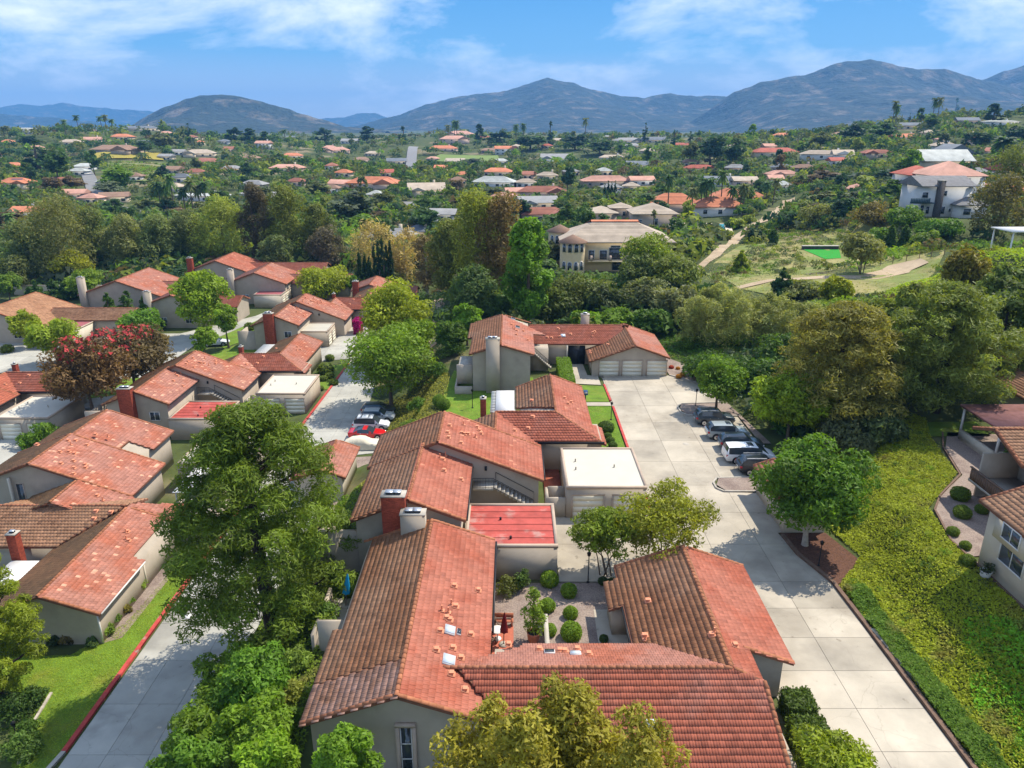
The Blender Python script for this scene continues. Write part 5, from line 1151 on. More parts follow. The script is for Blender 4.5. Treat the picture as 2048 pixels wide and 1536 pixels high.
cover('grass', [(-28.8, 34), (-28.6, 47), (-28.4, 60), (-30.5, 60), (-31.2, 50), (-33.5, 46.2), (-38.8, 46), (-37, 42.5), (-33, 42.2), (-32.4, 38.5), (-31.5, 36), (-29.6, 34)], 24000, 0.05, (0.16, 0.21, 0.012), 'short lawn blades beside the red kerb', 0.06, 17, 0.3)
cover('grass', [(-7, 70), (-1.9, 70), (-1.9, 86), (2.8, 87), (2.8, 94), (-8, 97), (-8.6, 88)], 9000, 0.06, (0.12, 0.22, 0.012), 'short lawn blades under the stucco chimney wall', 0.06, 18, 0.3)
cover('grass', [(8.5, 71), (11.9, 70), (11.9, 83.2), (8.5, 83.2)], 4000, 0.06, (0.12, 0.22, 0.012), 'short lawn blades along the driveway kerb', 0.06, 19, 0.3)
# big trees
T('pine_tree', (540, 1305), 806, 405, 'pine', (0.085, 0.118, 0.012), 'huge shaggy pine standing between the lane and the nearest house', 85000, 0.185, world=(-17.2, 45.0), K=280, bark='darkbark', asp=0.24, seed=5, nl=26, inner=0.3)
T('pine_tree', (20, 1470), 1105, 240, 'pine', (0.13, 0.155, 0.010), 'yellow-green pine cut by the frame edge beside the lawn', 42000, 0.14, world=(-35.9, 41.5), K=150, bark='darkbark', asp=0.25, seed=9, inner=0.3)
for i, (x, y, top, w_, c, lb) in enumerate(((-17.6, 37.6, 1300, 150, MG, 'dense green shrub tree at the foot of the huge pine'), (-15.0, 35.2, 1305, 160, (0.07, 0.135, 0.012), 'broad green shrub tree beside the shaded lane'), (-17.4, 32.4, 1375, 150, MG, 'green shrub tree hanging over the lane edge'),
                                            (-13.9, 31.6, 1420, 150, (0.10, 0.16, 0.012), 'leafy shrub below the nearest tiled eave'), (-16.4, 28.6, 1440, 160, (0.07, 0.13, 0.012), 'dark leafy shrub at the lower frame edge by the lane'), (-11.9, 28.0, 1470, 130, (0.12, 0.19, 0.012), 'light green shrub at the lower frame edge near the gable'))):
    pos, H, W = place((450, 1400), top, w_, (x, y)); plant('shrub_tree', pos, max(3.0, min(H, 7.0)), W, 'broad', c, lb, leaves=11000, leaf=0.13, K=60, seed=20 + i)
T('shrub_tree', (700, 1540), 1452, 130, 'broad', (0.10, 0.17, 0.014), 'bright green shrub in front of the gable window', 7000, 0.12, world=(-7.9, 27.6), K=40)
ot = thing('olive_tree', (2.0, 22.6, 0), 'wide olive-yellow tree rising in front of the nearest roof', 'tree')
oc, orad = [], []
for k, (qx, top, w_) in enumerate(((925, 1462, 110), (975, 1398, 100), (1045, 1432, 110), (1132, 1376, 120), (1195, 1440, 110), (1262, 1436, 110), (1318, 1452, 90), (1010, 1490, 150), (1120, 1480, 170), (1230, 1500, 150))):
    yy = 22.6 + 1.5 * math.sin(k * 2.3); X_, _, zt_ = at_Y(qx, top, yy); wm = 1.25 * w_ * 33 / FPX; c_, r_ = crown('euc', 5.2, wm, 26, 500 + k)
    oc.append(c_ + np.array([X_ - 2.0, yy - 22.6, zt_ - 5.2])); orad.append(r_ * 1.25)
oc = np.concatenate(oc); orad = np.concatenate(orad)
mb = MB(); limbs(mb, 'broad', 8.5, 9.0, oc, 33, 0, 1.0, 26); o = link('trunk', mb.mesh('trunk', M['bark'], True)); o.parent = ot
mb = MB(); foliage(mb, oc, orad, 46000, 0.105, 0.5, 0.25, 33, inner=0.4); o = link('crown', mb.mesh('crown', M['leaf'])); o.parent = ot; o.color = (0.32, 0.285, 0.03, 1); o['kind'] = 'stuff'
T('shrub_tree', (1680, 1540), 1500, 190, 'broad', (0.15, 0.18, 0.014), 'yellow-green shrub beside the brick bed at the lower frame edge', 9000, 0.11, world=(15.9, 28.2), K=50)
T('small_tree', (1228, 1142), 1008, 150, 'open', (0.11, 0.145, 0.012), 'airy multi-stemmed tree in the garage court, the greener of the pair', 9000, 0.12, world=(6.9, 47.8), K=60, thick=0.8)
T('small_tree', (1350, 1125), 985, 215, 'open', (0.145, 0.15, 0.012), 'airy yellow-green tree behind the garage wing roof', 12000, 0.12, world=(11.4, 48.3), K=80, thick=0.8)
T('round_tree', (1600, 1085), 884, 215, 'broad', (0.065, 0.12, 0.010), 'round dense green tree with a pale trunk in the mulch bed', 26000, 0.17, world=(23.6, 52.0), K=95, bark='palebark', seed=41)
T('small_tree', (1432, 822), 712, 108, 'broad', (0.085, 0.14, 0.012), 'young round tree on the gravel island behind the parked cars', 9000, 0.16, K=60, seed=42)
T('leafy_tree', (1552, 905), 742, 155, 'broad', (0.145, 0.195, 0.012), 'light green tree beside the parked cars, next to the brown pine', 15000, 0.2, world=(29.0, 71.5), K=80, seed=43)
T('pine_tree', (1675, 915), 605, 285, 'pine', (0.15, 0.135, 0.036), 'tall brown-green pine standing on the bank above the parked cars', 40000, 0.23, world=(33.8, 72.5), K=230, bark='darkbark', asp=0.26, seed=44, inner=0.3, nl=20)
T('pine_tree', (1852, 830), 568, 300, 'pine', (0.11, 0.13, 0.03), 'broad dark pine with a thick trunk beside the dirt walk', 40000, 0.24, world=(44.4, 72.5), K=230, bark='darkbark', asp=0.26, seed=45, inner=0.3, nl=20)
T('pine_tree', (2010, 800), 585, 220, 'pine', (0.075, 0.10, 0.024), 'dark pine at the frame edge behind the rose patio roof', 18000, 0.32, world=(55, 80), K=110, bark='darkbark', asp=0.3, seed=46, inner=0.3)
T('leafy_tree', (800, 745), 562, 150, 'broad', (0.165, 0.185, 0.012), 'yellow-green tree at the top of the lane, the taller of the cluster', 16000, 0.24, world=(-19.5, 118), K=90, seed=47)
T('leafy_tree', (778, 812), 655, 175, 'broad', (0.11, 0.165, 0.014), 'pale green tree shading the cars parked in the lane', 17000, 0.21, world=(-17.2, 98.5), K=90, seed=48)
T('leafy_tree', (845, 760), 640, 90, 'broad', (0.12, 0.175, 0.014), 'soft green tree between the lane cluster and the dirt path', 8000, 0.22, world=(-14.5, 108), K=60, seed=49)
T('flowering_tree', (190, 840), 680, 165, 'broad', (0.105, 0.060, 0.028), 'dark bronze tree with red blossom above the cream garage', 16000, 0.22, world=(-56.4, 93), K=90, seed=50, flowers=3)
T('flowering_tree', (285, 790), 652, 150, 'broad', (0.085, 0.060, 0.030), 'dark bronze tree with crimson blossom behind the tall brick chimney', 15000, 0.22, world=(-55.6, 103), K=90, seed=51, flowers=6)
T('leafy_tree', (340, 790), 655, 70, 'broad', (0.14, 0.10, 0.04), 'rust brown tree beside the crimson flowering tree', 6000, 0.22, world=(-54.5, 108), K=50, seed=52)
T('leafy_tree', (150, 715), 638, 108, 'broad', (0.15, 0.19, 0.014), 'light green tree beside the turning court', 8000, 0.25, world=(-76, 118), K=60, seed=53)
T('leafy_tree', (420, 672), 538, 125, 'broad', (0.13, 0.18, 0.012), 'large light green tree hiding the townhouse with the lone stucco chimney', 15000, 0.27, world=(-57.5, 134), K=90, seed=54)
T('small_tree', (432, 708), 648, 56, 'broad', (0.12, 0.175, 0.014), 'slim young tree beside the parked white car', 4000, 0.22, world=(-52.5, 121.5), K=40, seed=55)
T('small_tree', (452, 690), 605, 52, 'broad', (0.11, 0.165, 0.014), 'young tree on the lawn in front of the large light green tree', 4000, 0.22, world=(-51, 128), K=40, seed=56)
T('small_tree', (58, 680), 618, 60, 'broad', (0.15, 0.175, 0.014), 'small spreading tree over clipped bushes at the turning court', 4000, 0.24, world=(-87, 128), K=40, seed=57)
for i, (x, y, top, w_) in enumerate(((225, 655, 585, 60), (262, 652, 580, 62), (300, 655, 588, 60), (330, 650, 600, 44), (285, 672, 625, 90))):
    T('juniper', (x, y), top, w_, 'conifer' if i < 4 else 'broad', (0.045, 0.085, 0.014) if i < 4 else (0.075, 0.14, 0.014), ['dark juniper beside the balcony townhouse, farthest from the big tree', 'dark spreading juniper under the balcony of the far townhouse', 'dark juniper between balcony and stucco chimney', 'slim dark juniper against the lone stucco chimney', 'bright round shrub tree in front of the dark junipers'][i], 5000, 0.26, K=60, seed=60 + i)
T('leafy_tree', (148, 568), 500, 90, 'broad', (0.19, 0.19, 0.012), 'round yellow-green tree at the edge of the eucalyptus wood', 7000, 0.3, K=60, seed=66)
T('leafy_tree', (650, 598), 540, 120, 'broad', (0.17, 0.19, 0.012), 'wide yellow-green tree beside the dark cypress columns', 8000, 0.3, K=70, seed=67)
T('small_tree', (541, 592), 545, 42, 'broad', (0.10, 0.145, 0.014), 'small round tree between the rose roofed garages', 3000, 0.26, K=40, seed=68)
T('small_tree', (700, 595), 548, 40, 'broad', (0.075, 0.135, 0.014), 'small green tree touching the cypress columns', 3000, 0.26, K=40, seed=69)
for i, (x, top, b) in enumerate(((722, 497, 578), (733, 505, 580), (742, 512, 582), (752, 482, 583), (761, 476, 584), (769, 470, 585), (777, 488, 584), (784, 476, 583))):
    T('cypress_tree', (x, b), top, 15, 'column', (0.024, 0.05, 0.018), ['leftmost slim cypress of the dark column group', 'second cypress column from the lane side', 'shortest cypress column of the group', 'fourth cypress column, left of the tallest pair', 'cypress column next to the tallest one', 'tallest cypress column of the dark group', 'cypress column right of the tallest one', 'rightmost cypress column of the group'][i], 4000, 0.20, K=60, seed=70 + i, group='cypress columns', asp=0.4, inner=0.4)
# eucalyptus wood beyond the row
EUC = [(128, 565, 398, 165, (0.105, 0.088, 0.032), 'broad grey-brown eucalyptus beyond the yellow-green round tree'), (60, 560, 455, 100, (0.07, 0.075, 0.03), 'dark eucalyptus at the frame edge beyond the junipers'), (195, 545, 420, 80, (0.09, 0.09, 0.03), 'narrow dusty eucalyptus beside the broad grey-brown one'),
       (262, 545, 440, 95, (0.125, 0.11, 0.045), 'pale dusty eucalyptus above the balcony townhouse'), (325, 540, 440, 90, (0.10, 0.10, 0.04), 'grey eucalyptus behind the orange roofed townhouse'), (385, 535, 425, 85, (0.09, 0.085, 0.035), 'brown-grey eucalyptus behind the brick chimney of the far row'),
       (455, 540, 398, 125, (0.15, 0.14, 0.03), 'tall golden-olive eucalyptus in the middle of the wood'), (520, 545, 366, 75, (0.060, 0.040, 0.028), 'tall bare-looking dark brown tree in the wood'), (585, 545, 378, 110, (0.095, 0.088, 0.018), 'tall dark olive eucalyptus, highest of the wood'),
       (640, 545, 415, 80, (0.08, 0.075, 0.018), 'olive eucalyptus beside the tallest one'), (660, 550, 460, 95, (0.075, 0.052, 0.042), 'purple-brown tree left of the cypress columns'), (560, 555, 475, 80, (0.07, 0.075, 0.03), 'dark undergrowth tree below the tall eucalyptus'),
       (905, 600, 448, 100, (0.09, 0.085, 0.02), 'dark eucalyptus left of the central rust and olive giants'), (955, 610, 392, 130, (0.14, 0.125, 0.02), 'central olive-gold eucalyptus giant'), (1005, 605, 393, 115, (0.13, 0.072, 0.03), 'rust brown eucalyptus giant beside the bright green tree'),
       (945, 655, 545, 110, (0.06, 0.075, 0.025), 'dark shaded tree under the central giants'), (855, 590, 470, 70, (0.11, 0.07, 0.04), 'thin rust brown tree right of the cypress columns'), (815, 570, 462, 100, (0.24, 0.15, 0.075), 'pale orange-brown thin tree behind the cypress columns'), (750, 560, 450, 110, (0.24, 0.155, 0.08), 'straw coloured thin tree left behind the cypress columns')]
for i, (x, b, top, w_, c, lb) in enumerate(EUC):
    c = (1.18 * c[0], 1.4 * c[1], 1.3 * c[2])
    thin = 'thin' in lb
    T('eucalyptus_tree', (x, b), top, w_, 'euc', c, lb, 4500 if thin else 12000, 0.32, K=45 if thin else 75, seed=100 + i, bark='palebark' if i in (13, 14, 16, 17, 18) else 'bark', asp=0.35, group='eucalyptus wood', nl=14, inner=0.35)
T('poplar_tree', (1055, 655), 443, 100, 'euc', (0.085, 0.155, 0.012), 'tall bright green tree behind the house with the chimney wall', 15000, 0.28, K=90, seed=130, asp=0.6)
MIDT = [(935, 690, 605, 60, 'broad', (0.10, 0.17, 0.014), 'fresh green shrub beside the chimney wall house'), (905, 705, 640, 60, 'broad', (0.06, 0.10, 0.014), 'dark shrub at the lane side of the chimney wall house'), (985, 650, 590, 70, 'broad', (0.045, 0.075, 0.014), 'dark tree behind the roof with the chimney wall'),
        (1110, 650, 575, 90, 'broad', (0.075, 0.095, 0.02), 'dark olive tree behind the low tiled wing'), (1165, 640, 550, 120, 'broad', (0.085, 0.10, 0.025), 'broad olive tree below the yellow mansion'), (1215, 645, 575, 85, 'broad', (0.06, 0.075, 0.03), 'shaded grey tree behind the wing chimney'), (1275, 590, 505, 90, 'broad', (0.085, 0.105, 0.03), 'olive tree in front of the mansion balcony'),
        (1295, 575, 468, 130, 'broad', (0.13, 0.165, 0.018), 'yellow-green tree rising beside the yellow mansion'), (1350, 590, 510, 110, 'broad', (0.115, 0.135, 0.03), 'loose green tree left of the dirt trail start'), (1290, 640, 560, 110, 'broad', (0.105, 0.115, 0.05), 'grey-green tree above the triple garage'), (1345, 650, 570, 110, 'broad', (0.12, 0.125, 0.06), 'pale grey-green tree beside the feathery shrubs'),
        (1175, 665, 625, 70, 'broad', (0.10, 0.17, 0.014), 'small bright bush behind the wing ridge'), (1240, 668, 620, 80, 'broad', (0.085, 0.14, 0.014), 'green bush behind the garage ridge'), (1300, 670, 622, 80, 'broad', (0.055, 0.10, 0.014), 'dark bush beside the triple garage roof')]
for i, (x, b, top, w_, kd, c, lb) in enumerate(MIDT): T('leafy_tree', (x, b), top, w_, kd, c, lb, 7000, 0.28, K=60, seed=140 + i)
for i, (x, b, top, w_, lb) in enumerate(((1405, 690, 590, 120, 'feathery grey-green shrub nearest the triple garage'), (1470, 690, 575, 150, 'largest feathery grey-green shrub above the clipped ball'), (1545, 690, 585, 130, 'feathery grey-green shrub beside the brown pine'), (1620, 680, 600, 110, 'pale feathery shrub behind the brown pine'), (1440, 640, 565, 110, 'feathery shrub at the back of the grey-green thicket'))):
    T('feathery_shrub', (x, b), top, w_, 'feather', (0.175, 0.18, 0.065), lb, 9000, 0.30, K=60, seed=160 + i, asp=0.16, up=0.9, group='feathery thicket', cat='shrub')
for i, (x, b, top, w_, kd, c, lb) in enumerate(((1420, 760, 690, 130, 'bush', (0.04, 0.075, 0.012), 'dark evergreen shrub under the feathery thicket'), (1510, 780, 700, 140, 'bush', (0.045, 0.085, 0.012), 'dark green juniper mass behind the young round tree'), (1560, 730, 660, 120, 'bush', (0.045, 0.08, 0.014), 'dark green shrub between the thicket and the brown pine'),
                                                (1590, 860, 790, 120, 'bush', (0.04, 0.085, 0.012), 'dark shrub under the brown pine trunk'), (1690, 900, 820, 110, 'bush', (0.075, 0.085, 0.045), 'grey-green shrub beside the brown pine trunk'), (1760, 880, 800, 100, 'bush', (0.06, 0.08, 0.03), 'low shrub between the two big pines'))):
    T('shrub', (x, b), top, w_, kd, c, lb, 7000, 0.22, K=50, seed=170 + i, cat='shrub')
# hillside beyond, on the right
HILL = [(1720, 548, 466, 105, 'open', (0.14, 0.14, 0.05), 'olive tree with bare stems beside the green court', 'tree'), (1560, 602, 535, 58, 'conifer', (0.03, 0.06, 0.018), 'dark young conifer beside the dirt track', 'tree'), (1480, 545, 500, 34, 'conifer', (0.16, 0.19, 0.014), 'small lime green tree on the dry grass slope', 'tree'),
        (1545, 490, 462, 20, 'tall', (0.04, 0.075, 0.02), 'lone dark clipped shrub on the dry slope', 'shrub'), (1925, 575, 475, 90, 'bush', (0.12, 0.10, 0.015), 'golden brown shrub at the top of the lime slope', 'shrub'), (1600, 590, 555, 110, 'bush', (0.13, 0.14, 0.05), 'grey shrub beside the olive tree', 'shrub'), (1670, 600, 545, 70, 'bush', (0.17, 0.18, 0.012), 'yellow-green shrub below the olive tree', 'shrub'),
        (1985, 480, 362, 130, 'euc', (0.10, 0.085, 0.03), 'brown-green tree hiding the side of the white hillside house', 'tree'), (2030, 400, 285, 120, 'broad', (0.085, 0.10, 0.02), 'tall green tree at the frame edge above the pink roof', 'tree'), (2000, 640, 530, 120, 'open', (0.095, 0.12, 0.03), 'spreading grey-green tree on the lime slope', 'tree'),
        (1640, 462, 405, 85, 'broad', (0.12, 0.125, 0.045), 'silvery green tree right of the dirt trail', 'tree'), (1606, 440, 400, 50, 'broad', (0.105, 0.12, 0.04), 'grey-green tree touching the dirt trail', 'tree'), (1690, 440, 395, 90, 'bush', (0.09, 0.12, 0.02), 'green hillside shrub left of the white house', 'shrub'), (1750, 450, 400, 110, 'bush', (0.11, 0.085, 0.025), 'rusty green shrub below the white house', 'shrub'),
        (1810, 450, 405, 80, 'bush', (0.075, 0.125, 0.02), 'dark green shrub at the foot of the stone chimney', 'shrub'), (1880, 470, 430, 100, 'bush', (0.06, 0.115, 0.014), 'deep green shrub under the white house wall', 'shrub'), (1760, 495, 448, 60, 'bush', (0.085, 0.14, 0.02), 'green shrub left of the two clipped cones', 'shrub'), (1850, 500, 455, 60, 'bush', (0.09, 0.13, 0.02), 'green shrub right of the two clipped cones', 'shrub'),
        (1700, 640, 590, 120, 'bush', (0.10, 0.15, 0.014), 'wide green shrub behind the brown pine', 'shrub'), (1640, 640, 600, 100, 'bush', (0.12, 0.155, 0.02), 'yellow-green shrub above the pale feathery shrub', 'shrub'), (1760, 640, 590, 100, 'bush', (0.105, 0.125, 0.02), 'olive shrub between the two big pines', 'shrub'), (1830, 620, 560, 80, 'bush', (0.14, 0.155, 0.03), 'pale shrub below the lime slope', 'shrub')]
for i, (x, b, top, w_, kd, c, lb, ct) in enumerate(HILL): T('hillside_tree' if ct == 'tree' else 'hillside_shrub', (x, b), top, w_, kd, c, lb, 6000, 0.3, K=55, seed=190 + i, cat=ct)
for i, x in enumerate((1777, 1806)): T('clipped_cone', (x, 500), 452, 28, 'column', (0.05, 0.085, 0.014), ('left' if i == 0 else 'right') + ' clipped dark cone of the pair on the dry slope', 2500, 0.28, K=40, seed=215 + i, cat='shrub')
# clipped bushes
GB = [(1099, 1155, 18, 'clipped ball against the red garage wall'), (1138, 1178, 16, 'clipped ball nearest the garage court'), (1095, 1207, 15.5, 'clipped ball beside the potted tree'), (1141, 1222, 14.5, 'clipped ball in the middle of the gravel garden'), (1099, 1256, 14, 'smaller clipped ball near the garden fence'), (1143, 1257, 21, 'largest clipped ball in the gravel garden'),
      (1206, 1160, 9.5, 'dark little ball under the garage wing eave'), (1224, 1162, 9, 'dark little ball tucked against the garage wing'), (1208, 1275, 9, 'small bush by the garden path door')]
for x, y, r_, lb in GB:
    p = P(x, y, 0.55 * r_ / 16); s = r_ * Q(*p)[2] / FPX; ball((p[0], p[1], 0), s, lb, (0.115, 0.18, 0.012) if r_ > 10 else (0.045, 0.07, 0.014), 0.98)
for x, y, r_, lb in ((1921, 985, 18, 'clipped bush farthest up the gravel walk'), (1925, 1020, 16.5, 'second clipped bush along the gravel walk'), (1907, 1056, 12, 'third and smallest clipped bush on the gravel walk'), (1932, 1083, 11, 'fourth clipped bush along the gravel walk'), (1936, 1114, 14.5, 'clipped bush nearest the cream house corner'), (1964, 1012, 12, 'dark bush under the balcony of the cream house')):
    p = P(x, y + 4, 3.4); s = r_ * Q(*p)[2] / FPX; ball((p[0], p[1], 3), s, lb, (0.085, 0.125, 0.012), 0.85)
for x, y, r_, lb in ((887, 802, 13, 'clipped ball on the small lawn'), (878, 795, 13, 'darker clipped ball beside the small lawn'), (1371, 687, 15, 'big clipped ball on the dark slope beyond the garages')):
    p = P(x, y + 2, 0.8); ball((p[0], p[1], 0), r_ * Q(*p)[2] / FPX, lb, (0.085, 0.14, 0.012), 0.95)
for x, y, r_, lb in ((1212, 855, 16, 'wide clipped bush beside the grass strip'), (1216, 868, 8, 'low clipped bush next to the wide one'), (1221, 877, 8.5, 'middle low clipped bush by the driveway kerb'), (1226, 887, 9, 'low clipped bush nearest the cream garage')):
    p = P(x, y, 0.4); ball((p[0], p[1], 0), r_ * Q(*p)[2] / FPX, lb, (0.06, 0.10, 0.012), 0.75)
for x, y, r_, lb in ((1343, 733, 5, 'red leaved little shrub by the triple garage'), (1358, 752, 6, 'orange shrub in the gravel bed, nearest'), (1366, 748, 6, 'second orange shrub in the gravel bed'), (1356, 735, 4.5, 'yellow shrub in the gravel bed'), (1370, 733, 5, 'small green shrub in the gravel bed')):
    p = P(x, y, 0.3); ball((p[0], p[1], 0), r_ * Q(*p)[2] / FPX, lb, (0.30, 0.05, 0.02) if 'red' in lb else ((0.09, 0.14, 0.02) if 'green' in lb else (0.34, 0.16, 0.01)), 0.8, 'gravel bed shrubs', 'flowering_shrub', True)
for i, (x, y, r_) in enumerate(((652, 742, 16), (660, 752, 9), (668, 765, 9), (648, 757, 8), (641, 776, 7), (40, 655, 9), (48, 672, 10), (62, 676, 10), (70, 660, 9), (85, 672, 9), (15, 700, 12), (290, 715, 10), (500, 655, 11), (660, 716, 9))):
    h = hit(x, y + 4); ball(h, r_ * Q(*h)[2] / FPX, ['widest clipped bush at the garage lane corner', 'clipped bush second from the lane corner', 'clipped bush third from the lane corner', 'clipped bush in the lane bed by the tile eave', 'lowest clipped bush in the lane bed', 'clipped bush nearest the rose roofed house wall', 'clipped bush at the court edge', 'clipped bush bulging into the court', 'clipped bush under the small spreading tree', 'clipped bush beside the rose garage door', 'flat clipped bush at the frame edge of the court', 'clipped hedge ball at the half-round grass island', 'round bush on the garage roof corner', 'small bush on the bright lawn'][i], (0.085, 0.115, 0.014), 0.75, lo=True)
box_hedge('hedge', 6.1, 7.9, 87.5, 97.2, 0, 1.9, 'tall clipped box hedge at the driveway end', (0.10, 0.165, 0.012))
box_hedge('hedge', 15.5, 17.1, 32.9, 34.6, 0, 1.35, 'clipped square bush at the corner of the nearest house', (0.055, 0.085, 0.010), 150)
box_hedge('hedge', 15.1, 17.0, 30.3, 32.3, 0, 1.5, 'clipped square bush beside the red kerb', (0.06, 0.09, 0.010), 150)
box_hedge('hedge', -30.4, -29.2, 137.2, 140.5, -6, -3.3, 'magenta bougainvillea covering a garage wall', (0.26, 0.006, 0.11), 60, 0.14)
box_hedge('hedge', 44.3, 55.8, 59.7, 61.0, 3, 5.5, 'leafy hedge in front of the rose patio roof', (0.075, 0.12, 0.02), 60, 0.11)
box_hedge('hedge', -96, -62, 171, 172.5, -6, -3.8, 'long clipped hedge on the pale wall at the far row', (0.07, 0.13, 0.014), 20, 0.2)
# beds along the left house and loose shrubs on the banks
for i, (x, y, r_, c, lb) in enumerate(((210, 1262, 13, (0.11, 0.16, 0.02), 'loose green shrub at the corner of the faded townhouse'), (228, 1240, 11, (0.08, 0.13, 0.02), 'shrub below the white downpipe'), (246, 1222, 11, (0.12, 0.10, 0.02), 'bronze shrub in the bed along the faded townhouse'), (258, 1205, 9, (0.10, 0.16, 0.02), 'fern-like shrub in the middle of the wall bed'), (280, 1170, 13, (0.12, 0.17, 0.02), 'pale green shrub beside the cream post'),
                                       (135, 1278, 10, (0.10, 0.075, 0.03), 'dry brown shrub under the shaded gable'), (110, 1283, 9, (0.035, 0.05, 0.02), 'dark shrub under the shaded gable'), (185, 1285, 9, (0.075, 0.11, 0.04), 'grey-green shrub at the gable corner'), (40, 1500, 26, (0.06, 0.10, 0.02), 'large dark shrub at the lower corner of the frame'), (30, 1420, 30, (0.035, 0.065, 0.012), 'dark shrub mass under the yellow-green pine'), (75, 1395, 18, (0.04, 0.07, 0.014), 'dark shrub touching the pale edging'), (60, 1460, 20, (0.05, 0.09, 0.014), 'spreading dark shrub beside the garden lamp'), (90, 875, 22, (0.085, 0.145, 0.014), 'leafy shrub in front of the cream double garage'), (60, 885, 16, (0.08, 0.14, 0.014), 'leafy shrub at the garage court edge'))):
    h = hit(x, y + r_ * 0.6); s = 1.45 * r_ * Q(*h)[2] / FPX
    plant('shrub', h, s * 1.7, s * 2.2, 'bush', c, lb, 'shrub', 2200, 0.09 if y > 1000 else 0.14, 26, 220 + i)
for i, (x, y, h_, w_, c, lb) in enumerate(((-12.9, 41.8, 2.4, 2.6, (0.06, 0.10, 0.014), 'dark shrub beside the blue umbrella'), (-13.6, 38.0, 1.6, 2.2, (0.12, 0.17, 0.03), 'pale spiky shrub under the long eave'), (-13.3, 35.2, 1.4, 2.0, (0.15, 0.16, 0.03), 'straw green shrub under the long eave'), (-12.9, 33.0, 1.6, 2.0, (0.08, 0.13, 0.014), 'green shrub below the mossy roof edge'), (-15.6, 50.5, 2.0, 3.0, (0.13, 0.20, 0.014), 'bright shrub below the fin wall'), (-16.5, 56, 1.6, 3.4, (0.14, 0.21, 0.014), 'bright shrub on the bank behind the huge pine'), (-15.5, 60.5, 1.5, 2.6, (0.11, 0.17, 0.014), 'shrub at the top of the bank behind the huge pine'), (-13.9, 53.5, 1.9, 2.2, (0.05, 0.085, 0.012), 'dark shrub in the corner of the fin walls'),
                                           (-11.6, 78.0, 1.6, 2.8, (0.10, 0.14, 0.02), 'shrub on the slope above the parked cars'), (-13.4, 84, 1.8, 3.0, (0.09, 0.15, 0.014), 'green shrub nearest the white parked car'), (-12.2, 91, 2.0, 3.4, (0.075, 0.13, 0.014), 'dark shrub under the pale green lane tree'), (-15.3, 80.2, 1.2, 1.8, (0.28, 0.12, 0.03), 'rusty red shrub beside the red car'), (-10.5, 98, 2.4, 4.0, (0.06, 0.11, 0.014), 'spiky dark shrub on the slope top'), (-9.0, 104, 3.0, 5.0, (0.05, 0.09, 0.014), 'dark shrub behind the chimney wall house'))):
    plant('shrub', (x, y, float(gz(x, y)) - 0.05), h_, w_, 'bush', c, lb, 'shrub', 2600, 0.11, 28, 240 + i)
plant('potted_tree', (1.4, 40.2, 0.75), 3.3, 1.9, 'tall', (0.12, 0.17, 0.02), 'slim leafy tree growing from the terracotta pot in the courtyard', 'tree', 1800, 0.09, 28, 260)
for i, (x, y, h_, w_, c, lb) in enumerate(((-0.5, 45.6, 1.7, 1.9, (0.08, 0.09, 0.02), 'shaded olive shrub against the red garage wall'), (0.7, 46.1, 1.9, 1.6, (0.045, 0.075, 0.014), 'dark shrub in the garage wall corner'), (1.6, 37.6, 0.7, 1.0, (0.06, 0.10, 0.02), 'low dark plant beside the courtyard wall'), (7.9, 38.4, 0.7, 0.9, (0.10, 0.15, 0.02), 'small plant by the garage wing door'))):
    plant('shrub', (x, y, 0), h_, w_, 'bush', c, lb, 'shrub', 1300, 0.08, 20, 270 + i)

for i, (x, b, top, w_, kd, c, lb) in enumerate(((20, 600, 545, 60, 'broad', (0.10, 0.15, 0.02), 'green tree at the frame edge above the low tan roof'), (75, 602, 560, 50, 'conifer', (0.04, 0.075, 0.016), 'dark juniper left of the boundary wall lamp'), (110, 600, 558, 46, 'conifer', (0.045, 0.08, 0.016), 'dark juniper behind the tan wing ridge'), (140, 598, 556, 44, 'conifer', (0.04, 0.075, 0.016), 'dark juniper in the middle of the juniper screen'), (172, 600, 540, 70, 'broad', (0.12, 0.17, 0.018), 'light green tree beside the two-storey pink roofed house'), (45, 585, 520, 70, 'euc', (0.09, 0.10, 0.035), 'grey-green tree behind the pale boundary wall'))):
    T('leafy_tree' if kd != 'conifer' else 'juniper', (x, b), top, w_, kd, c, lb, 5000, 0.28, K=50, seed=400 + i)
cover('ground_cover', [(26.6, 12), (26.6, 34), (29, 40), (32, 38), (32, 12)], 14000, 0.11, (0.11, 0.24, 0.012), 'fresh green part of the bank cover at the lower frame corner', 0.25, 33)
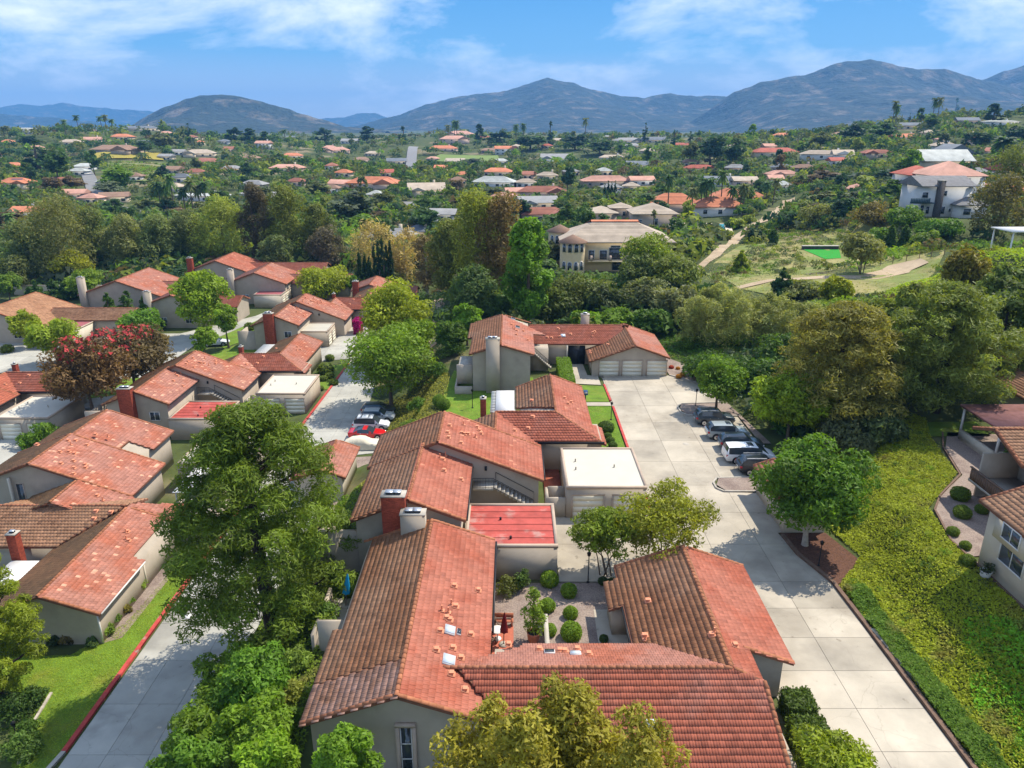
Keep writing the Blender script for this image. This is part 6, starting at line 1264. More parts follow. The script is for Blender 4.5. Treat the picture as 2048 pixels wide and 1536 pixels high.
# ================================================================ cars
def loft(rings, closed=False):
    n = len(rings[0]); V = [p for r_ in rings for p in r_]
    return V, n
def car(pos, rot, colr, label, kind='suv', L=4.6, W=1.86, H=1.68, rails=False, sunroof=False):
    t = thing('parked_car', pos, label, 'car', 'parked cars'); t.rotation_euler = (0, 0, rot)
    h = W / 2; S = {'suv': [(-0.50, 0.62, 0.94, 0.00, 0.80), (-0.475, 0.36, 1.02, 0.02, 0.92), (-0.44, 0.30, 1.06, 0.55, 0.95), (-0.36, 0.28, 1.05, 0.97, 0.97), (-0.10, 0.27, 1.02, 1.0, 1.0), (0.07, 0.27, 1.00, 0.97, 1.0), (0.13, 0.27, 0.99, 0.72, 1.0), (0.235, 0.28, 0.98, 0.06, 0.99), (0.36, 0.30, 0.90, 0.02, 0.96), (0.455, 0.36, 0.80, 0.02, 0.88), (0.50, 0.45, 0.62, 0.0, 0.70)],
                  'sedan': [(-0.50, 0.50, 0.86, 0.0, 0.80), (-0.47, 0.34, 0.95, 0.02, 0.92), (-0.36, 0.27, 0.97, 0.04, 0.96), (-0.24, 0.26, 0.95, 0.80, 0.98), (-0.10, 0.26, 0.93, 1.0, 1.0), (0.02, 0.26, 0.92, 0.97, 1.0), (0.08, 0.26, 0.91, 0.70, 1.0), (0.20, 0.27, 0.90, 0.05, 0.99), (0.34, 0.28, 0.82, 0.02, 0.96), (0.45, 0.33, 0.70, 0.02, 0.88), (0.50, 0.42, 0.56, 0.0, 0.70)],
                  'van': [(-0.50, 0.50, 0.96, 0.0, 0.86), (-0.485, 0.34, 1.02, 0.30, 0.95), (-0.45, 0.28, 1.05, 0.93, 0.97), (-0.30, 0.27, 1.04, 1.0, 1.0), (0.0, 0.27, 1.0, 1.0, 1.0), (0.12, 0.27, 0.99, 0.92, 1.0), (0.20, 0.27, 0.98, 0.62, 1.0), (0.33, 0.29, 0.97, 0.05, 0.98), (0.41, 0.31, 0.86, 0.02, 0.94), (0.47, 0.36, 0.74, 0.02, 0.86), (0.50, 0.45, 0.60, 0.0, 0.70)]}[kind]
    rings = []
    for x, zb, belt, rf, ws in S:
        z_r = belt + 0.03 + (H - belt - 0.03) * rf; wr = h * ws * (0.97 - 0.20 * rf)
        rings.append([(x * L, y * s, z) for s in (-1, 1) for y, z in ((h * ws * 0.90, zb), (h * ws, zb + 0.12), (h * ws, belt - 0.12), (h * ws * 0.97, belt), (wr, z_r - 0.03 * rf), (wr * 0.80, z_r + 0.015))])
    for r_ in rings: r_[6:] = r_[6:][::-1]
    n = 12; V = [p for r_ in rings for p in r_]; body = []; side = []; ws_ = []; rear = []
    for i in range(len(rings) - 1):
        rf0, rf1 = S[i][3], S[i + 1][3]
        for k in range(n - 1):
            f = (i * n + k, (i + 1) * n + k, (i + 1) * n + k + 1, i * n + k + 1)
            cabin = max(rf0, rf1) > 0.3
            if k in (3, 7) and cabin and min(rf0, rf1) > 0.5: side.append(f)
            elif k in (4, 5, 6) and cabin and min(rf0, rf1) < 0.9: (ws_ if i > 4 else rear).append(f)
            else: body.append(f)
    F0 = list(range(n))[::-1]; F1 = [(len(rings) - 1) * n + k for k in range(n)]
    def sub(faces, name, m, parent, off=0.0):
        used = sorted({q for f in faces for q in f}); ix = {q: i for i, q in enumerate(used)}
        o = link(name, MB().add([V[q] for q in used], [[ix[q] for q in f] for f in faces]).mesh(name, m)); o.parent = parent; return o
    mb = MB().add(V, body); mb.add(V, [F0]); mb.add(V, [F1]); mb.add(V, [(i * n + 11, (i + 1) * n + 11, (i + 1) * n, i * n) for i in range(len(rings) - 1)])
    b = link('body', mb.mesh('body', M['paint'])); b.parent = t; b.color = (*colr, 1)
    [sub([f], 'side_window', M['glass'], b) for f in side]; sub(ws_, 'windscreen', M['glass'], b); sub(rear, 'rear_window', M['glass'], b)
    def part(mb_, nm, m, par=b): o = link(nm, mb_.mesh(nm, m)); o.parent = par; return o
    for s in (-1, 1):
        part(MB().box(-L * 0.497, -L * 0.455, s * h * 0.86 - 0.09, s * h * 0.86 + 0.06, 0.80, 1.0), 'taillight', M['lamp_red'])
        part(MB().box(L * 0.452, L * 0.487, s * h * 0.70 - 0.16, s * h * 0.70 + 0.12, 0.58, 0.70), 'headlight', M['lamp_clear'])
        part(MB().box(L * 0.16, L * 0.19, s * (h + 0.09) - 0.10, s * (h + 0.09) + 0.10, 0.98, 1.12), 'mirror', M['dark'])
        for k in range(2): part(MB().box(L * (-0.17 + 0.2 * k), L * (-0.14 + 0.2 * k), s * (h + 0.005) - 0.02, s * (h + 0.005) + 0.02, 0.86, 0.89), 'door_handle', M['steel'])
        if rails: part(MB().tube([(-L * 0.36, s * h * 0.7, H + 0.05), (L * 0.04, s * h * 0.7, H + 0.05)], 0.025, 5), 'roof_rail', M['steel'])
    if rails == 2:
        for x in (-0.25, -0.05): part(MB().box(x * L - 0.03, x * L + 0.03, -h * 0.7, h * 0.7, H + 0.03, H + 0.08), 'roof_bar', M['dark'])
    if sunroof: part(MB().box(-L * 0.06, L * 0.05, -h * 0.45, h * 0.45, H - 0.02, H + 0.022), 'sunroof', M['glass'])
    part(MB().box(-L * 0.502, -L * 0.49, -0.26, 0.26, 0.62, 0.74), 'number_plate', M['white'])
    part(MB().box(-L * 0.44, L * 0.44, -h * 0.84, h * 0.84, 0.2, 0.36), 'underbody', M['dark'])
    r0 = 0.35
    for x in (-0.30, 0.305):
        for s in (-1, 1):
            c = (x * L, s * (h - 0.10), r0); q = [Vector((c[0], c[1] + o_, c[2])) for o_ in (-0.12, 0.12)]
            wv = link('wheel', MB().tube(q, r0, 18).mesh('wheel', M['tyre'])); wv.parent = t
            e = s * 0.125; part(MB().tube([(c[0], c[1] + e - s * 0.02, c[2]), (c[0], c[1] + e + s * 0.004, c[2])], r0 * 0.66, 14), 'rim', M['rim'], wv)
            part(MB().tube([(c[0], c[1] + e, c[2]), (c[0], c[1] + e + s * 0.012, c[2])], r0 * 0.2, 8), 'hub', M['dark'], wv)
            part(MB().tube([(c[0], s * (h - 0.03), c[2] + 0.03), (c[0], s * (h + 0.006), c[2] + 0.03)], r0 * 1.17, 18), 'wheel_arch', M['dark'], b)
    return t
car((22.95, 78.0, 0), 0.02, (0.045, 0.06, 0.075), 'dark grey sport utility car parked beside the gravel island', 'suv', 4.55, rails=1, sunroof=True)
car((23.3, 73.9, 0), 0.0, (0.30, 0.34, 0.35), 'silver green sport utility car second in the parking row', 'suv', 4.65, sunroof=True)
car((23.9, 71.0, 0), -0.02, (0.05, 0.055, 0.06), 'charcoal car in the middle of the parking row', 'suv', 4.6, H=1.6)
car((23.9, 68.1, 0), 0.0, (0.72, 0.73, 0.74), 'white minivan in the parking row', 'van', 5.1, W=1.98, H=1.75, sunroof=True)
car((24.3, 65.4, 0), 0.0, (0.010, 0.013, 0.02), 'black sport utility car at the near end of the parking row', 'suv', 4.7, rails=1)
car((-18.6, 90.6, -6), 0.0, (0.68, 0.70, 0.71), 'white sport utility car with roof bars parked in the lane', 'suv', 4.8, H=1.8, rails=2)
car((-18.3, 93.6, -6), 0.0, (0.42, 0.45, 0.47), 'silver wagon parked behind the white car in the lane', 'suv', 4.7, H=1.6, rails=1)
car((-18.6, 96.0, -6), 0.0, (0.03, 0.035, 0.04), 'dark car farthest in the lane parking bay', 'suv', 4.6, H=1.6)
car((-18.6, 87.7, -6), 0.0, (0.55, 0.008, 0.012), 'bright red sedan parked in the lane', 'sedan', 4.7, H=1.42)
car((-54.0, 130.0, -6), 0.15, (0.72, 0.73, 0.74), 'white car parked under the slim young tree', 'sedan', 4.6, H=1.42)
car((-60.2, 94.5, -6), 1.25, (0.10, 0.14, 0.18), 'blue-grey sport utility car beside the cream garage', 'suv', 4.6)
# the car under its cloth: an undulating shell that reaches the ground
cv = thing('covered_car', (-18.7, 84.6, -6), 'car hidden under a cream cloth cover in the lane', 'car')
mb = MB(); rr = np.random.default_rng(4); ring = []
for i, t in enumerate(np.linspace(-1, 1, 25)):
    z_t = np.interp(t, [-1, -0.93, -0.55, -0.1, 0.15, 0.5, 0.95, 1], [0.55, 0.85, 1.3, 1.42, 1.36, 0.95, 0.75, 0.4]); wd = np.interp(abs(t), [0, 0.8, 1], [0.92, 0.9, 0.7])
    ring.append([(t * 2.3, s * wd * w_ + rr.normal(0, 0.025), z) for s, w_, z in ((-1, 1.12, 0.06), (-1, 1.05, 0.45), (-1, 1.0, min(0.8, z_t)), (-1, 0.75, z_t - 0.06), (0, 0, z_t + 0.02), (1, 0.75, z_t - 0.06), (1, 1.0, min(0.8, z_t)), (1, 1.05, 0.45), (1, 1.12, 0.06))])
V = [p for r_ in ring for p in r_]; mb.add(V, [(i * 9 + k, (i + 1) * 9 + k, (i + 1) * 9 + k + 1, i * 9 + k + 1) for i in range(24) for k in range(8)]); mb.add(V, [list(range(9))[::-1]]); mb.add(V, [[24 * 9 + k for k in range(9)]])
o = link('cloth_cover', mb.mesh('cloth_cover', M['cloth'], True)); o.parent = cv
for x in (-1.4, 1.4): o = link('wheel', MB().tube([(x, -0.9, 0.3), (x, -0.7, 0.3)], 0.3, 14).mesh('wheel', M['tyre'])); o.parent = cv

# ================================================================ garden and street furniture
def lamp_post(pos, h, label):
    t = thing('lamp_post', pos, label, 'lamp', 'garden lamp posts')
    def part(mb_, nm, m): o = link(nm, mb_.mesh(nm, m)); o.parent = t; return o
    part(MB().lathe([(0.12, 0), (0.12, 0.08), (0.05, 0.12), (0.04, 0.14)], 10), 'base', M['dark'])
    part(MB().tube([(0, 0, 0.1), (0, 0, h - 0.35)], [0.045, 0.035], 8), 'post', M['dark'])
    part(MB().lathe([(0.05, h - 0.36), (0.12, h - 0.30), (0.15, h - 0.1), (0.17, h - 0.09), (0.02, h + 0.05)], 8), 'lantern_frame', M['dark'])
    part(MB().lathe([(0.10, h - 0.29), (0.135, h - 0.11)], 8), 'lantern_glass', M['lamp_clear'])
for (x, y, z, hh, lb) in ((1176, 1165, 0, 2.6, 'slim garden lamp post between gravel garden and garage court'), (1637, 1132, 0, 2.2, 'dark lamp post in the mulch bed'), (945, 816, 0, 2.4, 'lamp post on the small lawn'), (1391, 814, 0, 2.3, 'lamp post on the gravel island'), (1222, 840, 0, 2.2, 'lamp post at the grass strip edge'), (38, 1490, -6, 1.9, 'garden lamp among shrubs at the lower frame corner'), (1418, 1148, 0, 0.1, None)):
    if lb: p = P(x, y, z); lamp_post((p[0], p[1], z), hh, lb)
def umbrella(pos, h, tilt, m, label, closed=True):
    t = thing('parasol', pos, label, 'parasol'); t.rotation_euler = tilt
    def part(mb_, nm, m_): o = link(nm, mb_.mesh(nm, m_)); o.parent = t; return o
    part(MB().tube([(0, 0, 0), (0, 0, h)], 0.03, 7), 'pole', M['wood']); part(MB().lathe([(0.3, 0), (0.3, 0.07), (0.06, 0.1)], 12), 'base', M['kerb'])
    pr_ = []
    seg = 12
    for z, r_ in ((0.42, 0.23), (0.5, 0.2), (0.7, 0.14), (0.9, 0.07), (1.0, 0.02)): pr_.append([(r_ * (1 + 0.35 * (k % 2)) * math.cos(6.283 * k / seg), r_ * (1 + 0.35 * (k % 2)) * math.sin(6.283 * k / seg), z * h) for k in range(seg)])
    V = [q for r_ in pr_ for q in r_]; part(MB().add(V, [(i * seg + k, i * seg + (k + 1) % seg, (i + 1) * seg + (k + 1) % seg, (i + 1) * seg + k) for i in range(4) for k in range(seg)]), 'canopy', m)
p = at_Y(690, 1168, 44.3); umbrella((-11.6, 43.6, 0.3), 2.7, (0.0, 0.12, 0), M['umb_blue'], 'closed blue parasol beside the long mossy roof')
umbrella((-0.55, 39.9, 0.03), 2.5, (0.0, 0.03, 0), M['umb_red'], 'closed maroon parasol on the courtyard patio')
tb = thing('round_table', (-0.95, 40.5, 0.03), 'small white round table on the courtyard patio', 'table')
for nm, mb_, m_ in (('top', MB().lathe([(0.0, 0.70), (0.42, 0.70), (0.44, 0.72), (0.42, 0.74), (0.0, 0.74)], 20), M['white']), ('stem', MB().tube([(0, 0, 0), (0, 0, 0.7)], 0.04, 8), M['white']), ('foot', MB().lathe([(0.25, 0.0), (0.24, 0.04), (0.04, 0.07)], 14), M['white'])):
    o = link(nm, mb_.mesh(nm, m_)); o.parent = tb
def chair(pos, rot, label):
    t = thing('garden_chair', pos, label, 'chair', 'courtyard chairs'); t.rotation_euler = (0, 0, rot)
    for nm, b_ in (('seat', (-0.25, 0.25, -0.25, 0.25, 0.4, 0.45)), ('backrest', (-0.25, 0.25, 0.22, 0.27, 0.5, 0.95)), ('armrest', (-0.28, -0.22, -0.22, 0.25, 0.62, 0.66)), ('armrest', (0.22, 0.28, -0.22, 0.25, 0.62, 0.66)), ('leg', (-0.24, -0.19, -0.24, -0.19, 0, 0.62)), ('leg', (0.19, 0.24, -0.24, -0.19, 0, 0.62)), ('leg', (-0.24, -0.19, 0.2, 0.25, 0, 0.9)), ('leg', (0.19, 0.24, 0.2, 0.25, 0, 0.9))):
        o = link(nm, MB().box(*b_).mesh(nm, M['wood'])); o.parent = t
chair((-1.35, 39.9, 0.03), 2.4, 'dark wooden chair nearest the tile eave on the patio'); chair((-1.2, 41.2, 0.03), 0.4, 'dark wooden chair behind the white round table')
bn = thing('bench', (-0.6, 41.9, 0.0), 'terracotta coloured bench at the back of the patio', 'bench')
for nm, b_ in (('seat', (-0.7, 0.7, -0.2, 0.2, 0.38, 0.44)), ('backrest', (-0.7, 0.7, 0.18, 0.23, 0.5, 0.85)), ('leg', (-0.65, -0.55, -0.18, 0.2, 0, 0.5)), ('leg', (0.55, 0.65, -0.18, 0.2, 0, 0.5))):
    o = link(nm, MB().box(*b_).mesh(nm, M['terracotta'])); o.parent = bn
def pot(pos, r_, h, m, label, plantc=None):
    t = thing('plant_pot', pos, label, 'pot')
    o = link('pot', MB().lathe([(r_ * 0.62, 0), (r_ * 0.9, h * 0.35), (r_, h * 0.85), (r_ * 1.08, h), (r_ * 0.9, h), (r_ * 0.86, h * 0.88)], 18).mesh('pot', m, True)); o.parent = t
    o = link('soil', MB().lathe([(r_ * 0.88, h * 0.86), (0.0, h * 0.87)], 18).mesh('soil', M['soil'])); o.parent = t
    if plantc:
        cen, rad = crown('bush', r_ * 2.6, r_ * 3.0, 14, int(h * 100) + int(pos[1] * 10)); mb_ = MB(); foliage(mb_, cen + np.array([0, 0, h * 0.8]), rad, 380, 0.07, 0.5); o = link('plant', mb_.mesh('plant', M['leaf'])); o.parent = t; o.color = (*plantc, 1); o['kind'] = 'stuff'
pot((1.4, 40.2, 0), 0.42, 0.8, M['terracotta'], 'large terracotta pot holding the slim courtyard tree')
pot((14.0, 32.0, 0.05), 0.27, 0.5, M['teal'], 'teal pot nearest the square bush wall', (0.10, 0.14, 0.02)); pot((13.9, 30.6, 0.05), 0.3, 0.62, M['teal'], 'empty-looking teal pot by the courtyard wall'); pot((13.85, 29.9, 0.05), 0.34, 0.7, M['teal'], 'largest teal pot by the courtyard wall'); pot((13.95, 27.6, 0.05), 0.3, 0.65, M['teal'], 'teal pot with a leafy plant at the lower frame edge', (0.10, 0.19, 0.03)); pot((13.95, 26.9, 0.05), 0.26, 0.45, paint('blue_glaze', (0.05, 0.12, 0.30), 0.25), 'low blue glazed pot beside the leafy teal pot')
p = P(1972, 1155, 3); pot((p[0] - 0.1, p[1], 3), 0.36, 0.55, M['white'], 'white pot at the foot of the cream house wall', (0.07, 0.09, 0.03))
ac = thing('air_conditioner', (14.0, 33.6, 0), 'grey air conditioner box behind the courtyard wall', 'air conditioner')
for nm, mb_, m_ in (('case', MB().box(-0.45, 0.45, -0.4, 0.4, 0.08, 1.0), M['steel']), ('lid', MB().box(-0.47, 0.47, -0.42, 0.42, 1.0, 1.05), M['glass_blue']), ('grille', MB().lathe([(0.3, 1.055), (0.05, 1.07)], 16), M['dark']), ('plinth', MB().box(-0.5, 0.5, -0.45, 0.45, 0, 0.08), M['kerb'])):
    o = link(nm, mb_.mesh(nm, m_)); o.parent = ac
ht = thing('barbecue', (-31.2, 66.6, -6), 'covered barbecue with a bright blue lid cloth under the striped patio roof', 'barbecue')
for nm, b_, m_ in (('cover', (-0.9, 0.9, -0.5, 0.5, 0.85, 1.25), M['umb_blue']), ('cabinet', (-0.8, 0.8, -0.45, 0.45, 0.0, 0.85), M['dark'])):
    o = link(nm, MB().box(*b_).mesh(nm, m_)); o.parent = ht
mbx = thing('mailbox', (9.0, 85.0, 0), 'blue mailbox beside the short garden path', 'mailbox')
for nm, mb_, m_ in (('post', MB().box(-0.06, 0.06, -0.06, 0.06, 0, 0.9), M['dark']), ('box', MB().prism([(-0.25, -0.3), (0.25, -0.3), (0.25, 0.3), (-0.25, 0.3)], 0.9, 1.35), paint('mailbox_blue', (0.02, 0.06, 0.16), 0.4)), ('flap', MB().box(-0.2, 0.2, -0.34, -0.3, 1.1, 1.3), M['steel'])):
    o = link(nm, mb_.mesh(nm, m_)); o.parent = mbx
fn = thing('garden_fence', (4.2, 36.8, 0), 'low iron garden fence in front of the clipped balls', 'fence')
railing(fn, [(2.4, 36.9, 0.0), (5.0, 36.9, 0.0)], 0.9, 0.16)
gw = thing('garden_wall', (2.1, 40, 0), 'thin white courtyard wall between patio and gravel garden', 'wall'); bx(gw, 'wall', M['white'], 2.15, 2.35, 36.4, 42.0, -0.1, 0.75); bx(gw, 'coping', M['kerb'], 2.1, 2.4, 36.4, 42.05, 0.75, 0.82)
rg = thing('wire_plant_stand', (1.6, 37.3, 0), 'round white wire plant stand by the valley of the roof', 'plant stand')
for k, z in enumerate((0.05, 0.5, 0.9)):
    pts = [(0.33 * math.cos(a), 0.33 * math.sin(a), z) for a in np.linspace(0, 6.283, 17)]; o = link('ring', MB().tube(pts, 0.03, 5).mesh('ring', M['white'])); o.parent = rg
for k in range(4): a = k * 1.571; o = link('leg', MB().tube([(0.33 * math.cos(a), 0.33 * math.sin(a), 0), (0.33 * math.cos(a), 0.33 * math.sin(a), 0.9)], 0.02, 5).mesh('leg', M['white'])); o.parent = rg
for i, (x, y) in enumerate(((0.55, 37.6), (0.85, 38.1), (0.3, 38.3), (-0.1, 37.9), (1.0, 38.7))):
    o = MB().lathe([(0.0, 0.06), (0.26, 0.06), (0.28, 0.03), (0.27, 0.0)], 11, 0, 0.5, (x, y, 0.0)).build('stepping_stone', M['trim']); tag(o, ['stepping stone nearest the white plant stand', 'second stepping stone from the plant stand', 'stepping stone closest to the patio bricks', 'stepping stone beside the tile valley', 'stepping stone nearest the terracotta pot'][i], 'stone', 'stepping stones')
# bricks of the small bed at the corner
bb = thing('brick_bed', (16.4, 28.5, 0), 'terracotta brick paving between the square bushes and the red kerb', 'paving')
for i in range(4):
    for j in range(11):
        x = 15.3 + i * 0.5 + (0.25 if j % 2 else 0); y = 26.4 + j * 0.33
        if x + 0.48 < 17.35: MB().box(x, x + 0.48, y, y + 0.31, -0.05, 0.06, 0, random.random()).build('brick', M['brickpave'], bb)
# drain marks and covers on the driveway
mh = MB().lathe([(0.0, 0.010), (0.32, 0.010), (0.34, 0.004)], 18, 0, 0.5, (*P(1372, 888)[:2], 0)).build('manhole_cover', M['kerb']); tag(mh, 'round drain cover on the driveway beside the parked cars', 'drain cover')
mh = MB().box(-26.9, -26.2, 50.6, 51.3, -5.99, -5.97).build('utility_cover', M['white']); tag(mh, 'small pale utility cover in the lane beside the red kerb', 'utility cover')
# walker on the far trail
X, Y, Z = hit(1508, 466)
bm = bpy.data.meshes.new('person')
J = [(0, 0, 0.95), (0, 0, 1.15), (0, 0.02, 1.40), (0, 0.02, 1.52), (0, 0.03, 1.66), (-0.10, 0, 0.90), (-0.11, 0.12, 0.50), (-0.11, -0.02, 0.08), (0.10, 0, 0.90), (0.11, -0.14, 0.50), (0.11, -0.24, 0.08), (-0.20, 0.02, 1.40), (-0.27, 0.08, 1.13), (-0.25, -0.06, 0.92), (0.20, 0.02, 1.40), (0.27, -0.06, 1.13), (0.25, 0.10, 0.92), (-0.11, -0.14, 0.05), (0.11, -0.36, 0.05)]
Ed = [(0, 1), (1, 2), (2, 3), (3, 4), (0, 5), (5, 6), (6, 7), (7, 17), (0, 8), (8, 9), (9, 10), (10, 18), (2, 11), (11, 12), (12, 13), (2, 14), (14, 15), (15, 16)]
bm.from_pydata(J, Ed, []); bm.materials.append(paint('dark_clothing', (0.03, 0.035, 0.06), 0.9))
pe = bpy.data.objects.new('person', bm); col.objects.link(pe); pe.location = (X, Y, Z + 0.1)
sk = pe.modifiers.new('skin', 'SKIN'); pe.modifiers.new('smooth', 'SUBSURF').levels = 1
for i, r_ in enumerate((0.15, 0.14, 0.16, 0.06, 0.11, 0.10, 0.075, 0.05, 0.10, 0.075, 0.05, 0.07, 0.05, 0.04, 0.07, 0.05, 0.04, 0.035, 0.035)): bm.skin_vertices[0].data[i].radius = (r_, r_)
bm.skin_vertices[0].data[0].use_root = True
tag(pe, 'person in dark clothes walking on the pale dirt trail', 'person')
# ================================================================ houses further out
def hip_roof(mb, w, d, z0, h, ov=0.7, gable=False, cx=0, cy=0, th=0.18):
    a, b = w / 2 + ov, d / 2 + ov
    if w >= d: r0, r1 = (-(a - (0 if gable else b)), 0), (a - (0 if gable else b), 0)
    else: r0, r1 = (0, -(b - (0 if gable else a))), (0, b - (0 if gable else a))
    E_ = [(-a, -b), (a, -b), (a, b), (-a, b)]
    V = [(cx + x, cy + y, z0) for x, y in E_] + [(cx + r0[0], cy + r0[1], z0 + h), (cx + r1[0], cy + r1[1], z0 + h)] + [(cx + x, cy + y, z0 - th) for x, y in E_]
    if w >= d: mb.add(V, [(0, 1, 5, 4), (2, 3, 4, 5)]); mb.add(V, [(1, 2, 5), (3, 0, 4)])
    else: mb.add(V, [(1, 2, 5, 4), (3, 0, 4, 5)]); mb.add(V, [(0, 1, 4), (2, 3, 5)])
    mb.add(V, [(6, 7, 1, 0), (7, 8, 2, 1), (8, 9, 3, 2), (9, 6, 0, 3), (9, 8, 7, 6)])
def tile_rows(mb, w, d, z0, h, ov, cx, cy, step):
    """raised courses on the two long slopes of a roof"""
    a, b = w / 2 + ov, d / 2 + ov
    if w < d: return
    n = int(b / step)
    for s in (-1, 1):
        for k in range(n):
            t0, t1 = k / n, (k + 0.97) / n; y0, y1 = s * b * (1 - t0), s * b * (1 - t1); za, zb = z0 + h * t0 + 0.07, z0 + h * t1 + 0.03; x0, x1 = a - b * t0, a - b * t1
            V = [(cx - x0, cy + y0, za), (cx + x0, cy + y0, za), (cx + x1, cy + y1, zb), (cx - x1, cy + y1, zb)]; mb.add(V, [(0, 1, 2, 3) if s < 0 else (3, 2, 1, 0)], 0, float(rng.uniform(0.2, 0.8)))
ROOFC = {'orange': (0.52, 0.19, 0.10), 'pink': (0.50, 0.27, 0.20), 'red': (0.36, 0.10, 0.065), 'brown': (0.26, 0.16, 0.11), 'grey': (0.27, 0.265, 0.26), 'beige': (0.42, 0.34, 0.26), 'white': (0.42, 0.43, 0.40), 'rust': (0.30, 0.12, 0.08), 'slate': (0.15, 0.165, 0.185)}
for k, c in ROOFC.items(): M['roof_' + k] = mat('roof_' + k, c, 0.9, 0.22, 0.35, 0.02, 2.0, tint=0.25)
WALLC = {'cream': (0.60, 0.50, 0.37), 'white': (0.60, 0.585, 0.56), 'tan': (0.40, 0.32, 0.25), 'pinkish': (0.58, 0.43, 0.34), 'bluegrey': (0.33, 0.37, 0.41)}
for k, c in WALLC.items(): M['wall_' + k] = mat('wall_' + k, c, 0.9, 0.08, 0.5)
HOUSES = []
PREP = {'of', 'behind', 'below', 'above', 'right', 'left', 'beside', 'among', 'under', 'on', 'in', 'with', 'between', 'across', 'near', 'at', 'beyond', 'halfway', 'high', 'close', 'over', 'number'}
def shorten(label, most=8):
    w_ = label.split()
    if len(w_) <= most: return label
    cut = [i for i, q in enumerate(w_) if q in PREP and 2 < i <= most and w_[i - 1] not in PREP and w_[i - 1] != 'the']
    return ' '.join(w_[:cut[-1]] if cut else w_[:most])
WIN = {}
def villa(px_, py_, wpx, roof, wallc, label, kind='hip', storeys=1, depth=0.55, wing=0, chim=0, rot=0.0, solar=False, short=None):
    X, Y, Z = hit(px_, py_); dep = Q(X, Y, Z)[2]; w = max(wpx * dep / FPX, 7.0); d = max(w * depth, 7.0); h = 2.9 * storeys
    t = thing('house', (X, Y + d / 2, Z - 0.4), label, 'house', 'houses on the far slopes'); t.rotation_euler = (0, 0, rot)
    def part(mb_, nm, m, par=t): o = link(nm, mb_.mesh(nm, m)); o.parent = par; return o
    rh = (0.22 if kind != 'flat' else 0.05) * min(w, d) + 0.3
    part(MB().box(-w / 2, w / 2, -d / 2, d / 2, -1.5, h), 'wall', M['wall_' + wallc])
    rb = MB(); hip_roof(rb, w, d, h, rh, 0.6, kind == 'gable')
    if dep < 460 and kind == 'hip': tile_rows(rb, w, d, h, rh, 0.6, 0, 0, 0.55)
    rf = part(rb, 'roof', M['roof_' + roof])
    if kind == 'gable' and w >= d: g = MB(); [g.add([(s * w / 2, -d / 2, h), (s * w / 2, d / 2, h), (s * w / 2, 0, h + rh * 0.86)], [(0, 1, 2)]) for s in (-1, 1)]; part(g, 'gable', M['wall_' + wallc])
    if wing:
        ww, wd = w * 0.38, d * 0.7; cx = wing * w * 0.28; part(MB().box(cx - ww / 2, cx + ww / 2, -d / 2 - wd * 0.6, -d / 2 + 0.1, -1.5, h * 0.97), 'wing_wall', M['wall_' + wallc]); q = MB(); hip_roof(q, ww, wd * 1.6, h * 0.99, 0.24 * ww, 0.6, True, cx, -d / 2 + wd * 0.2); part(q, 'wing_roof', M['roof_' + roof])
        g = MB(); g.add([(cx - ww / 2, -d / 2 - wd * 0.6, h * 0.96), (cx + ww / 2, -d / 2 - wd * 0.6, h * 0.96), (cx, -d / 2 - wd * 0.6, h * 0.96 + 0.2 * ww)], [(0, 1, 2)]); part(g, 'gable', M['wall_' + wallc])
    n = 4 if w > 14 else 3
    for st_ in range(storeys):
        for k in range(n):
            x = (k + 0.5) / n * w - w / 2
            if wing and abs(x - wing * w * 0.28) < w * 0.2: continue
            mb_ = panel(MB(), (x, -d / 2, st_ * 2.9 + 0.75), 'S', min(1.9, w / n * 0.55), 1.35, 0.0, 0.06); f = part(mb_, 'window', M['white']); part(panel(MB(), (x, -d / 2, st_ * 2.9 + 0.85), 'S', min(1.7, w / n * 0.5), 1.15, 0.03, 0.09), 'pane', M['glass'], f)
    if chim: part(MB().box(w * 0.2, w * 0.2 + 1.1, d * 0.05, d * 0.05 + 0.9, h, h + rh + 1.2), 'chimney', M['wall_' + wallc], rf)
    if solar: part(MB().add([(-w * 0.1, -d * 0.46, h + rh * 0.12 + 0.12), (w * 0.25, -d * 0.46, h + rh * 0.12 + 0.12), (w * 0.25, -d * 0.15, h + rh * 0.72 + 0.12), (-w * 0.1, -d * 0.15, h + rh * 0.72 + 0.12)], [(0, 1, 2, 3)]), 'solar_panel', M['solar'], rf)
    HOUSES.append((X, Y + d / 2, max(w, d) * 0.62, px_, py_, shorten(short or label))); return t
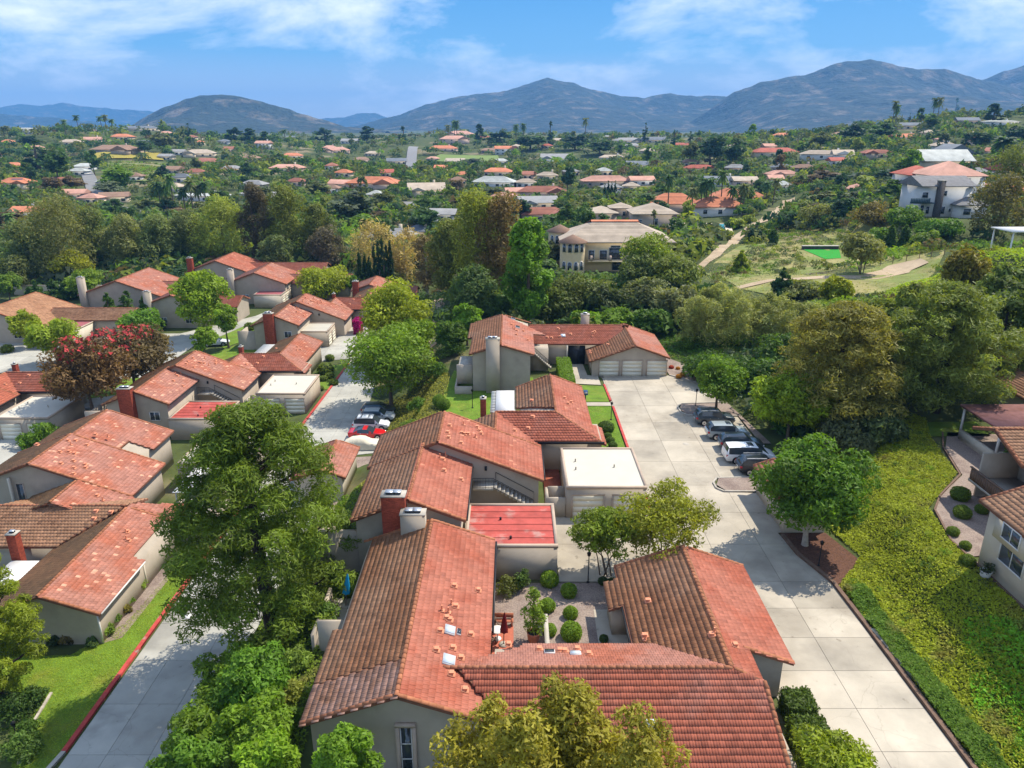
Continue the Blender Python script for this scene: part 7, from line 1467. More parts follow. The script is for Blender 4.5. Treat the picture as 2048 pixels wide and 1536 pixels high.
VL = [
 (48, 268, 34, 'white', 'white', 'white block house on the far left ridge', 'flat', 2, 0.5), (172, 254, 46, 'pink', 'pinkish', 'pink mansion on top of the far left ridge', 'hip', 2, 0.5), (116, 258, 22, 'orange', 'pinkish', 'orange roofed house left of the ridge mansion', 'hip', 1, 0.6),
 (278, 262, 66, 'slate', 'cream', 'long low grey house on the far left ridge', 'hip', 1, 0.3), (240, 279, 44, 'orange', 'cream', 'orange roofed house below the left ridge', 'hip', 1, 0.5), (182, 285, 34, 'pink', 'pinkish', 'pink house below the ridge mansion', 'gable', 1, 0.6), (138, 290, 40, 'beige', 'cream', 'beige roofed house left below the ridge', 'hip', 1, 0.5),
 (225, 306, 92, 'brown', 'tan', 'wide brown roofed house behind the dry yellow field', 'hip', 1, 0.4), (395, 313, 58, 'beige', 'cream', 'beige roofed house right of the dry yellow field', 'hip', 1, 0.5), (526, 298, 30, 'pink', 'white', 'white house with pale pink roof under the rounded hill', 'gable', 2, 0.6), (546, 326, 56, 'orange', 'pinkish', 'pink villa with stepped orange roof under the rounded hill', 'hip', 1, 0.6),
 (582, 317, 40, 'orange', 'cream', 'orange roofed house right of the pink villa', 'hip', 1, 0.5), (410, 330, 54, 'rust', 'tan', 'rust roofed low house below the beige roofed one', 'hip', 1, 0.5), (398, 290, 16, 'orange', 'cream', 'tiny orange roofed house under the conifers', 'hip', 1, 0.7), (648, 329, 92, 'beige', 'white', 'long pale flat house left of the straight road', 'flat', 1, 0.35),
 (572, 344, 66, 'pink', 'cream', 'faded pink roofed house below the pink villa', 'hip', 1, 0.4), (25, 376, 60, 'orange', 'cream', 'orange roofed house with solar panels at the frame edge', 'hip', 1, 0.6), (46, 437, 52, 'orange', 'white', 'white walled house with bright orange roof near the frame edge', 'gable', 1, 0.6), (388, 353, 38, 'rust', 'tan', 'small rust roofed house beyond the orchard', 'hip', 1, 0.5),
 (400, 402, 110, 'white', 'white', 'white flat roofed building beyond the palms', 'flat', 1, 0.35), (520, 398, 90, 'grey', 'white', 'grey flat roofed building right of the palms', 'flat', 1, 0.35), (658, 300, 26, 'pink', 'pinkish', 'small pink roofed house under the conifer row', 'hip', 1, 0.6), (745, 376, 105, 'orange', 'pinkish', 'wide orange roofed villa left of the straight road foot', 'hip', 1, 0.45),
 (850, 390, 72, 'beige', 'cream', 'beige gabled house at the foot of the straight road', 'gable', 1, 0.7), (988, 374, 84, 'white', 'white', 'white house with grey-white hipped roofs', 'hip', 1, 0.5), (1085, 394, 100, 'rust', 'pinkish', 'rust roofed villa above the grey gables', 'hip', 1, 0.4), (1075, 418, 76, 'grey', 'cream', 'grey gabled house below the rust roofed villa', 'gable', 1, 0.6),
 (885, 302, 56, 'orange', 'pinkish', 'orange roofed villa right of the straight road', 'hip', 1, 0.4), (908, 288, 58, 'pink', 'pinkish', 'pink mansion halfway up the far hill', 'hip', 2, 0.45), (920, 272, 50, 'pink', 'cream', 'pale pink villa on the crest above the pink mansion', 'hip', 1, 0.5), (1011, 309, 42, 'orange', 'white', 'white house with orange roof on the green lawn', 'gable', 2, 0.5),
 (978, 306, 34, 'brown', 'tan', 'brown roofed house left of the white one on the lawn', 'hip', 1, 0.5), (1114, 323, 62, 'grey', 'white', 'grey gabled house among the dark far trees', 'gable', 1, 0.6), (1098, 338, 36, 'white', 'white', 'small white gabled house below the grey one', 'gable', 1, 0.7), (1276, 338, 42, 'slate', 'white', 'white house with slate gable at mid distance', 'gable', 1, 0.7),
 (1095, 360, 40, 'beige', 'cream', 'beige hipped house behind the bright far tree', 'hip', 1, 0.6), (1213, 372, 96, 'pink', 'tan', 'wide faded terracotta house behind the palms', 'hip', 1, 0.4), (1225, 321, 50, 'beige', 'white', 'pale long house on the far right slope', 'hip', 1, 0.4), (926, 358, 32, 'orange', 'cream', 'small orange hipped house right of the road', 'hip', 1, 0.7),
 (996, 352, 58, 'orange', 'cream', 'orange roofed house beside the bright far tree', 'hip', 1, 0.5), (698, 287, 32, 'grey', 'white', 'grey roofed house under the left conifers', 'gable', 1, 0.6), (670, 306, 52, 'pink', 'pinkish', 'pinkish low house left of the road top', 'hip', 1, 0.5), (744, 312, 28, 'beige', 'cream', 'beige house close to the straight road top', 'hip', 1, 0.6),
 (1256, 286, 54, 'grey', 'cream', 'grey roofed house on the far centre crest', 'hip', 1, 0.4), (886, 442, 52, 'grey', 'white', 'grey gabled house beside the bright green plot', 'gable', 1, 0.6), (772, 490, 112, 'grey', 'cream', 'large grey hipped house behind the cypress columns', 'hip', 1, 0.5), (1088, 442, 92, 'rust', 'tan', 'rust and slate roofed house behind the giants', 'hip', 1, 0.5), (835, 478, 50, 'slate', 'cream', 'small slate roofed house left of the giants', 'hip', 1, 0.6),
 (1552, 312, 92, 'red', 'cream', 'red roofed long house across the right valley', 'hip', 1, 0.35), (1658, 317, 98, 'beige', 'white', 'long white house across the right valley', 'hip', 1, 0.3), (1756, 315, 60, 'rust', 'tan', 'dark red roofed house right of the long white one', 'hip', 1, 0.35), (1813, 281, 66, 'orange', 'cream', 'orange roofed house high on the right hill', 'hip', 1, 0.35),
 (1823, 258, 46, 'slate', 'cream', 'slate roofed house above the orange one on the right hill', 'gable', 1, 0.5), (2006, 250, 74, 'white', 'white', 'white flat house on the right hilltop', 'flat', 1, 0.3), (1939, 248, 40, 'slate', 'tan', 'dark gabled house on the right hilltop', 'gable', 1, 0.6), (1567, 277, 36, 'orange', 'cream', 'small orange roofed house on the right hill flank', 'hip', 1, 0.5),
 (1567, 358, 60, 'pink', 'tan', 'dull pink roofed house below the red roofed long one', 'hip', 1, 0.4), (1447, 372, 68, 'slate', 'white', 'slate gabled house behind the palms of the tiled villa', 'gable', 1, 0.5), (1400, 345, 60, 'red', 'tan', 'low red roofed house among the far palms', 'hip', 1, 0.4), (1308, 285, 46, 'slate', 'cream', 'slate roofed house on the crest right of centre', 'gable', 1, 0.5), (1224, 385, 40, 'grey', 'tan', 'grey house corner behind the tan villas', 'hip', 1, 0.5),
 (1610, 345, 44, 'brown', 'tan', 'brown roofed house under the long white one', 'hip', 1, 0.4), (330, 272, 26, 'pink', 'cream', 'pale little house right of the long grey ridge house', 'hip', 1, 0.6), (1480, 300, 44, 'beige', 'cream', 'beige house in the right valley trees', 'hip', 1, 0.5), (1690, 275, 40, 'brown', 'cream', 'brown house on the right hill flank', 'hip', 1, 0.4), (1890, 300, 50, 'beige', 'white', 'pale house halfway up the right hill', 'hip', 1, 0.4), (460, 345, 40, 'grey', 'cream', 'grey hipped house below the rust roofed one', 'hip', 1, 0.5)]
for i, q in enumerate(VL):
    villa(*q[:6], kind=q[6], storeys=q[7], depth=q[8], wing=[0, 1, -1][i % 3] if q[2] > 48 and q[6] != 'flat' else 0, chim=i % 2, rot=[0, 0.12, -0.1, 0.2, -0.18][i % 5], solar='solar' in q[5])

# smaller houses scattered through the valley
rv = np.random.default_rng(55); extra = 0; names_ = list(ROOFC)
while extra < 90:
    a_, b_ = rv.uniform(-20, 2068), rv.uniform(272, 408)
    if 1395 < a_ < 1760 and b_ > 395: continue
    if any(abs(a_ - h[3]) < 40 and abs(b_ - h[4]) < 9 for h in HOUSES) or abs(a_ - 822) < 28: continue
    rc = names_[rv.integers(len(names_))]; near_ = min([h for h in HOUSES if h[5] != 'small'], key=lambda h: (h[3] - a_) ** 2 + 5 * (h[4] - b_) ** 2); rel_ = 'left of' if a_ < near_[3] else 'right of'
    lb = uniq(f"small {rc} roofed house {rel_} the {near_[5]}")
    villa(a_, b_, rv.uniform(18, 34) * (0.8 + (b_ - 272) / 150), rc, list(WALLC)[rv.integers(4)], ' '.join(lb.split()[:16]), ['hip', 'gable', 'hip'][extra % 3], 1, 0.6, 0, 0, rv.uniform(-0.3, 0.3), short='small'); extra += 1
# -------- yellow mansion with a round tower
mn = thing('mansion', (24, 186, -2.5), 'yellow mansion with a round tower and balcony among the trees', 'house')
def mp(mb_, nm, m, par=None): return mb_.build(nm, m, par or mn)
yel = paint('yellow_stucco', (0.78, 0.60, 0.36), 0.9, var=0.07)
xa, xb = at_Y(1128, 480, 184)[0], at_Y(1345, 480, 184)[0]; ym = 184.0; ze_ = at_Y(1200, 484, ym)[2]; zg = -2.6
mp(MB().box(xa, xb, ym, ym + 17, zg, ze_), 'wall', yel)
cxm = (xa + xb) / 2; q = MB(); hip_roof(q, xb - xa, 17, ze_, 4.2, 0.9, False, cxm, ym + 8.5); tile_rows(q, xb - xa, 17, ze_, 4.2, 0.9, cxm, ym + 8.5, 0.6); mp(q, 'roof', M['roof_beige'])
mp(MB().add([(cxm - 6, ym + 8.6, ze_ + 4.4), (cxm + 6, ym + 8.6, ze_ + 4.4), (cxm + 8, ym + 14, ze_ + 2.2), (cxm - 8, ym + 14, ze_ + 2.2), (cxm - 6, ym + 7.6, ze_ + 4.1), (cxm + 6, ym + 7.6, ze_ + 4.1)], [(0, 1, 2, 3), (4, 5, 1, 0)]), 'roof_patch', M['roof_orange'])
for tx, ty, tz, rd in ((at_Y(1146, 480, 182.5)[0], 183.0, ze_ + 0.3, 3.1), (at_Y(1120, 480, 196)[0], 197, ze_ + 1.0, 3.0)):
    tw = mp(MB().lathe([(rd, zg), (rd, tz)], 22, 0, 0.5, (tx, ty, 0)), 'tower_wall', yel); mp(MB().lathe([(rd + 0.5, tz - 0.15), (rd + 0.5, tz), (0.05, tz + 1.7)], 22, 0, 0.5, (tx, ty, 0)), 'tower_roof', M['roof_brown'])
    for st_ in (0, 1):
        for a in (-2.35, -1.85, -1.35, -0.85):
            n_ = Vector((math.cos(a), math.sin(a), 0)); fr = (Vector((-n_.y, n_.x, 0)), n_); c = Vector((tx, ty, zg + 0.9 + st_ * 4.4)) + n_ * (rd - 0.06)
            f = mp(panel(panel(MB(), c, fr, 1.15, 1.9, 0, 0.12), c + Vector((0, 0, 1.9)), fr, 0.75, 0.3, 0, 0.12), 'window', M['white']); panel(panel(MB(), c + Vector((0, 0, 0.1)), fr, 0.9, 1.75, 0.1, 0.15), c + Vector((0, 0, 1.85)), fr, 0.55, 0.22, 0.1, 0.15).build('pane', M['glass'], f)
zf = at_Y(1200, 519, ym)[2]
mp(MB().box(at_Y(1175, 500, ym)[0], at_Y(1262, 500, ym)[0], ym - 2.2, ym, zf - 0.3, zf), 'balcony_floor', yel); OFF[:] = [0, 0, 0]
railing(mn, [(at_Y(1176, 500, ym)[0], ym - 2.1, zf), (at_Y(1261, 500, ym)[0], ym - 2.1, zf)], 0.95, 0.25, M['wall_tan'])
for px_ in (1181, 1219, 1259): x = at_Y(px_, 500, ym)[0]; mp(MB().box(x - 0.3, x + 0.3, ym - 2.3, ym - 1.7, zf, zf + 1.3), 'balcony_pillar', M['wall_pinkish'])
for px_, w_, h_ in ((1183, 1.6, 2.4), (1207, 2.0, 2.4), (1231, 3.4, 3.0)):
    x = at_Y(px_, 500, ym)[0]; f = mp(panel(MB(), (x, ym, zf), 'S', w_, h_, 0, 0.1), 'window', M['white']); panel(MB(), (x, ym, zf + 0.1), 'S', w_ - 0.3, h_ - 0.25, 0.05, 0.14).build('pane', M['glass'], f)
    if w_ > 3: f2 = panel(MB(), (x, ym, zf + 3.0), 'S', w_ * 0.75, 0.5, 0, 0.1); mp(f2, 'arch', M['white']); panel(MB(), (x, ym, zf + 3.0), 'S', w_ * 0.65, 0.4, 0.05, 0.14).build('pane', M['glass'], f)
x = at_Y(1236, 530, ym)[0]; f = mp(panel(MB(), (x, ym, zg + 0.3), 'S', 3.2, 2.5, 0, 0.1), 'window', M['white']); panel(MB(), (x, ym, zg + 0.4), 'S', 2.9, 2.3, 0.05, 0.14).build('pane', M['glass'], f)
HOUSES.append((cxm, ym + 8, 16, 1230, 540, 'yellow mansion'))
# -------- tan villas and the tiled pool villa
def blockhouse(name_label, px0, px1, py_base, py_eave, Y, d, rm, wm_, rise, wins, label_short, hip=True):
    Y = Y or hit((px0 + px1) / 2, py_base)[1]; x0, x1 = at_Y(px0, py_base, Y)[0], at_Y(px1, py_base, Y)[0]; z0 = at_Y((px0 + px1) / 2, py_base, Y)[2]; z1 = at_Y((px0 + px1) / 2, py_eave, Y)[2]
    t = thing('villa', ((x0 + x1) / 2, Y + d / 2, z0), name_label, 'house')
    MB().box(x0, x1, Y, Y + d, min(z0, float(gz((x0 + x1) / 2, Y))) - 2, z1).build('wall', wm_, t); q = MB(); hip_roof(q, x1 - x0, d, z1, rise, 0.8, not hip, (x0 + x1) / 2, Y + d / 2)
    if hip: tile_rows(q, x1 - x0, d, z1, rise, 0.8, (x0 + x1) / 2, Y + d / 2, 0.6)
    q.build('roof', rm, t)
    for px_, py_, w_, h_ in wins:
        X_, _, Z_ = at_Y(px_, py_, Y); f = panel(MB(), (X_, Y, Z_), 'S', w_, h_, 0, 0.1).build('window', M['white'], t); panel(MB(), (X_, Y, Z_ + 0.12), 'S', w_ - 0.25, h_ - 0.24, 0.05, 0.14).build('pane', M['glass'], f)
    HOUSES.append(((x0 + x1) / 2, Y + d / 2, max(x1 - x0, d) * 0.6, (px0 + px1) / 2, py_base, label_short)); return t
tan = M['wall_tan']; gry = M['roof_grey']
blockhouse('tan villa with grey hipped roof behind the yellow mansion', 1267, 1352, 464, 428, None, 14, M['roof_beige'], tan, 3.0, [(1280, 452, 1.2, 2.2), (1312, 450, 1.2, 2.2), (1345, 452, 1.0, 1.6)], 'tan villa')
blockhouse('smaller tan house with a square tower left of the tan villa', 1176, 1232, 458, 426, None, 10, M['roof_beige'], tan, 2.0, [(1186, 440, 1.2, 1.2), (1212, 438, 1.2, 1.2)], 'tower house')
blockhouse('square tan tower with a pointed grey roof between the tan houses', 1222, 1262, 452, 416, None, 7, M['roof_beige'], tan, 1.6, [(1248, 432, 1.2, 1.6)], 'square tan tower')
blockhouse('low tan garage wing with grey roof right of the tan villa', 1330, 1376, 466, 452, None, 9, M['roof_beige'], tan, 1.6, [], 'low tan wing')
blockhouse('long villa with red barrel tiles and white columns behind the palms', 1390, 1490, 432, 414, None, 11, M['roof_orange'], M['wall_white'], 3.2, [(1410, 428, 1.6, 1.6), (1440, 428, 1.6, 1.6), (1470, 428, 1.6, 1.6)], 'tiled pool villa')
blockhouse('second wing of red barrel tiles behind the tiled pool villa', 1302, 1400, 424, 408, None, 12, M['roof_orange'], M['wall_pinkish'], 3.6, [(1370, 420, 1.6, 1.4)], 'red tiled wing')
blockhouse('third red tiled roof at the back of the pool villa', 1430, 1530, 408, 395, None, 11, M['roof_orange'], M['wall_pinkish'], 3.4, [], 'back tiled roof')
pl = [P(x, y, -1.2) for x, y in ((1402, 462), (1452, 462), (1448, 448), (1408, 448))]
struct('pool_deck', MB().prism([p[:2] for p in [P(x, y, -1.2) for x, y in ((1385, 470), (1468, 470), (1460, 442), (1396, 442))]], -3.5, -1.3), M['wall_cream'], 'pale pool deck behind the yellow mansion')
struct('pool', MB().poly([(p[0], p[1], -1.2) for p in pl]), M['pool'], 'turquoise swimming pool')
p = P(1386, 458, -1.2); t = thing('parasol', (p[0], p[1], -1.2), 'pink open parasol beside the swimming pool', 'parasol'); o = link('pole', MB().tube([(0, 0, 0), (0, 0, 2.4)], 0.04, 6).mesh('pole', M['white'])); o.parent = t; o = link('canopy', MB().lathe([(1.6, 1.9), (1.5, 2.05), (0.05, 2.6)], 10).mesh('canopy', paint('pink_cloth', (0.50, 0.06, 0.10), 0.8))); o.parent = t
# -------- green sport court with a dark end wall
ct = [P(x, y, 2.0) for x, y in ((1606, 500), (1678, 500), (1682, 517), (1650, 519))]
struct('sport_court', MB().poly([(p_[0], p_[1], 2.15) for p_ in ct]), M['turf'], 'bright green sport court on the hillside')
cwl = thing('court_wall', (ct[0][0] + 5, ct[0][1], 2), 'dark low wall behind the green court', 'wall'); MB().prism([(ct[0][0], ct[0][1] + 0.2), (ct[1][0], ct[1][1] + 0.2), (ct[1][0], ct[1][1] + 1.2), (ct[0][0], ct[0][1] + 1.2)], 1.0, 2.9).build('wall', M['stone'], cwl); MB().prism([(ct[0][0] - .1, ct[0][1] + 0.1), (ct[1][0] + .1, ct[1][1] + 0.1), (ct[1][0] + .1, ct[1][1] + 1.3), (ct[0][0] - .1, ct[0][1] + 1.3)], 2.9, 3.02).build('coping', M['kerb'], cwl)
# -------- white hillside house with stone chimney, pink roofed house, pale gables
Yw = 192.0
wh = blockhouse('white hillside house with tall stone chimney and blue balcony', 1838, 1935, 430, 372, Yw, 11, M['greyroof'], M['wall_white'], 2.2, [(1849, 396, 1.6, 1.5), (1886, 392, 1.8, 1.3), (1880, 428, 2.0, 2.0), (1898, 424, 0.8, 1.0), (1853, 428, 1.0, 2.0), (1842, 426, 1.0, 2.0)], 'white hillside house', False)
x0, x1 = at_Y(1864, 430, Yw)[0], at_Y(1876, 430, Yw)[0]; MB().box(x0, x1, Yw - 1.0, Yw + 0.3, 6, at_Y(1870, 362, Yw)[2]).build('chimney', M['stone'], wh); MB().box(x0 - 0.1, x1 + 0.1, Yw - 1.1, Yw + 0.4, at_Y(1870, 362, Yw)[2], at_Y(1870, 360, Yw)[2]).build('chimney_cap', M['kerb'], wh)
bzl = at_Y(1840, 404, Yw)[2]
for k in range(12): x = at_Y(1821 + k * 3.3, 404, Yw - 2)[0]; MB().box(x, x + 0.36, Yw - 2.0, Yw - 1.92, bzl - 0.2, bzl + 1.1).build('balcony_board', M['timber_blue'], wh)
MB().box(at_Y(1820, 404, Yw)[0], at_Y(1862, 404, Yw)[0], Yw - 1.9, Yw, bzl - 0.25, bzl).build('balcony_floor', M['timber_blue'], wh)
blockhouse('low grey roofed extension of the white hillside house', 1915, 1970, 436, 410, 189, 9, M['greyroof'], M['wall_white'], 2.0, [(1932, 430, 2.0, 1.6)], 'white house extension')
blockhouse('white house with a broad pink tiled hip roof behind the white hillside house', 1868, 1966, 385, 352, 232, 16, M['roof_pink'], M['wall_white'], 4.0, [(1888, 366, 1.4, 1.4), (1935, 366, 1.4, 1.4)], 'pink roofed white house')
blockhouse('low red tiled wing of the pink roofed white house', 1820, 1880, 362, 350, 245, 12, M['roof_red'], M['wall_white'], 2.6, [], 'low red tiled wing')
blockhouse('pale gabled house above the pink roof', 1850, 1945, 335, 322, 330, 15, M['roof_white'], M['wall_cream'], 4.5, [], 'pale gabled house', False)
blockhouse('blue-grey gabled house behind the pale gabled one', 1888, 1945, 318, 306, 372, 14, M['roof_slate'], M['wall_bluegrey'], 4.0, [], 'blue-grey gabled house', False)
ga = thing('garden_canopy', (92, 132, 10), 'white flat garden canopy at the frame edge on the lime slope', 'canopy'); p0 = at_Y(2010, 462, 128); MB().box(p0[0], p0[0] + 9, 126, 132, p0[2], p0[2] + 0.2).build('roof', M['white'], ga)
for q in ((0.4, 126.3), (8, 126.3), (0.4, 131.5)): MB().box(p0[0] + q[0], p0[0] + q[0] + 0.2, q[1], q[1] + 0.2, float(gz(p0[0] + q[0], q[1])) - 0.3, p0[2]).build('post', M['white'], ga)
# wire fence posts beside the dirt track
for i, px_ in enumerate((1760, 1785, 1812, 1838, 1862, 1888)):
    h = hit(px_, 532 - i * 4.5); o = MB().tube([(h[0], h[1], h[2] - 0.2), (h[0], h[1], h[2] + 1.5)], 0.07, 6).build('fence_post', M['wood']); tag(o, ['fence post nearest the olive tree by the dirt track', 'second fence post along the dirt track', 'third fence post along the dirt track', 'fourth fence post along the dirt track', 'fifth fence post along the dirt track', 'last fence post at the golden brown shrub'][i], 'post', 'fence posts by the dirt track')
# pale wall and lamp standard at the end of the row
pw = thing('boundary_wall', (-75, 173, -6), 'long pale boundary wall behind the far row', 'wall'); MB().box(-118, -62, 172.6, 172.9, -6.4, -3.9).build('wall', M['wall_cream'], pw); MB().box(-118.1, -61.9, 172.5, 173.0, -3.9, -3.75).build('coping', M['kerb'], pw)

# ================================================================ trees further out: shared shapes, each tree an object
def proto(kind, seed, H=10.0, W=7.0, n=1100, leaf=0.5, K=26, bark='bark', asp=0.6):
    cen, rad = crown(kind, H, W, K, seed); mb_ = MB(); foliage(mb_, cen, rad, n, leaf, asp, 0.3, seed, inner=0.45); limbs(mb_, kind, H, W, cen, seed, 1, 1.0, 5)
    return mb_.mesh(kind + '_tree', [M['leaf'], M[bark]])
PR = {'broad': [proto('broad', s) for s in (301, 302, 303, 304)], 'euc': [proto('euc', s, 14, 7, 1100, 0.55) for s in (311, 312)], 'conifer': [proto('conifer', s, 12, 5, 1000, 0.45) for s in (321, 322)], 'column': [proto('column', 331, 11, 1.8, 300, 0.4)], 'bush': [proto('bush', s, 3, 5, 700, 0.36) for s in (341, 342)], 'pine': [proto('pine', 351, 13, 8, 1500, 0.55, 50)]}
def palm_proto(seed, H):
    a, b = palm(H, seed, 2.8, 30); mb_ = MB(); mb_.c = [(V, F, 1, t) for V, F, m, t in a.c] + b.c; return mb_.mesh('palm_tree', [M['leaf'], M['bark']])
PR['palm'] = [palm_proto(361, 11), palm_proto(362, 13)]
SIZE = {'broad': (10, 7), 'euc': (14, 7), 'conifer': (12, 5), 'column': (11, 1.8), 'bush': (3, 5), 'pine': (13, 8), 'palm': (12, 5.5)}
NAMES = {'broad': 'leafy_tree', 'euc': 'eucalyptus_tree', 'conifer': 'conifer_tree', 'column': 'cypress_tree', 'bush': 'shrub', 'pine': 'pine_tree', 'palm': 'palm_tree'}
NOUN = {'broad': 'leafy tree', 'euc': 'tall loose tree', 'conifer': 'pointed conifer', 'column': 'slim cypress', 'bush': 'low shrub', 'pine': 'broad pine', 'palm': 'palm'}
HUES = [('dark green', (0.045, 0.085, 0.022)), ('green', (0.075, 0.125, 0.025)), ('olive', (0.10, 0.115, 0.035)), ('yellow-green', (0.155, 0.185, 0.025)), ('grey-green', (0.085, 0.105, 0.055)), ('deep green', (0.03, 0.062, 0.025)), ('brownish', (0.105, 0.075, 0.04)), ('bright green', (0.12, 0.20, 0.02))]
FAR_N = [0]
def far_tree(kind, X, Y, H, W, hue, label=None):
    o = bpy.data.objects.new(NAMES[kind], random.choice(PR[kind])); col.objects.link(o); Z = float(gz(X, Y)); sh, sw = SIZE[kind]; s = W / sw
    o.location = (X, Y, Z - 0.1); o.scale = (s, s, H / sh); o.rotation_euler = (0, 0, random.uniform(0, 6.28)); hn, hc = HUES[hue]; k = random.uniform(0.85, 1.2); k *= 1.6; o.color = (hc[0] * k, hc[1] * k, hc[2] * k, 1)
    if label is None:
        q = Q(X, Y, Z); best = min([h for h in HOUSES if h[5] != 'small'], key=lambda h: ((h[3] - q[0]) ** 2 + 6 * (h[4] - q[1]) ** 2)); ddx, ddy = q[0] - best[3], q[1] - best[4]
        rel = ('left of' if ddx < 0 else 'right of') if abs(ddx) > 1.5 * abs(ddy) + 12 else ('above' if ddy < -4 else ('in front of' if ddy > 6 else 'beside'))
        ref = best[5]; label = f'{hn} {NOUN[kind]} {rel} the {ref}'
    if len(label.split()) > 15: label = f'{NOUN[kind]} {rel} the {ref}'
    tag(o, uniq(label), 'palm' if kind == 'palm' else ('shrub' if kind == 'bush' else 'tree'), 'far ' + NAMES[kind].replace('_', ' ') + 's'); FAR_N[0] += 1
    return o
def far_px(kind, px_, py_, top, wpx, hue):
    X, Y, Z = hit(px_, py_); dep = Q(X, Y, Z)[2]; return far_tree(kind, X, Y, max(at_Y(px_, top, Y)[2] - Z, 1.5), max(wpx * dep / FPX, 1.0), hue)
HAND = [('conifer', 85, 355, 280, 75, 5), ('broad', 120, 370, 300, 60, 0), ('broad', 60, 300, 272, 40, 5), ('conifer', 380, 285, 246, 20, 5), ('conifer', 368, 282, 252, 18, 5), ('conifer', 418, 280, 262, 14, 0), ('pine', 470, 285, 254, 40, 5), ('pine', 500, 286, 256, 40, 5), ('pine', 530, 286, 262, 30, 0), ('pine', 650, 285, 255, 40, 5), ('pine', 735, 285, 252, 46, 5), ('conifer', 808, 288, 248, 26, 5), ('broad', 330, 305, 262, 55, 2), ('broad', 290, 310, 282, 36, 0), ('broad', 235, 385, 330, 75, 7), ('broad', 225, 395, 362, 60, 4), ('broad', 150, 385, 350, 60, 6), ('broad', 110, 395, 352, 40, 6), ('broad', 190, 350, 302, 30, 0),
        ('pine', 960, 285, 247, 30, 5), ('pine', 1000, 290, 262, 60, 5), ('conifer', 1100, 290, 236, 18, 5), ('broad', 1060, 300, 270, 70, 0), ('broad', 1150, 300, 268, 60, 5), ('conifer', 1290, 285, 245, 18, 5), ('broad', 1200, 310, 280, 60, 0), ('broad', 1035, 365, 330, 22, 7), ('broad', 1135, 385, 330, 34, 5), ('conifer', 1380, 292, 262, 18, 5), ('conifer', 1348, 290, 260, 16, 5), ('broad', 1420, 330, 270, 60, 5), ('broad', 1470, 335, 280, 50, 0), ('broad', 1380, 330, 285, 40, 2), ('conifer', 1908, 240, 196, 26, 5), ('pine', 1985, 245, 206, 46, 5), ('broad', 1860, 262, 228, 40, 0), ('broad', 1760, 285, 248, 60, 0), ('broad', 1700, 290, 250, 50, 5), ('broad', 1640, 300, 262, 60, 2), ('broad', 1820, 360, 300, 40, 7), ('broad', 1775, 372, 335, 90, 5), ('broad', 1700, 375, 345, 110, 5), ('broad', 1650, 380, 342, 80, 6), ('broad', 1735, 395, 350, 60, 3), ('broad', 1790, 400, 360, 60, 1), ('broad', 1650, 420, 380, 70, 2), ('broad', 1700, 420, 385, 60, 4),
        ('broad', 855, 470, 418, 60, 0), ('broad', 705, 450, 385, 90, 4), ('broad', 640, 400, 360, 60, 2), ('broad', 765, 420, 380, 60, 2), ('broad', 720, 470, 430, 70, 7), ('broad', 980, 400, 375, 60, 4), ('broad', 1040, 440, 400, 50, 5), ('broad', 1110, 470, 425, 60, 1), ('broad', 850, 355, 330, 50, 2), ('broad', 940, 340, 318, 60, 4), ('broad', 1320, 430, 398, 40, 0), ('broad', 1400, 475, 440, 40, 1), ('bush', 1405, 500, 470, 60, 3), ('bush', 1440, 478, 452, 50, 3), ('bush', 1475, 455, 432, 44, 3), ('bush', 1380, 515, 490, 44, 4), ('bush', 1500, 445, 425, 30, 3),
        ('broad', 20, 470, 420, 70, 6), ('broad', 30, 520, 470, 60, 4), ('broad', 90, 480, 440, 60, 0), ('broad', 230, 440, 400, 50, 0), ('broad', 300, 430, 395, 60, 2), ('broad', 415, 450, 405, 70, 2), ('broad', 350, 440, 405, 60, 6), ('broad', 445, 425, 385, 50, 0), ('broad', 620, 440, 400, 60, 1), ('broad', 700, 470, 440, 50, 3), ('broad', 860, 540, 490, 60, 6), ('broad', 1100, 530, 480, 50, 2), ('broad', 1090, 560, 520, 60, 1),
        ('column', 1215, 412, 360, 8, 5), ('column', 1222, 412, 362, 8, 5), ('column', 1229, 413, 360, 8, 5), ('column', 1208, 412, 366, 8, 5), ('column', 505, 408, 378, 6, 5), ('column', 512, 408, 378, 6, 5), ('conifer', 1600, 300, 268, 14, 5), ('broad', 2010, 330, 280, 60, 0), ('palm', 1998, 345, 270, 60, 5), ('broad', 1960, 300, 262, 50, 0), ('broad', 2030, 290, 250, 50, 5), ('broad', 1880, 285, 262, 30, 1)]
for q in HAND: far_px(*q)
for px_, b, top in ((325, 432, 360), (340, 432, 365), (353, 440, 358), (372, 430, 372), (388, 430, 368), (402, 428, 366), (415, 428, 370), (30, 480, 432), (205, 262, 236), (214, 262, 228), (225, 262, 237), (158, 262, 234), (132, 268, 238), (10, 278, 252), (18, 278, 250), (896, 285, 248), (909, 283, 240), (914, 283, 239), (1032, 285, 247), (1047, 285, 245), (1171, 280, 241), (1782, 258, 208), (1789, 258, 207), (1862, 250, 202), (1872, 250, 201), (1335, 425, 345), (1383, 430, 372), (1400, 428, 360), (1410, 428, 352), (1420, 430, 365), (1462, 428, 368), (1478, 430, 376), (1485, 432, 364), (1440, 425, 350), (1500, 420, 382), (1290, 420, 385), (1300, 420, 388), (1128, 445, 412), (1190, 448, 430), (1105, 520, 500), (1385, 340, 326), (1530, 415, 360), (1545, 410, 362), (570, 280, 258), (690, 345, 322), (545, 320, 300)):
    far_px('palm', px_, b, top, 16 if b < 300 else (30 if b > 400 else 20), random.choice((0, 0, 2, 1)))
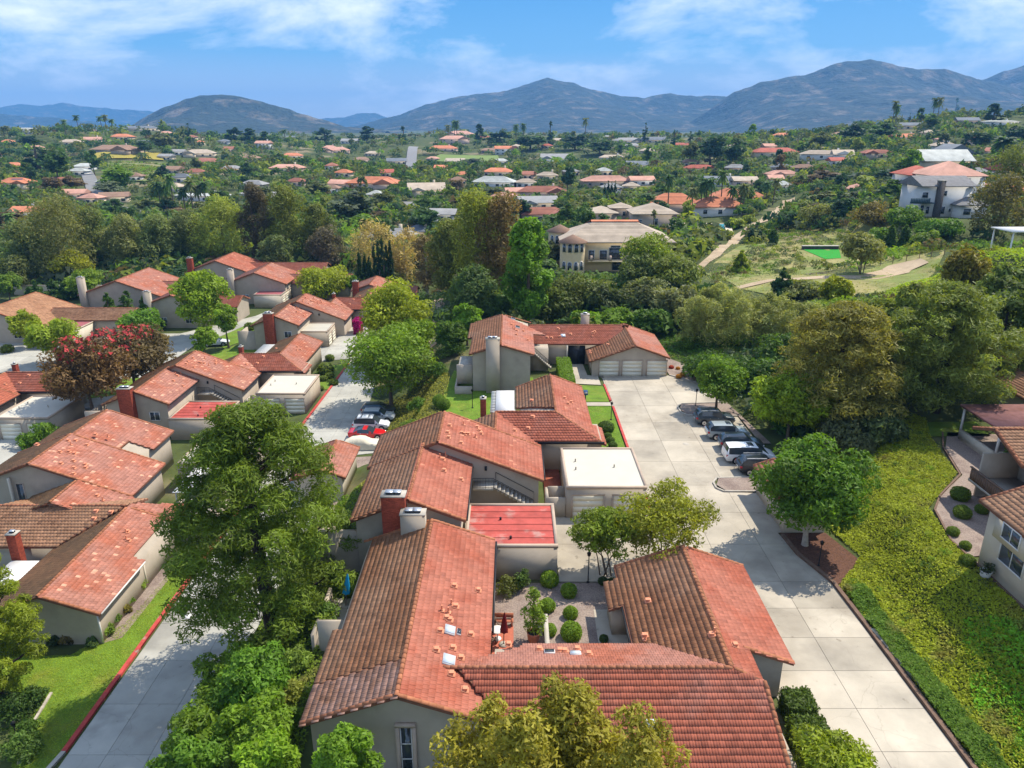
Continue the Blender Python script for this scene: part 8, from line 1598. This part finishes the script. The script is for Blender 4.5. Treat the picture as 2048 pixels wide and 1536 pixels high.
# scattered singles between the houses, then the woodland that reads as one mass
ROADS = [(ROAD, 12), (ROAD2, 8), (ROAD3, 6), (TRAIL, 5), (TRACK, 6)]
FIELDS = [[hit(*p_)[:2] for p_ in f] for f in ([(178, 322), (328, 322), (322, 306), (190, 308)], [(862, 322), (1000, 326), (996, 312), (880, 310)], [(775, 428), (850, 425), (890, 408), (800, 405)], [(1385, 470), (1468, 470), (1460, 442), (1396, 442)], [(1592, 498), (1690, 498), (1690, 530), (1605, 528)])]
DRY = [hit(*p_)[:2] for p_ in [(1420, 545), (1560, 552), (1700, 535), (1720, 470), (1560, 455)]]
ORCH = [hit(*p_)[:2] for p_ in [(205, 362), (330, 366), (345, 328), (215, 325)]]
def free(X, Y, r_=2.0, dry=False):
    ok = np.ones(len(X), bool)
    for hx, hy, hr, *_ in HOUSES:
        ok &= np.hypot(X - hx, Y - hy) > hr * 0.9 + r_
        # keep the view of each house open: nothing tall straight in front of it
        ok &= ~((np.abs(X - hx * Y / hy) < hr * 0.8) & (Y < hy) & (Y > hy - 26))
    for path, wd in ROADS:
        for i in range(len(path) - 1): ok &= dseg(X, Y, path[i], path[i + 1]) > wd + r_ * 0.5
    a, b = ROAD[0], ROAD[-1]; ok &= ~((np.abs(X - (a[0] + (b[0] - a[0]) * (Y - a[1]) / (b[1] - a[1])) * 1.0) < 13) & (Y > 560) & (Y < 860))
    q0 = Y * C_ + CAM_H * S_; zt = gz(X, Y); uu = 1024 + FPX * X / q0; yb = 768 + FPX * ((CAM_H - zt) * C_ - Y * S_) / q0; yt = 768 + FPX * ((CAM_H - zt - 4.0) * C_ - Y * S_) / q0
    for path in (TRAIL, TRACK):                    # keep the trail and the track in sight
        im = np.array([Q(p_[0], p_[1], float(gz(p_[0], p_[1])))[:2] for p_ in path]); o_ = np.argsort(im[:, 0]); vv = np.interp(uu, im[o_, 0], im[o_, 1], left=-1e4, right=-1e4); ok &= ~((yt < vv + 6) & (yb > vv - 3) & (vv > 0))
    for f in FIELDS + ([ORCH] if dry else [DRY, ORCH]): ok &= ~pip(f, X, Y)
    return ok
r2 = np.random.default_rng(77)
def sample(n, y0, y1, umin=-0.74, umax=0.74):
    Y = 1 / (1 / y1 + (1 / y0 - 1 / y1) * r2.random(n) ** 1.0); X = r2.uniform(umin, umax, n) * Y; return X, Y
HARD = [p_ for p_, z in PADS[:4]] + [[(-100, 100), (-20, 100), (-20, 178), (-100, 178)]]
X, Y = sample(2600, 205, 900); ok = free(X, Y, 3.0) & ~(pip([(60, 80), (150, 80), (190, 215), (60, 215)], X, Y))
pts = np.stack([X[ok], Y[ok]], 1); chosen = []
for p_ in pts:
    if all((p_[0] - c[0]) ** 2 + (p_[1] - c[1]) ** 2 > (0.035 * p_[1]) ** 2 for c in chosen): chosen.append(p_)
    if len(chosen) >= 190: break
for p_ in chosen:
    kind = random.choices(('broad', 'euc', 'conifer', 'bush', 'pine'), (10, 2, 2, 2, 1))[0]; H = {'broad': random.uniform(5, 9), 'euc': random.uniform(9, 14), 'conifer': random.uniform(7, 12), 'bush': random.uniform(2, 3.5), 'pine': random.uniform(9, 12)}[kind]
    far_tree(kind, p_[0], p_[1], H, H * {'broad': 0.9, 'euc': 0.6, 'conifer': 0.45, 'bush': 1.7, 'pine': 0.75}[kind], random.choices(range(8), (4, 6, 5, 3, 3, 4, 1, 2))[0])
def mass(name, X, Y, Hs, Ws, per, leaf, label, seed, hue=None, dome=0.0):
    r = np.random.default_rng(seed); n = len(X); N = n * per; i = np.repeat(np.arange(n), per); d = unit(r.normal(size=(N, 3))); d[:, 2] = np.abs(d[:, 2]) * 1.0 - 0.15
    lob = 1 + 0.22 * np.sin(d[:, 0] * 6 + i) * np.cos(d[:, 1] * 5 + 2 * i); Z = gz(X, Y); f = (0.55 + 0.45 * r.random(N) ** 0.5) * lob
    pos = np.stack([X[i] + d[:, 0] * Ws[i] / 2 * f, Y[i] + d[:, 1] * Ws[i] / 2 * f, Z[i] + Hs[i] * (0.42 + 0.55 * d[:, 2] * f)], 1); nr = unit(d + np.array([0, 0, 0.35]) + 0.6 * r.normal(size=(N, 3)))
    sz = leaf * (Ws[i] / 6) * r.uniform(0.7, 1.3, N); a = unit(np.cross(nr, r.normal(size=(N, 3)))); b = np.cross(nr, a); s = sz[:, None]; V = np.stack([pos - a * s * 0.9 - b * s * 0.7, pos + a * s * 1.2, pos - a * s * 0.9 + b * s * 0.7], 1)
    grp = r.integers(0, len(HUES), n) if hue is None else np.full(n, hue)
    return V, grp, i, np.clip(0.5 + r.normal(0, 0.12, n)[i] + r.normal(0, 0.14, N), 0, 1)
def wood(name, X, Y, Hs, Ws, per, leaf, label, seed, weights):
    hue = np.random.default_rng(seed + 1).choice(8, len(X), p=np.array(weights) / sum(weights)); V, grp, i, tn = mass(name, X, Y, Hs, Ws, per, leaf, label, seed)
    mats_ = [FARLEAF[k] for k in range(8)]; mb_ = MB()
    for k in range(8):
        s = hue[i] == k
        if s.any(): v = V[s].reshape(-1, 3); mb_.add(v, np.arange(len(v)).reshape(-1, 3), k, tn[s])
    o = mb_.build(name, mats_); tag(o, label, None, None, 'stuff'); return o
FARLEAF = [mat('far_foliage_' + n_.replace(' ', '_'), tuple(1.5 * c_ for c_ in c), 0.8, 0.0, tint=0.5, leaf=True) for n_, c in HUES]
X, Y = sample(18500, 190, 1150, -0.78, 0.78); ok = free(X, Y, 2.0) & ~pip([(55, 80), (160, 80), (200, 215), (55, 215)], X, Y); X, Y = X[ok], Y[ok]; n = len(X); Hs = r2.uniform(3.0, 8.0, n) * np.clip(Y / 500, 0.8, 1.15); Ws = Hs * r2.uniform(0.8, 1.5, n)
wood('woodland', X, Y, Hs, Ws, 30, 0.80, 'distant garden trees and thickets merging into one green mass', 81, (5, 6, 5, 3, 4, 4, 1.0, 1.5))
# orchard rows
oa, ob = np.array(ORCH[0]), np.array(ORCH[1]); oc, od = np.array(ORCH[3]), np.array(ORCH[2]); XY = np.array([(oa * (1 - v) + oc * v) * (1 - u) + (ob * (1 - v) + od * v) * u for v in np.linspace(0.06, 0.95, 9) for u in np.linspace(0.03, 0.97, 24)]); XY += r2.normal(0, 0.6, XY.shape)
wood('orchard_bushes', XY[:, 0], XY[:, 1], np.full(len(XY), 2.2), np.full(len(XY), 3.6), 40, 0.6, 'rows of green orchard bushes on the far field', 83, (0, 2, 1, 5, 0, 0, 0, 4))
# scrub on the hillside at the right and around the trail, and undergrowth behind the houses
def scrub(name, poly, n, h0, h1, label, seed, weights, per=60, leaf=0.5, dry=False):
    xs = [p_[0] for p_ in poly]; ys = [p_[1] for p_ in poly]; X = r2.uniform(min(xs), max(xs), n * 3); Y = r2.uniform(min(ys), max(ys), n * 3); k = pip(poly, X, Y) & free(X, Y, 0.5, dry); X, Y = X[k][:n], Y[k][:n]; H = r2.uniform(h0, h1, len(X))
    return wood(name, X, Y, H, H * r2.uniform(1.2, 2.2, len(X)), per, leaf, label, seed, weights)
scrub('undergrowth', [(62, 150), (95, 140), (150, 190), (150, 260), (110, 320), (85, 300), (70, 230)], 330, 0.8, 3.2, 'tangled green scrub over the hillside below the white house', 91, (2, 5, 4, 4, 3, 1, 2, 4))
scrub('undergrowth', [(28, 108), (50, 95), (62, 118), (60, 150), (40, 150), (26, 130)], 200, 0.7, 2.2, 'grey and yellow scrub beside the dirt track', 92, (1, 4, 4, 4, 6, 1, 1, 3))
scrub('undergrowth', [(-8, 113), (24, 113), (40, 120), (38, 170), (4, 172), (-14, 140)], 260, 1.5, 4.5, 'dark undergrowth behind the driveway end house', 93, (6, 5, 4, 1, 2, 5, 0, 1))
scrub('undergrowth', [(-24, 175), (-20, 135), (-12, 118), (-9, 112), (0, 150), (0, 178)], 150, 0.6, 2.6, 'shaded undergrowth along the dirt path', 94, (6, 5, 3, 1, 2, 4, 1, 0))
scrub('undergrowth', [(-140, 176), (-26, 176), (-20, 205), (-150, 205)], 420, 2.0, 5.5, 'dense undergrowth beneath the eucalyptus wood', 95, (6, 5, 4, 1, 3, 5, 2, 0))
scrub('undergrowth', [(28, 72), (40, 70), (54, 88), (50, 104), (30, 100), (27, 84)], 200, 0.8, 2.6, 'dark undergrowth under the big pines', 96, (6, 5, 3, 1, 3, 6, 1, 0))
scrub('undergrowth', [(-98, 138), (-70, 138), (-66, 152), (-98, 152)], 80, 1.5, 3.0, 'dark juniper thicket between the far row houses', 97, (6, 3, 0, 0, 0, 6, 0, 0))
HS = [hit(*p_)[:2] for p_ in ((1385, 548), (1500, 475), (1590, 420), (1760, 425), (1900, 450), (2040, 500), (2040, 600), (1850, 600), (1700, 615), (1450, 600))]
scrub('undergrowth', HS, 620, 0.4, 1.5, 'low mixed scrub scattered over the open hillside', 101, (1, 4, 5, 5, 5, 0, 2, 4), 44, 0.5, dry=True)
cover('grass', HS, 16000, 0.22, (0.17, 0.175, 0.05), 'dry mixed grasses on the open hillside', 0.12, 102, 0.3)
scrub('bank_clumps', [(q[0] + (0.6 if q[0] < 28 else -0.6), q[1]) for q in BANK if q[1] > 20 or True], 170, 0.28, 0.6, 'taller leafy clumps rising from the bank cover', 103, (0, 4, 1, 7, 0, 0, 0.6, 5), 90, 0.34)
scrub('dry_scrub', DRY, 120, 0.5, 1.5, 'pale tufts on the dry grassy hillside', 98, (0, 2, 4, 3, 6, 0, 2, 2), dry=True)
scrub('undergrowth', [(10, 200), (60, 200), (75, 232), (75, 300), (20, 300), (0, 230)], 160, 1.5, 4.5, 'garden greenery around the tan villas', 99, (4, 6, 3, 4, 2, 3, 1, 3))

# ================================================================ the air
hz = bpy.data.materials.new('haze'); hz.use_nodes = True; t = hz.node_tree; t.nodes.clear()
vp = t.nodes.new('ShaderNodeVolumePrincipled'); vp.inputs['Color'].default_value = (0.18, 0.50, 1.0, 1); vp.inputs['Density'].default_value = HAZE = 0.00012; vp.inputs['Anisotropy'].default_value = 0.0
mo = t.nodes.new('ShaderNodeOutputMaterial'); t.links.new(vp.outputs[0], mo.inputs['Volume'])
o = MB().box(-11500, 11500, -90, 10800, -16, 440).build('haze', hz); tag(o, 'thin blue haze over the valley', None, None, 'stuff')
